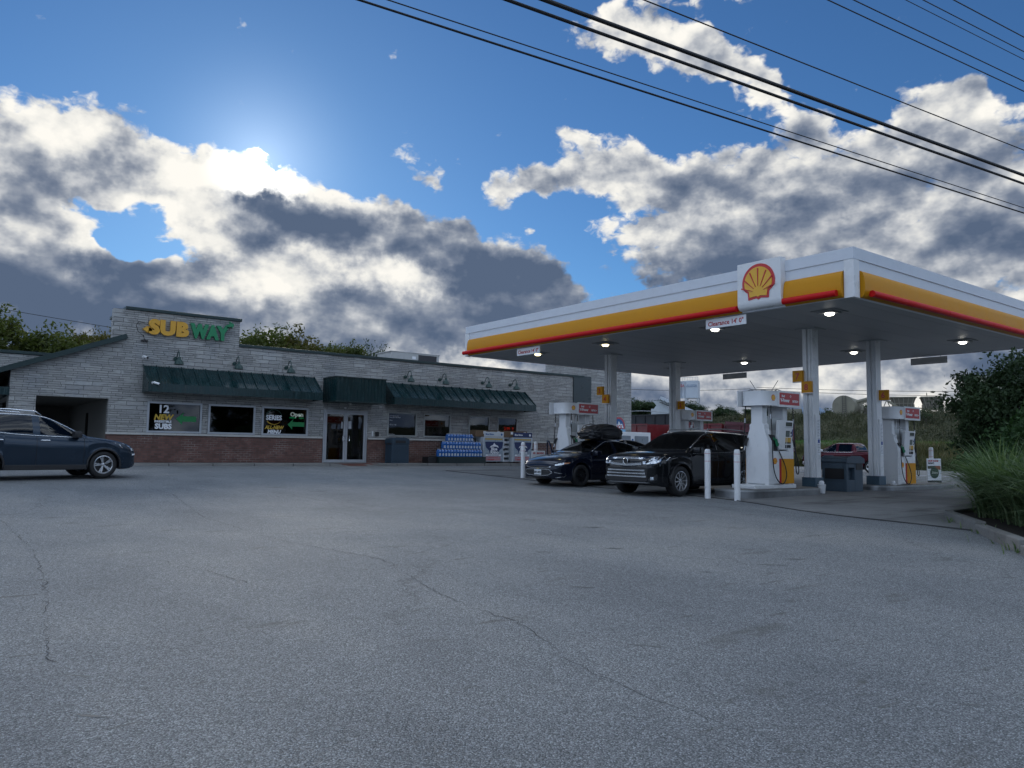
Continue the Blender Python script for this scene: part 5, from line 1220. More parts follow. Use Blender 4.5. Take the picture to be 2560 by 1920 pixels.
def crossover():
    t = thing('crossover_car', 'grey blue crossover car with chrome roof rails, side on at the left edge', 'car', (3.38, 22.5, .195), radians(12)); t.scale = (.955,) * 3
    body = paint('metallic_slate', (.022, .038, .060), .25, .5); c = Car(P1); c.build(t, body, (CARGLASS, DGLASS), BLACKP)
    add_wheels(t, P1, 'five', SILV); mirrors(t, P1, BLACKP, -.72, 1.05, .84); cabin(t, P1)
    for sd in (1, -1):
        MB().tube([(-1.45, sd * .60, 1.60), (-1.6, sd * .62, 1.69), (-2.2, sd * .62, 1.725), (-2.9, sd * .61, 1.695), (-3.25, sd * .60, 1.61)], [.012, .02, .016, .018, .012], 8).build('roof_rail', CHROME, t, smooth='all')
        i0 = [i for i, x in enumerate(c.X) if -3.2 <= x <= -.62]
        MB().tube([(c.X[i], sd * (c.sec[i][10][0] + .004), c.sec[i][10][1] - .012) for i in i0], .010, 6).build('chrome_strip', CHROME, t, smooth='all')
        MB().tube([(c.X[i], sd * (c.sec[i][8][0] + .004), c.sec[i][8][1] + .006) for i in i0], .009, 6).build('chrome_strip', CHROME, t, smooth='all')
        for k, xh in ((0, -1.42), (1, -2.45)):
            y = c.sy(xh, .98) + .018
            MB().box(xh - .11, xh + .11, sd * y - .012, sd * y + .012, .955, .985).build('handle', CHROME, c.doors[30 + k + (100 if sd < 0 else 0)], bevel=.008, smooth=True)
    cl_ = BLACKP
    for sd in (1, -1):
        for xw in (0, -P1['wb']):
            MB().tube([(xw + (c.A + .01) * cos(a), sd * (P1['w'] / 2 - .004), P1['R'] + (c.A + .01) * sin(a)) for a in [radians(q) for q in range(-14, 195, 12)]], .026, 6).build('arch_trim', cl_, t, smooth='all')
        MB().box(-P1['wb'] + .42, -.42, sd * .905 - .02, sd * .905 + .02, .235, .36).build('sill_trim', cl_, t, bevel=.012)
    c.patch('headlamp', LENS, t, [(.52, .74, .80), (.66, .72, .86), (.80, .73, .92), (.87, .80, .93)], .008, .03, mirror=True)
    c.patch('bumper_trim', cl_, t, [(-.7, .30, .44), (0, .27, .50), (.7, .30, .44)], .008, .03); c.patch('grille', cl_, t, [(-.42, .56, .70), (0, .52, .70), (.42, .56, .70)], .010, .03); c.patch('daylight_strip', WPR, t, [(.60, .63, .66), (.80, .60, .64)], .01, .02, mirror=True)
    c.patch('tail_lamp', TAIL, t, [(.55, .95, 1.05), (.80, .95, 1.1)], .01, .03, front=False, mirror=True)
crossover()
# ---- black three-row sport utility
P2 = dict(front=.97, rear=1.08, wb=2.79, R=.385, tw=.245, rim=.245, w=1.93, h=1.70, hood_ref=1.14, wr=1.30,
    plan=[(-3.87, .82), (-3.7, .92), (-3.3, .98), (-2.2, 1.0), (-.4, 1.0), (.3, .985), (.62, .95), (.82, .88), (.93, .78), (.97, .70)],
    sill=[(-3.87, .45), (-3.65, .33), (-3.1, .28), (-2.2, .25), (-.5, .25), (.4, .25), (.75, .27), (.97, .36)],
    belt=[(-3.87, 1.02), (-3.6, 1.18), (-2.9, 1.16), (-2.0, 1.11), (-.9, 1.08), (-.1, 1.06), (.5, 1.0), (.85, .93), (.97, .84)],
    hood=[(-3.87, 1.05), (-3.6, 1.19), (-2.9, 1.18), (-.5, 1.15), (-.2, 1.14), (.3, 1.11), (.7, 1.05), (.88, .98), (.97, .88)],
    roof=[(-3.87, 1.0), (-3.80, 1.26), (-3.62, 1.50), (-3.45, 1.62), (-2.9, 1.675), (-2.2, 1.70), (-1.6, 1.69), (-1.25, 1.63), (-.85, 1.42), (-.45, 1.20), (-.30, 1.13), (-.2, 1.0), (.97, .5)],
    side_glass=[(-1.50, -.42), (-2.62, -1.58), (-3.50, -2.72)], shield=(-1.20, -.38), rearglass=(-3.78, -3.55), doors=[(-1.54, -.42), (-2.62, -1.54)],
    marks=[-1.54, -.42, -2.62, -1.20, -.38, -3.55, -3.78, -1.50, -1.58, -3.5, -2.72], gaps=[-.42, -1.54, -2.62], seats=[-1.3, -2.2])
BLK = paint('black_paint', (.006, .007, .009), .14, .1)
def badge(t, x, z, r):
    MB().cyl((x, 0, z), (x + .012, 0, z), r, n=20).build('badge', BLACKP, t)
    q = MB().lathe([(r, -.006), (r + .01, 0), (r, .006), (r - .01, 0), (r, -.006)], (x + .012, 0, z), 24, axis='x'); q.build('badge_ring', CHROME, t, smooth='all')
def sport_utility():
    t = thing('sport_utility', 'black sport utility with wide chrome grille parked beside the nearest pump', 'car', (14.98, 13.72, g(15, 13.7) - .005), pi + radians(3))
    c = Car(P2); c.build(t, BLK, (CARGLASS, DGLASS), BLACKP); add_wheels(t, P2, 'ten', SILV); mirrors(t, P2, BLK, -.62, 1.08, .88); cabin(t, P2)
    for sd in (1, -1):
        MB().tube([(-1.45, sd * .62, 1.635), (-1.6, sd * .64, 1.725), (-2.3, sd * .64, 1.75), (-3.2, sd * .63, 1.72), (-3.4, sd * .62, 1.63)], [.012, .018, .016, .018, .012], 8).build('roof_rail', pm('satin_rail', (.5, .5, .5), .3, metal=.8), t, smooth='all')
        i0 = [i for i, x in enumerate(c.X) if -3.5 <= x <= -.52]
        for j in (10, 8): MB().tube([(c.X[i], sd * (c.sec[i][j][0] + .004), c.sec[i][j][1] + (-.01 if j == 10 else .006)) for i in i0], .007, 6).build('chrome_strip', CHROME, t, smooth='all')
        for k, xh in ((0, -1.38), (1, -2.44)):
            y = c.sy(xh, .98) + .018; MB().box(xh - .11, xh + .11, sd * y - .012, sd * y + .012, .955, .985).build('handle', BLK, c.doors[30 + k + (100 if sd < 0 else 0)], bevel=.008, smooth=True)
        for xw in (0, -P2['wb']): MB().tube([(xw + (c.A + .012) * cos(a), sd * (P2['w'] / 2 + .004), P2['R'] + (c.A + .012) * sin(a)) for a in [radians(q) for q in range(-14, 195, 12)]], .02, 6).build('arch_trim', BLK, t, smooth='all')
    c.patch('grille', BLACKP, t, [(-.50, .80, .98), (-.45, .76, .985), (0, .74, .985), (.45, .76, .985), (.50, .80, .98)], .012, .03)
    c.patch('grille_bar', CHROME, t, [(-.50, .893, .962), (-.14, .895, .955), (0, .895, .955), (.14, .895, .955), (.50, .893, .962)], .032, .03); c.patch('grille_bar', CHROME, t, [(-.50, .775, .838), (-.2, .76, .815), (0, .755, .81), (.2, .76, .815), (.50, .775, .838)], .032, .03)
    c.patch('lower_grille', BLACKP, t, [(-.66, .40, .70), (-.58, .38, .72), (0, .38, .72), (.58, .38, .72), (.66, .40, .70)], .012, .03)
    for k, z in enumerate((.475, .55, .625)): c.patch('grille_bar', CHROME, t, [(-.64 + k * .02, z, z + .046), (-.45, z + .004, z + .036), (0, z + .004, z + .034), (.45, z + .004, z + .036), (.64 - k * .02, z, z + .046)], .034, .03)
    badge(t, c.X[-1] + .035, .868, .075)
    c.patch('headlamp', LENS, t, [(.52, .80, .95), (.66, .80, .965), (.82, .82, .985), (.915, .90, 1.01)], .014, .03, mirror=True); c.patch('headlamp_inner', BLACKP, t, [(.58, .855, .90), (.72, .86, .92)], .018, .02, mirror=True)
    c.patch('fog_lamp', LENS, t, [(.735, .42, .49), (.79, .42, .49)], .02, .03, mirror=True); c.patch('corner_panel', BLACKP, t, [(.68, .38, .44), (.84, .36, .56)], .006, .02, mirror=True)
    c.patch('bumper_lip', pm('satin_trim', (.25, .26, .27), .35, metal=.6), t, [(-.7, .335, .36), (0, .33, .355), (.7, .335, .36)], .02, .03)
    c.patch('tail_lamp', TAIL, t, [(.60, .98, 1.12), (.86, .98, 1.14)], .014, .03, front=False, mirror=True)
    for sd in (1, -1): MB().box(-3.84, -3.52, sd * .885 - .02, sd * .885 + .02, 1.0, 1.12).build('tail_lamp', TAIL, t, bevel=.015)
    MB().box(-3.92, -3.6, -.6, .6, 1.66, 1.70).build('roof_spoiler', BLK, t, bevel=.015)
sport_utility()
# ---- dark sedan with roof bag
P3 = dict(front=.95, rear=1.13, wb=2.83, R=.335, tw=.22, rim=.225, w=1.85, h=1.455, hood_ref=1.0, wr=1.12,
    plan=[(-3.96, .78), (-3.8, .90), (-3.3, .97), (-2.3, 1.0), (-.5, 1.0), (.2, .985), (.55, .94), (.78, .86), (.9, .74), (.95, .62)],
    sill=[(-3.96, .36), (-3.7, .25), (-3.1, .21), (-2.2, .19), (-.5, .19), (.4, .18), (.75, .19), (.95, .26)],
    belt=[(-3.96, .86), (-3.7, .98), (-3.0, 1.0), (-2.0, .97), (-.9, .925), (-.1, .90), (.4, .84), (.78, .74), (.95, .60)],
    hood=[(-3.96, .9), (-3.75, 1.06), (-3.2, 1.09), (-2.9, 1.06), (-.6, 1.01), (-.2, .985), (.3, .92), (.65, .83), (.85, .73), (.95, .62)],
    roof=[(-3.96, .5), (-3.4, .9), (-3.15, 1.085), (-2.8, 1.22), (-2.4, 1.36), (-2.0, 1.435), (-1.6, 1.455), (-1.3, 1.43), (-.95, 1.28), (-.5, 1.06), (-.30, .985), (-.2, .8), (.95, .4)],
    side_glass=[(-1.52, -.45), (-2.75, -1.60)], shield=(-1.25, -.38), rearglass=(-3.10, -2.35), doors=[(-1.56, -.42), (-2.5, -1.56)],
    marks=[-1.56, -.42, -2.5, -1.25, -.38, -3.10, -2.35, -1.52, -.45, -2.75, -1.60], gaps=[-.42, -1.56, -2.5], seats=[-1.3, -2.15])
def sedan(body, loc, rz, lab, extra=True, style='dark', rimm=None):
    t = thing('sedan', lab, 'car', loc, rz); t.scale = (.955,) * 3
    c = Car(P3); c.build(t, body, (CARGLASS, CARGLASS), BLACKP); add_wheels(t, P3, style, rimm or pm('dark_alloy', (.03, .03, .035), .3, metal=.6)); mirrors(t, P3, body, -.62, .93, .82); cabin(t, P3)
    for sd in (1, -1):
        i0 = [i for i, x in enumerate(c.X) if -2.9 <= x <= -.55]
        MB().tube([(c.X[i], sd * (c.sec[i][10][0] + .004), c.sec[i][10][1] - .008) for i in i0], .007, 6).build('chrome_strip', CHROME, t, smooth='all')
        for k, xh in ((0, -1.4), (1, -2.35)):
            y = c.sy(xh, .84) + .016; MB().box(xh - .10, xh + .10, sd * y - .01, sd * y + .01, .82, .85).build('handle', body, c.doors[30 + k + (100 if sd < 0 else 0)], bevel=.007, smooth=True)
    c.patch('grille', BLACKP, t, [(-.56, .60, .64), (-.42, .56, .66), (0, .55, .665), (.42, .56, .66), (.56, .60, .64)], .010, .02); c.patch('grille_trim', CHROME, t, [(-.56, .585, .60), (-.40, .548, .562), (0, .535, .55), (.40, .548, .562), (.56, .585, .60)], .02, .02)
    c.patch('lower_grille', BLACKP, t, [(-.60, .40, .43), (-.50, .34, .50), (0, .31, .51), (.50, .34, .50), (.60, .40, .43)], .012, .02)
    c.patch('grille_trim', CHROME, t, [(-.61, .42, .44), (-.50, .495, .51), (0, .505, .52), (.50, .495, .51), (.61, .42, .44)], .022, .02); c.patch('grille_trim', CHROME, t, [(-.61, .40, .415), (-.46, .335, .35), (0, .30, .315), (.46, .335, .35), (.61, .40, .415)], .022, .02)
    for z in (.36, .40, .44, .48): c.patch('grille_slat', pm('slat', (.08, .085, .09), .3, metal=.5), t, [(-.48, z, z + .008), (.48, z, z + .008)], .016, .02, nz=1)
    c.patch('headlamp', LENS, t, [(.60, .62, .655), (.72, .625, .69), (.82, .655, .72), (.87, .69, .73)], .010, .03, mirror=True); c.patch('indicator', AMB, t, [(.835, .675, .715), (.875, .70, .725)], .016, .03, mirror=True)
    c.patch('bumper_trim', CHROME, t, [(.70, .26, .275), (.83, .285, .30), (.845, .33, .38)], .012, .02, mirror=True); c.patch('bumper_trim', CHROME, t, [(.66, .425, .437), (.845, .375, .39)], .012, .02, mirror=True)
    c.patch('tail_lamp', TAIL, t, [(.45, .82, .92), (.78, .82, .94)], .01, .03, front=False, mirror=True)
    MB().box(c.X[-1] + .02, c.X[-1] + .035, -.05, .05, .518, .545).build('badge', pm('badge_gold', (.5, .38, .15), .3, metal=.7), t, bevel=.006)
    if extra:
        plate(t, c.X[-1] + .024, .345, 'BRY-4093')
        # far front door standing open
        d = MB(); M = Matrix.Translation((-.45, -.90, 0)) @ Matrix.Rotation(radians(58), 4, 'Z')
        d.prism([(0, .30), (-1.08, .30), (-1.10, .92), (0, .90)], -.05, .05); bmesh.ops.transform(d.bm, matrix=M, verts=d.bm.verts); d = d.build('door', body, t, bevel=.02)
        w_ = MB(); o = [(0, .90), (-.42, 1.26), (-.80, 1.40), (-1.08, 1.42), (-1.10, .92)]; inn_ = [(-.10, .93), (-.45, 1.22), (-.82, 1.355), (-1.03, 1.37), (-1.045, .95)]
        for i in range(5):
            j = (i + 1) % 5; w_.prism([o[i], o[j], inn_[j], inn_[i]], -.02, .02)
        bmesh.ops.transform(w_.bm, matrix=M, verts=w_.bm.verts); w_.build('window_frame', body, d)
    return t, c
NAVY = paint('midnight_paint', (.005, .008, .018), .16, .2)
sedan(NAVY, (15.08, 17.4, g(15, 17.4) - .005), pi + radians(2), 'dark blue sedan with a number plate and a stuffed bag on its roof')
sedan(paint('silver_paint', (.42, .44, .46), .25, .6), (20.9, 22.55, g(21, 22.5)), pi, 'silver sedan glimpsed between the dark sedan and the black sport utility', extra=False, style='five', rimm=SILV)
# bag
bg = bmesh.new(); bmesh.ops.create_icosphere(bg, subdivisions=5, radius=1)
for v in bg.verts:
    d = v.co.normalized(); p = Vector((math.copysign(abs(d.x)**.55, d.x), math.copysign(abs(d.y)**.6, d.y), math.copysign(abs(d.z)**.75, d.z)))
    n_ = noise.fractal(Vector((d.x * 2.2, d.y * 2.2 + 3, d.z * 3)), .8, 2, 5); f_ = abs(noise.noise(Vector((d.x * 4, d.y * 9, d.z * 7))))
    k = 1 + .10 * n_ - .06 * f_
    v.co = Vector((p.x * .78 * k, p.y * .50 * k, (p.z * .235 * k if p.z < 0 else p.z * (.23 + .12 * cos((p.x - .15) * 2.0)) * k)))
    v.co.z = max(v.co.z, -.17)
me = bpy.data.meshes.new('roof_bag'); bg.to_mesh(me); bg.free(); me.shade_smooth()
bt = thing('roof_bag', 'stuffed black fabric bag strapped to the roof of the dark sedan', 'bag', (16.72, 17.46, g(15, 17.3) + 1.39 + .155), radians(2)); bt.scale = (.92, .92, .95)
link('sack', me, pm('bag_nylon', (.010, .011, .014), .42, vary=.25, vs=5, bump=.5, bs=18), bt)
for x in (-.45, .4): MB().tube([(x, -.52, -.16), (x, -.53, .05), (x, -.35, .27), (x, 0, .335), (x, .35, .27), (x, .53, .05), (x, .52, -.16)], .014, 6).build('strap', BLACKP, bt)
MB().tube([(-.74, .2, 0), (-.95, .3, -.2)], .008, 5).tube([(.76, -.1, .05), (.86, -.1, .08), (.88, -.1, 0)], .01, 5).build('strap_end', BLACKP, bt)
# ---- burgundy pickup
P4 = dict(front=1.0, rear=1.25, wb=3.57, R=.40, tw=.27, rim=.26, w=2.02, h=1.93, hood_ref=1.30, wr=1.42,
    plan=[(-4.82, .96), (-4.7, .985), (-2.2, 1.0), (.3, .99), (.7, .96), (.9, .88), (1.0, .78)],
    sill=[(-4.82, .55), (-4.4, .48), (-.5, .45), (.4, .45), (.8, .45), (1.0, .5)],
    belt=[(-4.82, 1.36), (-2.6, 1.36), (-2.5, 1.34), (-.3, 1.30), (.4, 1.24), (.85, 1.14), (1.0, 1.02)],
    hood=[(-4.82, 1.39), (-2.6, 1.39), (-.4, 1.36), (-.1, 1.34), (.5, 1.30), (.85, 1.2), (1.0, 1.08)],
    roof=[(-4.82, 1.0), (-2.70, 1.38), (-2.62, 1.62), (-2.50, 1.86), (-2.2, 1.92), (-1.6, 1.93), (-1.15, 1.90), (-.75, 1.66), (-.30, 1.38), (-.2, 1.2), (1.0, .5)],
    side_glass=[(-1.40, -.40), (-2.40, -1.48)], shield=(-1.10, -.30), rearglass=(-2.67, -2.54), doors=[(-1.44, -.40), (-2.48, -1.44)],
    marks=[-1.44, -.40, -2.48, -1.10, -.30, -2.67, -2.54, -1.40, -2.40, -1.48], gaps=[-.40, -1.44, -2.48, -2.64], seats=[-1.2, -2.05])
def pickup():
    t = thing('pickup_truck', 'burgundy crew cab pickup on the road beyond the service bin', 'truck', (47.9, 28.6, -.156), radians(96))
    body = paint('burgundy_paint', (.075, .008, .016), .22, .4); c = Car(P4); c.build(t, body, (CARGLASS, DGLASS), BLACKP); add_wheels(t, P4, 'five', CHROME); mirrors(t, P4, CHROME, -.5, 1.32, .94); cabin(t, P4)
    MB().box(-4.78, -2.72, -.95, .95, 1.375, 1.43).build('bed_cover', BLACKP, t, bevel=.02)
    c.patch('grille', BLACKP, t, [(-.5, .75, 1.0), (.5, .75, 1.0)], .01, .03); c.patch('headlamp', LENS, t, [(.58, .82, 1.0), (.85, .84, 1.04)], .012, .03, mirror=True); c.patch('bumper', CHROME, t, [(-.9, .46, .68), (0, .46, .68), (.9, .46, .68)], .03, .05)
    for sd in (1, -1):
        i0 = [i for i, x in enumerate(c.X) if -2.5 <= x <= -.45]; MB().tube([(c.X[i], sd * (c.sec[i][8][0] + .004), c.sec[i][8][1] + .01) for i in i0], .012, 6).build('chrome_strip', CHROME, t, smooth='all')
    MB().box(-4.86, -4.80, -.9, .9, .5, .72).build('rear_bumper', CHROME, t, bevel=.02)
pickup()
# ---- dump trucks on the road (heading +Y)
TR = pm('truck_red', (.16, .012, .016), .35, vary=.2, vs=1.5, coat=.3, dirt=.25); TB = pm('truck_burgundy', (.10, .022, .034), .4, vary=.25, vs=1.5, dirt=.3); TD = pm('truck_black', (.02, .024, .03), .5, vary=.3)
def dumper(name, lab, x, y, L, H, z0, m, arch=False, wheels=(0, 1.3), w_=2.5, cab=False):
    t = thing(name, lab, 'truck', (x, y, -.16), pi / 2)
    hw = w_ / 2
    b_ = MB(); b_.prism([(-L / 2, z0), (L / 2, z0), (L / 2, H), (-L / 2, H)], -hw, -hw + .06).prism([(-L / 2, z0), (L / 2, z0), (L / 2, H), (-L / 2, H)], hw - .06, hw).box(-L / 2, -L / 2 + .06, -hw + .06, hw - .06, z0, H).box(L / 2 - .06, L / 2, -hw + .06, hw - .06, z0, H + .25).box(-L / 2 + .06, L / 2 - .06, -hw + .06, hw - .06, z0, z0 + .08)
    n_ = int(L / 1.15)
    for k in range(n_ + 1):
        xx = -L / 2 + .06 + (L - .12) * k / n_
        b_.box(xx - .05, xx + .05, hw, hw + .07, z0 + .05, H - .08).box(xx - .05, xx + .05, -hw - .07, -hw, z0 + .05, H - .08)
    b_.box(-L / 2, L / 2, hw, hw + .09, H - .08, H + .04).box(-L / 2, L / 2, -hw - .09, -hw, H - .08, H + .04).box(-L / 2, L / 2, hw, hw + .06, z0 - .05, z0 + .1).box(-L / 2, L / 2, -hw - .06, -hw, z0 - .05, z0 + .1)
    b_.build('dump_body', m, t)
    MB().box(-L / 2 + .3, L / 2 + .2, -.45, .45, z0 - .4, z0 - .06).build('chassis', TD, t)
    for q in wheels:
        wx = -L / 2 + .7 + q
        for sd in (1, -1): MB().cyl((wx, sd * .75, .52), (wx, sd * 1.22, .52), .52, n=28).build('wheel', RUB, t); 
        MB().cyl((wx, 1.225, .52), (wx, 1.235, .52), .2, n=14).cyl((wx, -1.235, .52), (wx, -1.225, .52), .2, n=14).build('hub', SILV, t)
    if arch:
        MB().tube([(-L / 2 + .1 + (L - .2) * k / 12, hw - .1, H + .4 * sin(pi * k / 12)) for k in range(13)], .035, 6).build('tarp_bow', GALV, t, smooth='all')
    if cab:
        q = MB().box(L / 2 + .3, L / 2 + 2.0, -1.2, 1.2, .7, 2.7).box(L / 2 + 2.0, L / 2 + 3.3, -1.0, 1.0, .7, 1.75).build('cab', m, t, bevel=.12, smooth=True)
        MB().box(L / 2 + .9, L / 2 + 1.7, -1.215, 1.215, 1.75, 2.4).build('side_window', DGLASS, q)
        for sd in (1, -1): MB().cyl((L / 2 + 2.6, sd * .8, .52), (L / 2 + 2.6, sd * 1.2, .52), .52, n=28).build('wheel', RUB, t)
    return t
dumper('dump_trailer', 'burgundy ribbed dump trailer behind the black sport utility', 48.6, 34.0, 4.2, 3.25, 1.35, TB, wheels=(.0, 1.3, 2.6))
dumper('dump_truck', 'dark burgundy dump truck body left of the ribbed trailer', 48.6, 38.6, 4.6, 3.32, 1.25, TR, wheels=(.2, 1.5), cab=False)
dumper('dump_truck', 'bright red low dump body between the shop corner and the column', 47.0, 46.6, 8.6, 3.34, .9, TR, wheels=(.2, 1.5, 3.0), cab=True)
dumper('dump_truck', 'black open dump body with a curved tarp bow behind the red truck', 53.0, 49.4, 9.6, 4.45, 1.2, TD, arch=True, wheels=(.2, 1.5, 3.0), cab=True)

# ================================================================ goods in front of the shop
JB = pm('fluid_blue', (.014, .12, .40), .12, vary=.25, vs=8, coat=.6); JC = pm('jug_cap', (.55, .62, .72), .4, vary=.05); JL = pm('jug_label', (.45, .50, .56), .5, vary=.35, vs=25); JT = pm('jug_label_orange', (.20, .22, .26), .5, vary=.3)
PL = pm('plinth_dark_green', (.016, .03, .032), .5, vary=.1)
jr = thing('display_plinth', 'low dark plinth under the blue jugs', 'plinth', (19.05, 29.2, WZ)); MB().box(-1.1, 1.40, -.32, .55, 0, .30).build('box', PL, jr, bevel=.01)
jr = thing('display_plinth', 'small black crate at the left foot of the blue jugs', 'crate', (17.75, 29.25, WZ)); MB().box(-.28, .16, -.22, .3, 0, .28).build('box', BLACKP, jr, bevel=.02)
j0 = thing('fluid_jug', 'blue jug of washer fluid in the stack by the gas cage', 'jug', (0, 0, 0), 0, 'blue jugs stacked beside the gas cages')
MB().prism(capsule(.068, .055, .03, 3), 0, .20, 'xy').build('bottle', JB, j0, smooth=True)
b_ = j0.children[0]; bm_ = bmesh.new(); bm_.from_mesh(b_.data)
top = [f for f in bm_.faces if f.calc_center_median().z > .199][0]
r_ = bmesh.ops.inset_region(bm_, faces=[top], thickness=.030); [setattr(v.co, 'z', .262) for v in top.verts]
r_ = bmesh.ops.inset_region(bm_, faces=[top], thickness=.008); [setattr(v.co, 'z', .275) for v in top.verts]; bm_.to_mesh(b_.data); bm_.free()
MB().cyl((0, 0, .276), (0, 0, .302), .021, n=12).build('cap', JC, j0); MB().box(-.045, .045, -.0575, -.0555, .03, .13).build('label', JL, j0); 
random.seed(11); first = True; tiers = []
for t_, (x0, x1, y0_, zz, rows_) in enumerate(((18.0, 20.36, 28.97, .30, 2), (18.35, 20.25, 29.14, .645, 2), (18.7, 20.0, 29.36, .99, 2))):
    # two lower packs stand forward at the left as in a stepped stack
    n_ = int((x1 - x0) / .158)
    ROW = ['bottom', 'middle', 'top'][t_]
    ORD = ['first', 'second', 'third', 'fourth', 'fifth', 'sixth', 'seventh', 'eighth', 'ninth', 'tenth', 'eleventh', 'twelfth', 'thirteenth', 'fourteenth', 'fifteenth', 'sixteenth', 'seventeenth']
    for r in range(rows_):
        for k in range(n_ + 1):
            x = x0 + .158 * k + random.uniform(-.006, .006); y = y0_ + r * .125; z = WZ + zz
            lb = '%s blue jug from the left in the %s row of the %s tier' % (ORD[k], 'front' if r == 0 else 'back', ROW)
            if first: j0.location = (x, y, z); j0['label'] = lb; j0.scale = (1.05, 1, 1.12); first = False
            else: dup(j0, (x, y, z), random.uniform(-.12, .12), lb)
SHR_ = pm('shrink_tray', (.05, .09, .16), .3, vary=.2)
for zz, a_, b2, y in ((.300, 18.15, 20.35, 29.32), (.645, 18.45, 20.15, 29.45)):
    q = thing('display_shelf', 'dark board carrying the %s tier of blue jugs' % ('middle' if zz == .3 else 'top'), 'shelf', ((a_ + b2) / 2, y, WZ + zz + (.335 if zz == .3 else .675 - .335))); MB().box(-(b2 - a_) / 2, (b2 - a_) / 2, -.28 if zz == .3 else -.2, .34, 0, .010).box(-(b2 - a_) / 2 + .1, (b2 - a_) / 2 - .1, .1, .33, -.33, 0).build('board', PL, q)
# gas cylinder cages
CW = pm('cage_white', (.56, .60, .63), .4, vary=.08, dirt=.1); CB = pm('print_navy', (.008, .022, .10), .4, vary=.05); CBL = pm('print_blue', (.02, .12, .33), .4, vary=0); CG = pm('print_greyblue', (.30, .36, .42), .5, vary=.3, vs=14); PK = pm('print_pink', (.50, .22, .24), .5, vary=.1)
def cage(x, lab, head_dark):
    t = thing('gas_cage', lab, 'cage', (x, 29.05, WZ), 0, 'gas cylinder cages')
    w_, h_ = .57, 1.22
    f_ = MB().box(-w_, w_, 0, .04, .08, .12).box(-w_, w_, 0, .04, h_ - .04, h_).box(-w_, -w_ + .04, 0, .04, .12, h_ - .04).box(w_ - .04, w_, 0, .04, .12, h_ - .04)
    f_.box(-w_, w_, .60, .64, .08, h_).box(-w_, w_, .04, .60, .08, .11).box(-w_, w_, .04, .60, h_ - .03, h_).box(-w_ - .02, -w_, .0, .64, .05, h_).box(w_, w_ + .02, .0, .64, .05, h_)
    for k in range(5): f_.box(-w_ - .03, -w_ - .02, .0, .64, .12 + k * .24, .24 + k * .24)
    f_.build('frame', CW, t)
    MB().box(-w_ + .05, w_ - .05, .59, .598, .12, h_ - .04).build('mesh_back', BLACKP, t)
    for sx_ in (-.36, 0, .36):
        for z in (.13, .66): MB().lathe([(0, 0), (.13, .01), (.15, .05), (.15, .28), (.12, .35), (.06, .38), (.06, .44), (0, .44)], (sx_, .3, z), 16).build('gas_cylinder', WHITE, t, smooth=True)
    MB().box(-w_ + .02, w_ - .06, -.012, -.004, .10, 1.18).build('poster', CG, t)
    MB().prism([(-.52, .98), (-.44, 1.0), (.44, 1.0), (.52, .98), (.46, .72), (.30, .60), (.24, .44), (-.24, .44), (-.30, .60), (-.46, .72)], -.016, -.0125).build('printed_shape', CB, t)
    MB().prism([(-.26, .72), (-.20, .80), (-.08, .84), (0, .95), (.08, .86), (.20, .82), (.27, .72), (.12, .77), (-.12, .77)], -.019, -.0165).build('printed_shape', WPR, t)
    txt('Blue', .20, WPR, 'printed_text', t, (0, -.018, .60), bold=.008, ext=.0012); txt('Rhino', .20, WPR, 'printed_text', t, (.02, -.018, .45), bold=.008, ext=.0012)
    MB().box(-.48, .40, -.016, -.0125, .34, .41).build('printed_band', WPR, t); txt('PROPANE TANK EXCHANGE', .048, CB, 'printed_text', t, (-.04, -.0175, .358), bold=.001, ext=.001)
    MB().box(-.48, .38, -.016, -.0125, .25, .315).box(-.48, .38, -.016, -.0125, .13, .235).build('printed_band', PK, t); txt('EXCHANGE   $ 24.99', .055, REDP, 'printed_text', t, (-.05, -.0175, .262), bold=.001, ext=.001); txt('PURCHASE', .07, REDP, 'printed_text', t, (-.18, -.0175, .15), bold=.002, ext=.001)
    MB().box(-w_, w_ - .02, -.014, .02, h_ + .01, h_ + .24).build('header', CW if not head_dark else CB, t)
    txt('Blue Rhino', .11, WPR if head_dark else CBL, 'printed_text', t, (-.26, -.0165, h_ + .09), bold=.004, ext=.001); MB().lathe([(0, -.002), (.055, -.002), (.055, 0), (0, 0)], (.42, -.0145, h_ + .12), 16, axis='y').build('printed_ring', CBL if not head_dark else WPR, t)
    MB().box(w_ - .03, w_ + .05, -.05, .0, .60, .68).build('latch', BLACKP, t); MB().box(-w_ + .06, w_ - .1, -.0165, -.0125, 1.09, 1.15).build('printed_band', GO, t)
    return t
cage(21.02, 'white gas cylinder cage right beside the blue jugs, pale header', False); cage(22.72, 'white gas cylinder cage behind the left bollard, dark blue header', True)
# shelving unit between them and cartons on top
def carton(x, y, z, rz, lab):
    t = thing('carton', lab, 'carton', (x, y, z), rz, 'brown cartons on the gas cages'); MB().box(-.33, .33, -.22, .22, 0, .30).build('box', CARD, t, bevel=.008)
    MB().box(.12, .26, -.2245, -.2205, .14, .26).build('label', WPR, t); MB().box(-.335, .335, -.03, .03, .298, .304).build('tape', pm('tape', (.32, .24, .14), .3), t)
CZT = WZ + 1.225
for i, (x, lb) in enumerate(((20.40, 'leftmost brown carton, in front of the left edge of the third small window'), (21.2, 'second brown carton from the left, above the pale header cage'), (22.0, 'third brown carton from the left, between the two cages'), (22.78, 'rightmost brown carton, under the red lit numbers'))):
    carton(x, 29.45, CZT, random.uniform(-.05, .05), lb)
st = thing('white_rack', 'white slatted rack between and beside the gas cages', 'rack', (21.87, 29.4, WZ))
m_ = MB()
for k in range(6): m_.box(-.22, .22, -.1, .28, .05 + k * .22, .16 + k * .22)
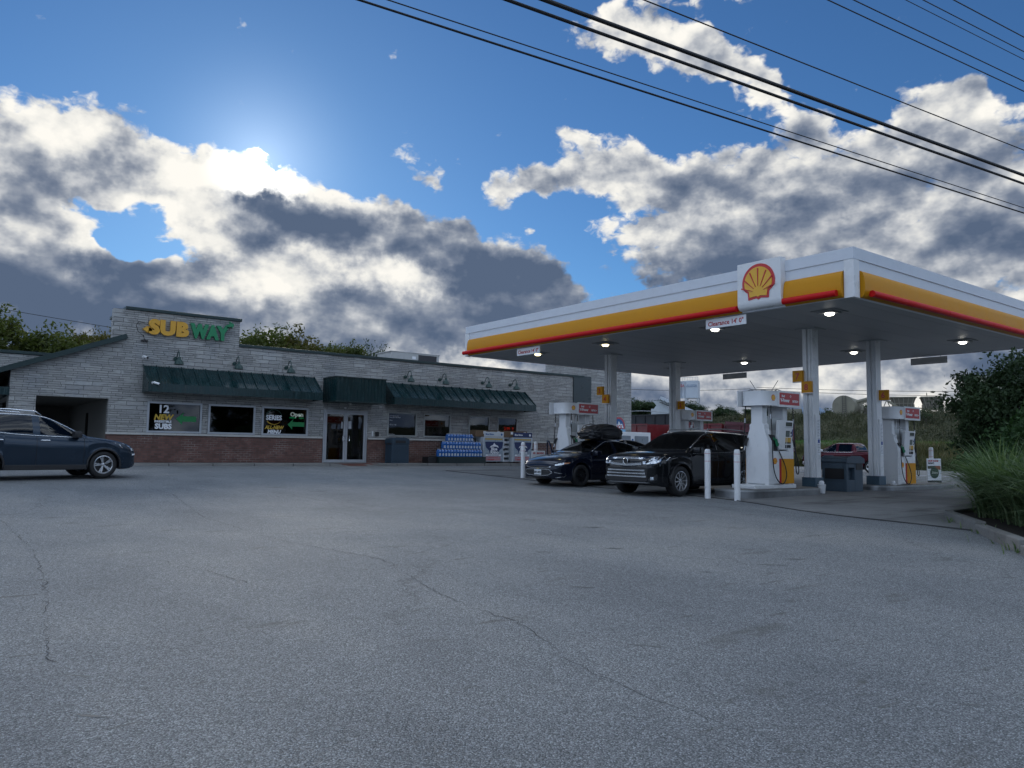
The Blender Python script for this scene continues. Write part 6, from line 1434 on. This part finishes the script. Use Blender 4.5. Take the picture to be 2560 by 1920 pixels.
m_.box(-1.9, .5, .0, .28, 1.19, 1.222); m_.box(-.22, -.19, .28, .3, 0, 1.2); m_.build('slats', CW, st)
# ice chest and round sign at the shop end
ic = thing('ice_chest', 'white ice chest with two dark doors at the end of the shop', 'ice chest', (29.75, 28.6, WZ))
MB().box(-1.4, 1.4, 0, .95, 0, 1.66).build('cabinet', WHITE2, ic, bevel=.03)
for sx_ in (-.68, .68): MB().box(sx_ - .52, sx_ + .52, -.03, -.002, .5, 1.46).build('door', pm('ice_door', (.20, .23, .26), .3), ic, bevel=.015)
MB().box(-.06, .06, -.012, -.002, .7, 1.3).build('blue_strip', CBL, ic)
rs_ = thing('ice_sign', 'round red and blue ice sign standing on the ice chest', 'sign', (29.0, 28.9, WZ + 1.66))
MB().cyl((0, -.02, .32), (0, .02, .32), .46, n=32).build('disc', CBL, rs_); MB().box(-.5, .5, -.03, .03, 0, .14).build('foot', pm('ice_pale', (.25, .5, .7), .5), rs_)
MB().lathe([(.36, -.024), (.46, -.024), (.46, -.020), (.36, -.020)], (0, 0, .32), 32, axis='y').build('rim', pm('ice_rim', (.5, .08, .1), .4), rs_); MB().prism([(-.36, .2), (-.22, .46), (-.1, .36), (0, .56), (.14, .38), (.24, .44), (.36, .2)], -.028, -.0245).build('printed_shape', WPR, rs_)
txt('ICE', .26, REDP, 'printed_text', rs_, (.06, -.031, .16), bold=.008, ext=.0015)
# ================================================================ overhead cables
CAB = pm('cable_black', (.012, .012, .014), .55, vary=0)
wdir = Vector((cos(radians(-7.2)), sin(radians(-7.2)), 0)); wn = Vector((-wdir.y, wdir.x, 0)) * 1.0
def cable(ratio, h, r, lab, tilt=0., sagk=.0012, a=-70, b_=150, mid=30):
    pts = []
    for k in range(56):
        t = a + (b_ - a) * k / 55
        pts.append(Vector((0, 0, 1.1)) + wdir * t + wn * (h * ratio) + Vector((0, 0, h + tilt * (t - 10) + sagk * ((t - mid)**2 - (10 - mid)**2) * .12)))
    q = MB().tube(pts, r, 6, caps=False).build('overhead_cable', CAB, smooth='all'); tag(q, lab, 'cable', 'cables crossing the sky')
cable(1.62, 5.5, .016, 'lowest cable of the bundle crossing the sky'); cable(1.585, 5.53, .009, 'thin cable just above the lowest one, meeting it at the right')
cable(1.44, 6.0, .026, 'thick black cable directly under the thickest one'); cable(1.395, 6.1, .034, 'thickest black cable of the bundle')
cable(1.275, 7.5, .013, 'thin cable alone above the thickest black cable'); cable(1.06, 8.5, .013, 'lower of the two thin cables nearest the top right'); cable(1.03, 9.0, .013, 'upper of the two thin cables nearest the top right')
cable(.97, 9.5, .009, 'thinnest cable in the top right corner, steeper than its neighbours'); cable(.95, 10, .012, 'second cable from the top right corner'); cable(.915, 10.5, .014, 'cable nearest the top right corner')
def line3(p0, p1, sag, r, lab):
    p0 = Vector(p0); p1 = Vector(p1); pts = [p0.lerp(p1, k / 24) - Vector((0, 0, sag * 4 * (k / 24) * (1 - k / 24))) for k in range(25)]
    q = MB().tube(pts, r, 5, caps=False).build('distant_cable', CAB, smooth='all'); tag(q, lab, 'cable', 'distant cables')
line3((259, 182, 26.5), (330, -60, 30), 6, .09, 'upper distant cable running right from the lattice pylon'); line3((259, 180, 25.3), (330, -62, 27), 6, .09, 'lower distant cable running right from the lattice pylon')
line3((258, 184, 26), (120, 250, 34), 5, .08, 'distant cable running left from the lattice pylon'); line3((-6, 60, 10.6), (24, 62, 8.6), .2, .02, 'thin cable behind the trees left of the stone tower')
py = thing('lattice_pylon', 'lattice pylon top with two horned arms showing over the near pump head', 'pylon', (259.3, 178.8, 9)); STL = pm('pylon_steel', (.16, .17, .18), .5, metal=.3)
q = MB(); az_ = Vector((-.57, .82, 0))
def PT(u, z): return az_ * -u + Vector((0, 0, z))
for a, b2 in (((-4, -6), (-2.2, 15)), ((4, -6), (2.2, 15)), ((-2.2, 15), (-5.2, 20)), ((2.2, 15), (5.2, 20)), ((-8, 15), (8, 15)), ((-5, 16.5), (5, 16.5)), ((-8, 15), (-5, 16.5)), ((8, 15), (5, 16.5)), ((-5, 16.5), (-2.2, 15)), ((5, 16.5), (2.2, 15)), ((-2.2, 15), (0, 16.5)), ((2.2, 15), (0, 16.5)), ((-3.4, 2), (2.8, 9)), ((3.4, 2), (-2.8, 9)), ((-3, 9), (2.4, 14)), ((3, 9), (-2.4, 14))): q.tube([PT(*a), PT(*b2)], .16, 4)
q.build('frame', STL, py); q = MB()
for u in (-8, 0, 8): q.tube([PT(u, 15), PT(u - .9, 13.9)], .28, 5)
q.build('insulator', pm('insulator', (.05, .05, .05), .5), py)
# ================================================================ plant on the rise
BEI = pm('beige_machine', (.24, .225, .17), .6, vary=.15, vs=.4, dirt=.25); BWH = pm('pale_machine', (.55, .60, .66), .5, vary=.06, vs=.3); STE = pm('dark_steel', (.05, .05, .05), .6)
az2 = Vector((.49, -.87, 0)).normalized(); dp = Vector((.87, .49, 0))       # along / away from the viewer
def ob(mb, o, u0, u1, d0, d1, z0, z1):
    M = Matrix((( *az2, 0), (*dp, 0), (0, 0, 1, 0), (0, 0, 0, 1))).transposed(); M.translation = Vector(o); return mb.box(u0, u1, d0, d1, z0, z1, M)
RM = Matrix((( *az2, 0), (*dp, 0), (0, 0, 1, 0), (0, 0, 0, 1))).transposed().to_3x3()
def rloc(mb): bmesh.ops.transform(mb.bm, matrix=RM.to_4x4(), verts=mb.bm.verts); return mb
tz = 6.6
t = thing('storage_tank', 'beige horizontal tank with a ladder on its round end', 'tank', (113.4, 63.7, tz))
rloc(MB().cyl((-.2, -2.5, 1.7), (1.2, 6, 1.7), 1.62, n=28)).build('shell', BEI, t, smooth=True)
l_ = MB()
for u in (-.35, .15): l_.box(u - .03, u + .03, -2.75, -2.68, .3, 3.3)
for k in range(9): l_.box(-.35, .15, -2.75, -2.70, .5 + k * .32, .54 + k * .32)
rloc(l_).build('ladder', STE, t); rloc(MB().box(-1.2, 1.4, -2.2, 2, -.6, .25)).build('cradle', BEI, t)
t = thing('beige_trailer', 'low beige machinery with a pale tarpaulin left of the round tank', 'machine', (109.5, 67.5, tz - .2)); rloc(MB().box(-4.2, 2.6, -1, 1, 0, .45).box(-3.6, -1.0, -.9, .9, .45, 1.5).box(-4.6, -3.6, -.7, .7, -.3, .6)).build('body', BEI, t, bevel=.05)
rloc(MB().prism([(-.9, .45), (2.4, .45), (2.4, 1.2), (1.6, 1.75), (-.9, 1.75)], -.9, .9)).build('tarpaulin', pm('tarp_blue', (.30, .40, .55), .5), t)
for u in (-3, -1, 1): rloc(MB().cyl((u, -1.1, -.1), (u, -.8, -.1), .42, n=16)).build('wheel', RUB, t)
t = thing('inclined_conveyor', 'beige conveyor on legs reaching over right of the round tank', 'conveyor', (115.8, 61.0, tz)); q = MB()
q.bar((-2.0, 0, 2.1), (1.6, 0, 3.3), .9, .35); q.bar((1.6, 0, 3.3), (4.2, 0, 1.4), .9, .3)
for u, z in ((-1.2, 2.3), (.2, 2.8), (1.6, 3.2)): q.bar((u, -.4, 0), (u, -.4, z), .14, .14, up=(0, 1, 0)).bar((u, .4, 0), (u, .4, z), .14, .14, up=(0, 1, 0))
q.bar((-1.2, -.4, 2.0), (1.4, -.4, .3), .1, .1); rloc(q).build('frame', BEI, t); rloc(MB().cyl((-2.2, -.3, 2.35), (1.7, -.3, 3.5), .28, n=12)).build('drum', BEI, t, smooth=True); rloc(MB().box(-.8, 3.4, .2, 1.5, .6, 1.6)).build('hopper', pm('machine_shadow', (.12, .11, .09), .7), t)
def hopperbin(x, y, w_, lab):
    t = thing('aggregate_hopper', lab, 'hopper', (x, y, tz), 0, 'beige hoppers on the rise'); q = MB()
    rloc(q.prism([(-w_, 3.2), (w_, 3.2), (w_ * .62, 1.4), (-w_ * .62, 1.4)], -1.3, 1.3)).build('bin', pm('bin_brown', (.12, .11, .085), .7, vary=.2), t)
    q = MB()
    for k in range(5): u = -w_ * .8 + k * w_ * .4; q.bar((u, -1.42, 3.2), (u * .7, -1.36, 1.5), .09, .08, up=(0, 1, 0))
    q.box(-w_ * .85, w_ * .85, -1.42, -1.38, 2.3, 2.4).box(-w_ - .1, w_ + .1, -1.46, 1.4, 3.2, 3.38).box(-w_ * .7, w_ * .7, -1.42, -1.3, 1.35, 1.5)
    for u in (-w_ * .8, w_ * .8): rloc(MB().box(u - .12, u + .12, -1.2, 1.2, -.5, 2.2)).build('leg', BEI, t)
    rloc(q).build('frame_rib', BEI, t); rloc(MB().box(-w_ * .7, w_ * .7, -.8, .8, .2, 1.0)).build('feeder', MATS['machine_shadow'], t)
hopperbin(121.2, 58.5, 1.75, 'left beige hopper with braced side on the rise'); hopperbin(123.3, 55.0, 1.6, 'right beige hopper beside the dark bush')
t = thing('brace_frame', 'beige braced frame left of the hoppers', 'frame', (119.5, 60.4, tz)); q = MB()
for a, b2 in (((-1, 0), (.2, 3.0)), ((1.2, 0), (.2, 3.0)), ((-1, 0), (-1, 3)), ((1.2, 0), (1.2, 3)), ((-1, 3), (1.2, 3)), ((-1, 1.5), (1.2, 1.5))): q.bar((a[0], 0, a[1]), (b2[0], 0, b2[1] + .01), .12, .12, up=(0, 1, 0))
rloc(q).build('frame', BEI, t)
# silo tower
s_ = thing('silo_tower', 'white silo block on a braced steel frame, maker lettering at its top', 'silo', (125.6, 104.8, 5)); q = MB()
for u in (-1.9, -.95): q.cyl((u + .1, 0, 7.0), (u + .1, 0, 10.6), .50, n=14)
rloc(q.box(-.35, 2.15, -1.2, 1.2, 7.0, 10.6)).build('silo', BWH, s_, smooth=True); q = MB()
for u in (-2.1, -.3, 2.1): q.bar((u, -1, -3), (u, -1, 7.0), .16, .16, up=(0, 1, 0)).bar((u, 1, -3), (u, 1, 7.0), .16, .16, up=(0, 1, 0))
for z in (4.2, 6.9, 1.8): q.box(-2.1, 2.1, -1.05, -.95, z, z + .14)
for a, b2 in (((-2.1, 4.2), (-.3, 6.9)), ((-.3, 4.2), (-2.1, 6.9)), ((-.3, 4.2), (2.1, 6.9)), ((2.1, 4.2), (-.3, 6.9)), ((-.3, 1.8), (2.1, 4.2)), ((2.1, 1.8), (-.3, 4.2))): q.bar((a[0], -1, a[1]), (b2[0], -1, b2[1]), .13, .13, up=(0, 1, 0))
for k in range(9): q.bar((-2.1 + k * .53, -1.2, 10.6), (-2.1 + k * .53, -1.2, 11.3), .05, .05, up=(0, 1, 0))
q.box(-2.15, 2.15, -1.22, -1.17, 11.25, 11.32); rloc(q).build('frame', pm('frame_white', (.5, .53, .56), .5), s_)
for body, u, m in (('LEGA', -1.35, REDP), ('ALLEGA', .9, pm('print_bluegrey', (.30, .38, .50), .5, vary=0))):
    o = txt(body, .78, m, 'lettering', s_, (0, 0, 0), bold=.01, ext=.02, sx=.78); bmt = RM.to_4x4(); o.data.transform(Matrix.Translation((u, -1.26, 9.3))); o.data.transform(bmt)
h_ = thing('aggregate_shed', 'white hopper topped shed in front of the far trees', 'shed', (99.2, 88.0, 6.0)); q = MB()
rloc(q.box(-1.9, 2.4, -1.5, 1.5, 0, 2.1).prism([(-1.5, 2.1), (1.0, 2.1), (.7, 2.7), (1.4, 3.4), (-1.7, 3.4), (-1.1, 2.7)], -1.2, 1.2)).build('wall', pm('shed_white', (.50, .54, .57), .5, vary=.08), h_); q = MB()
c_ = thing('long_conveyor', 'pale covered conveyor sloping down right from the shed', 'conveyor', (99.5, 88.0, 6.0)); rloc(q.bar((-.4, -1.8, 3.9), (6.5, -1.8, .9), 1.1, .5)).build('cover', BWH, c_); q = MB()
for k in range(10): u = -.4 + k * .72; q.bar((u, -2.4, 3.75 - k * .313), (u + .5, -2.4, 3.05 - k * .313), .06, .06)
q.bar((-.5, -2.4, 3.2), (6.4, -2.4, .2), .12, .12); rloc(q).build('lattice', STE, c_)

# ================================================================ vegetation
LF1 = m_leaf('leaf_green', (.045, .060, .014), (.075, .095, .022), (.12, .125, .035), trans=.35); LF2 = m_leaf('leaf_dark', (.018, .036, .016), (.036, .062, .026), (.06, .095, .04), trans=.2); LF3 = m_leaf('leaf_olive', (.065, .060, .018), (.10, .09, .026), (.14, .115, .04), trans=.35)
def leaf(mb, p, s, rnd, up=0.):
    d = Vector((rnd.gauss(0, 1), rnd.gauss(0, 1), rnd.gauss(0, 1) + up)).normalized(); e = d.orthogonal().normalized(); e = Matrix.Rotation(rnd.uniform(0, 6.28), 3, d) @ e; f = d.cross(e)
    l = s * rnd.uniform(.7, 1.3); w_ = l * .42
    mb.face([p - f * l * .5, p + e * w_ * .5 - f * l * .05, p + f * l * .5, p - e * w_ * .5 - f * l * .05])
def tree_meshes(seed, H, R, n_leaf, ls, th=.35, sparse=0., squash=1.):
    """a trunk with limbs, and leaves gathered in clumps on the limb ends"""
    rnd = random.Random(seed); tr_ = MB(); lf = MB(); tips = []
    def grow(p, d, L, r, lev):
        n_ = 4; pts = [p.copy()]; rr = [r]; q = p.copy(); dd = d.copy()
        for k in range(n_):
            dd = (dd + Vector((rnd.gauss(0, .13), rnd.gauss(0, .13), rnd.gauss(0, .08) + .05))).normalized(); q = q + dd * L / n_; pts.append(q.copy()); rr.append(r * (1 - .5 * (k + 1) / n_))
            if lev >= 2: tips.append((q.copy(), dd.copy()))
        tr_.tube(pts, rr, 6 if lev < 2 else 4)
        if lev < 4:
            for k in range(rnd.choice((3, 4)) if lev else 7):
                a = rnd.uniform(0, 2 * pi); t = rnd.uniform(.3, 1.) if lev else rnd.uniform(th, 1); i = min(n_ - 1, int(t * n_)); b0 = pts[i].lerp(pts[i + 1], t * n_ - i)
                ax = Vector((cos(a), sin(a), 0)); nd = (dd * (.5 if lev else .35) + ax * rnd.uniform(.6, 1.) + Vector((0, 0, .25))).normalized()
                grow(b0, nd, L * (rnd.uniform(.52, .72) if lev else rnd.uniform(.38, .52)), rr[i] * .55, lev + 1)
    grow(Vector((0, 0, 0)), Vector((0, 0, 1)), H * .72, H * .022, 0)
    cz = H * .62
    keep = []
    for p, d in tips:
        keep.append((p, d))
    m = max(1, int(n_leaf / len(keep)))
    kx = R / max(1e-3, sorted(sqrt(p.x**2 + p.y**2) for p, d in keep)[int(len(keep) * .93)]); kz = (H - .3) / max(p.z for p, d in keep)
    M = Matrix.Diagonal((kx, kx, kz, 1)); bmesh.ops.transform(tr_.bm, matrix=M, verts=tr_.bm.verts)
    for p, d in keep:
        if rnd.random() < sparse: continue
        p = M @ p; c = rnd.uniform(.25, .6) * R * .3
        for k in range(int(m * rnd.uniform(.4, 1.8))):
            o = Vector((rnd.gauss(0, 1), rnd.gauss(0, 1), rnd.gauss(0, .7) * squash)) * c * .6; leaf(lf, p + o, ls, rnd, .6)
    for b in (tr_, lf): bmesh.ops.recalc_face_normals(b.bm, faces=b.bm.faces) if b is tr_ else None
    out = []
    for b, n_ in ((tr_, 'trunk'), (lf, 'crown')): me = bpy.data.meshes.new(n_); b.bm.to_mesh(me); b.bm.free(); out.append(me)
    return out
def add_fill(pair, H, R, n_, ls, seed, z0=.45):
    """more leaves over and inside the crown so that it closes up"""
    rnd = random.Random(seed); b = MB(); b.bm.from_mesh(pair[1]); i = 0
    while i < n_:
        d = Vector((rnd.gauss(0, 1), rnd.gauss(0, 1), rnd.gauss(0, 1))).normalized()
        k = 1 + .34 * noise.noise((d.x * 2.1 + seed, d.y * 2.1, d.z * 2.1)) + .20 * noise.noise((d.x * 5.5, d.y * 5.5 + seed, d.z * 5.5))
        r = k * rnd.uniform(.55, 1.0)**.5
        if noise.noise((d.x * 9, d.y * 9, d.z * 9 + seed)) < -.28: i += 1; continue
        p = Vector((d.x * R * r, d.y * R * r, H * (z0 + (1 - z0) * .97 * d.z * r) if d.z > 0 else H * z0 * (1 + .98 * d.z * r)))
        for q in range(3): leaf(b, p + Vector((rnd.gauss(0, ls * .5), rnd.gauss(0, ls * .5), rnd.gauss(0, ls * .5))), ls, rnd, .5); i += 1
    b.bm.to_mesh(pair[1]); b.bm.free(); return pair
TM = [tree_meshes(1, 7, 2.4, 17000, .24), tree_meshes(2, 7, 2.6, 19000, .25), tree_meshes(7, 7, 3.0, 3200, .24, sparse=.35), tree_meshes(9, 7, 2.4, 15000, .22)]
for k, s_ in ((0, 11), (1, 12), (3, 13)): add_fill(TM[k], 6.9, 2.5, 9000, .25, s_, .6)
def tree(k, loc, rz, s, leafm, lab, name='broadleaf_tree', grp=None):
    t = thing(name, lab, 'tree', loc, rz, grp); t.scale = s if isinstance(s, tuple) else (s, s, s); link('trunk', TM[k][0], BARK, t)
    o = bpy.data.objects.new('crown', TM[k][1].copy() if TM[k][1].materials and TM[k][1].materials[0] != leafm else TM[k][1]); o.data.materials.clear(); o.data.materials.append(leafm); COL.objects.link(o); o.parent = t
    return t
G1 = 'trees behind the shop'
for a in ((0, (2.2, 52.5, 0.9), 0, (1.15, 1.15, 1.06), LF1, 'tall green tree cut by the left edge, behind the left wing'), (1, (5.6, 52.0, 0.8), 1, (1.1, 1.1, .98), LF1, 'dense round green tree left of the stone tower'), (3, (9.3, 57.5, 1.0), 2, (.85, .85, 1.10), LF3, 'low sparse yellowish tree just left of the stone tower'),
          (1, (17.2, 48.6, 1.0), 3, (1.2, 1.2, 1.08), LF1, 'tallest tree behind the roof, right of the stone tower'), (0, (19.0, 47.8, 1.0), 4, (1.0, 1.0, 1.03), LF3, 'reddish green tree second from the stone tower'), (3, (20.6, 46.8, 1.0), 5, (.8, .8, .97), LF1, 'green tree third from the stone tower, behind the roof'), (0, (22.0, 47.4, .9), 6, (.5, .5, .97), LF1, 'last dense tree of the row behind the roof, lowest of all'),
          (2, (27.6, 53.6, 1.2), 1.5, (.62, .62, 1.22), LF2, 'thin tree with see through branches left of the rooftop unit')): tree(*a, grp=G1)
random.seed(21)
far = [(84, 92), (88, 96), (92, 101), (96, 98), (101, 103), (106, 101), (111, 99), (117, 97), (123, 94), (127, 89), (131, 85), (104, 108), (90, 104), (136, 80), (140, 75)]
WHERE = ['leftmost', 'second from the left', 'third from the left', 'fourth from the left', 'fifth from the left', 'sixth from the left', 'seventh from the left', 'eighth from the left', 'ninth from the left', 'tenth from the left', 'eleventh from the left', 'rear one near the silo', 'rear one near the shop corner', 'second from the right', 'rightmost']
for i, (x, y) in enumerate(far): tree(i % 2 if i % 3 else 3, (x, y, terrain_h(x, y) - 2.4 - (.6 if i > 7 else 0)), i, (1.35, 1.35, random.uniform(.75, .98)), LF2, 'dark tree in the far tree line beyond the trucks, ' + WHERE[i], 'distant_tree', 'far tree line')
# small bushes on the rise
SB = tree_meshes(31, 2.6, 1.5, 2600, .16, th=.1)
TM.append(SB)
for i, (x, y, s) in enumerate(((92, 76, 1.3), (88, 70, 1.1), (98, 70, .9), (126.5, 51.5, 1.5), (122, 50, 1.2), (116, 50, .9), (101, 52, .8), (97, 44, .9))):
    tree(4, (x, y, terrain_h(x, y) - .3), i, s, LF2 if i % 2 else LF3, 'scrubby bush on the rise, ' + ['below the silo', 'left of the near pump head', 'under the pylon', 'right of the hoppers, tallest', 'in front of the hoppers', 'left of the hoppers', 'between the right columns', 'behind the far right pump'][i], 'scrub_bush', 'bushes on the rise')
# rough growth on the bank and verge
def scatter(name, lab, cat, m, n_, xr, yr, hf, kind='blade', seed=1):
    rnd = random.Random(seed); b = MB()
    while n_ > 0:
        x = rnd.uniform(*xr); y = rnd.uniform(*yr); d = noise.noise((x * .25, y * .25, seed)); 
        if d < -.25 and rnd.random() < .7: continue
        z = terrain_h(x, y) - .05; H = hf(x, y) * (1 + .7 * d) 
        if H <= .05: continue
        for k in range(5):
            n_ -= 1; p = Vector((x + rnd.gauss(0, .22), y + rnd.gauss(0, .22), z)); h = H * rnd.uniform(.5, 1.15)
            if kind == 'blade':
                l = Vector((rnd.gauss(0, .22), rnd.gauss(0, .22), 1)) * h; w_ = Vector((rnd.uniform(-1, 1), rnd.uniform(-1, 1), 0)).normalized() * rnd.uniform(.025, .05)
                q = p + l * .55; b.face([p - w_, p + w_, q + w_ * .8, q - w_ * .8]); b.face([q - w_ * .8, q + w_ * .8, p + l + Vector((l.x, l.y, -.05 * h)) * .3])
            else:
                leaf(b, p + Vector((0, 0, h * rnd.random())), .26, rnd, .3)
    o = b.build(name, m); tag(o, lab, cat, kind='stuff'); return o
WG = m_leaf('weed_green', (.045, .055, .022), (.085, .088, .038), (.15, .125, .06), .35, .2); WD = m_leaf('bank_scrub', (.036, .045, .022), (.062, .068, .034), (.10, .098, .055), .3, .1); WG2 = m_leaf('verge_green', (.035, .09, .02), (.06, .14, .03), (.09, .16, .04), .3, .2)
scatter('tall_weeds', 'tall rough weeds growing beyond the road', 'weeds', WG, 24000, (63.5, 76.5), (22, 62), lambda x, y: 1.25 if x < 75 else .6, seed=4)
scatter('bank_scrub', 'brown scrub covering the steep bank', 'scrub', WD, 20000, (89, 105), (26, 92), lambda x, y: .9, 'leafy', seed=5)
scatter('bank_grass', 'dry grass on the steep bank', 'grass', WD, 12000, (88, 106), (26, 92), lambda x, y: .9, seed=6)
scatter('mown_strip', 'short green grass strip between weeds and bank', 'grass', WG2, 9000, (76, 89), (24, 70), lambda x, y: .28, seed=8)
# big dark bush on the right with pale flower heads
BM = add_fill(tree_meshes(55, 3.45, 1.42, 16000, .12, th=.03), 3.4, 1.5, 34000, .12, 3); TM.append(BM)
bx = (20.25, 6.85, g(20, 7)); bs = tree(5, bx, .4, 1, LF2, 'big dark bush with small pale flower heads right of the far pump', 'flowering_bush')
FL = pm('flower_cream', (.55, .55, .42), .7); rnd = random.Random(8); q = MB()
for k in range(26):
    a = rnd.uniform(2.2, 5.2); z = rnd.uniform(1.2, 3.5); r = 1.45 * sqrt(max(.05, 1 - ((z - 2.0) / 1.75)**2)); c0_ = Vector((r * cos(a), r * sin(a), z))
    for j in range(9): leaf(q, c0_ + Vector((rnd.gauss(0, .045), rnd.gauss(0, .045), rnd.gauss(0, .012))), .045, rnd, 2)
link('flower_head', (lambda me, b: (b.bm.to_mesh(me), me)[1])(bpy.data.meshes.new('flower_head'), q), FL, bs)
BM2 = add_fill(tree_meshes(77, 2.3, 1.3, 8000, .12, th=.02), 2.1, 1.25, 15000, .11, 5); TM.append(BM2)
LF4 = m_leaf('leaf_mid', (.03, .065, .022), (.055, .11, .04), (.09, .15, .06), trans=.2)
tree(6, (18.6, 6.0, g(18, 6)), 1., (1.0, 1.0, .95), LF4, 'lighter green leafy bush in front of the big dark bush', 'leafy_bush'); tree(6, (18.2, 4.6, g(18, 5)), 2.5, 1.12, LF4, 'leafy bush at the right edge behind the tall grass', 'leafy_bush')
# ornamental grass clumps arching over the kerb
def clump(seed, n_, H, spread):
    rnd = random.Random(seed); b = MB()
    for k in range(n_):
        a = rnd.uniform(0, 2 * pi); r0 = abs(rnd.gauss(0, .16)); p = Vector((r0 * cos(a), r0 * sin(a), 0)); a += rnd.gauss(0, .4); out_ = Vector((cos(a), sin(a), 0)); L = H * rnd.uniform(.6, 1.15) * (.5 if k % 3 == 0 else 1); bend = rnd.uniform(.3, 1.15) * spread
        w_ = Vector((-out_.y, out_.x, 0)) * rnd.uniform(.010, .020); prev = None
        for j in range(7):
            t = j / 6; c = p + out_ * (bend * t**1.9 * L) + Vector((0, 0, L * (t - .52 * bend * t**2.6))); ww = w_ * (1 - t**2.2) + w_ * .08
            cur = (b.bm.verts.new(c - ww), b.bm.verts.new(c + ww))
            if prev: b.bm.faces.new((prev[0], prev[1], cur[1], cur[0]))
            prev = cur
    for k in range(n_ // 5 if n_ > 100 else 0):   # low arching skirt that hides the mulch
        a = rnd.uniform(0, 2 * pi); r0 = rnd.uniform(.1, .38); p = Vector((r0 * cos(a), r0 * sin(a), 0)); out_ = Vector((cos(a), sin(a), 0)); L = H * rnd.uniform(.22, .45); w_ = Vector((-out_.y, out_.x, 0)) * rnd.uniform(.008, .016); pr = None
        for j in range(5):
            t = j / 4; c = p + out_ * (L * t) + Vector((0, 0, L * (1.1 * t - .85 * t * t))); ww = w_ * (1.05 - t); cur = (b.bm.verts.new(c - ww), b.bm.verts.new(c + ww))
            if pr: b.bm.faces.new((pr[0], pr[1], cur[1], cur[0]))
            pr = cur
    me = bpy.data.meshes.new('blades'); b.bm.to_mesh(me); b.bm.free(); return me
GR = m_leaf('grass_blade', (.06, .10, .045), (.12, .18, .085), (.24, .28, .16), 2.5, .3)
CL = [clump(1, 860, 1.55, 1.05), clump(2, 780, 1.4, 1.15)]
for m_ in CL: m_.materials.append(GR)
spots = [(14.85, 5.5, 0, .98, 'nearest the kerb corner'), (15.6, 5.75, 1, 1.05, 'just behind the kerb corner clump'), (13.9, 4.65, 1, 1.05, 'midway along the near kerb'), (12.75, 3.75, 0, 1.0, 'at the right edge of the view by the kerb'), (14.6, 4.1, 0, 1.1, 'behind the kerb clumps, in the middle of the bed'), (16.4, 4.9, 1, 1.1, 'in front of the lighter bush'), (13.4, 2.7, 1, 1.1, 'at the right edge, deepest in the bed'), (17.0, 6.2, 0, .95, 'farthest back beside the lighter bush')]
for i, (x, y, k, s, w_) in enumerate(spots):
    t = thing('ornamental_grass', 'arching ornamental grass clump ' + w_, 'ornamental grass', (x, y, g(x, y) + .08), i * 1.3, 'ornamental grass clumps in the bed'); t.scale = (s, s, s); o = bpy.data.objects.new('blades', CL[k]); COL.objects.link(o); o.parent = t
# weeds at the kerb foot
wc_ = clump(9, 26, .17, 1.0); wc_.materials.append(GR)
for i, (x, y) in enumerate(((12.95, 5.0), (11.9, 4.3), (11.3, 3.92), (14.1, 5.8))):
    t = thing('kerb_weed', 'small weed at the foot of the bed kerb, ' + ['third', 'second', 'first', 'last'][i] + ' from the viewer', 'weed', (x - .12, y + .05, g(x, y)), i, 'weeds along the bed kerb'); o = bpy.data.objects.new('blades', wc_); COL.objects.link(o); o.parent = t
# trees across the street behind the viewer (seen only as reflections)
for i, (x, y, s) in enumerate(((-13, -20, 1.2), (-4, -21, 1.4), (6, -20, 1.3), (15, -22, 1.5), (34, -25, 1.3), (-8, -34, 1.7), (2, -36, 1.5), (12, -33, 1.2), (16, -35, 1.4), (-18, -30, 1.4), (30, -34, 1.3), (-30, -22, 1.5))):
    tree(i % 2, (x, y, -.7), i, s, LF2, 'tree across the street behind the viewer, ' + ['nearest row, first', 'nearest row, second', 'nearest row, third', 'nearest row, fourth', 'nearest row, fifth', 'before the shop front', 'second beyond it', 'third beyond it', 'tallest one', 'left of the viewer', 'toward the canopy side', 'far to the left'][i], 'street_tree', 'trees across the street')
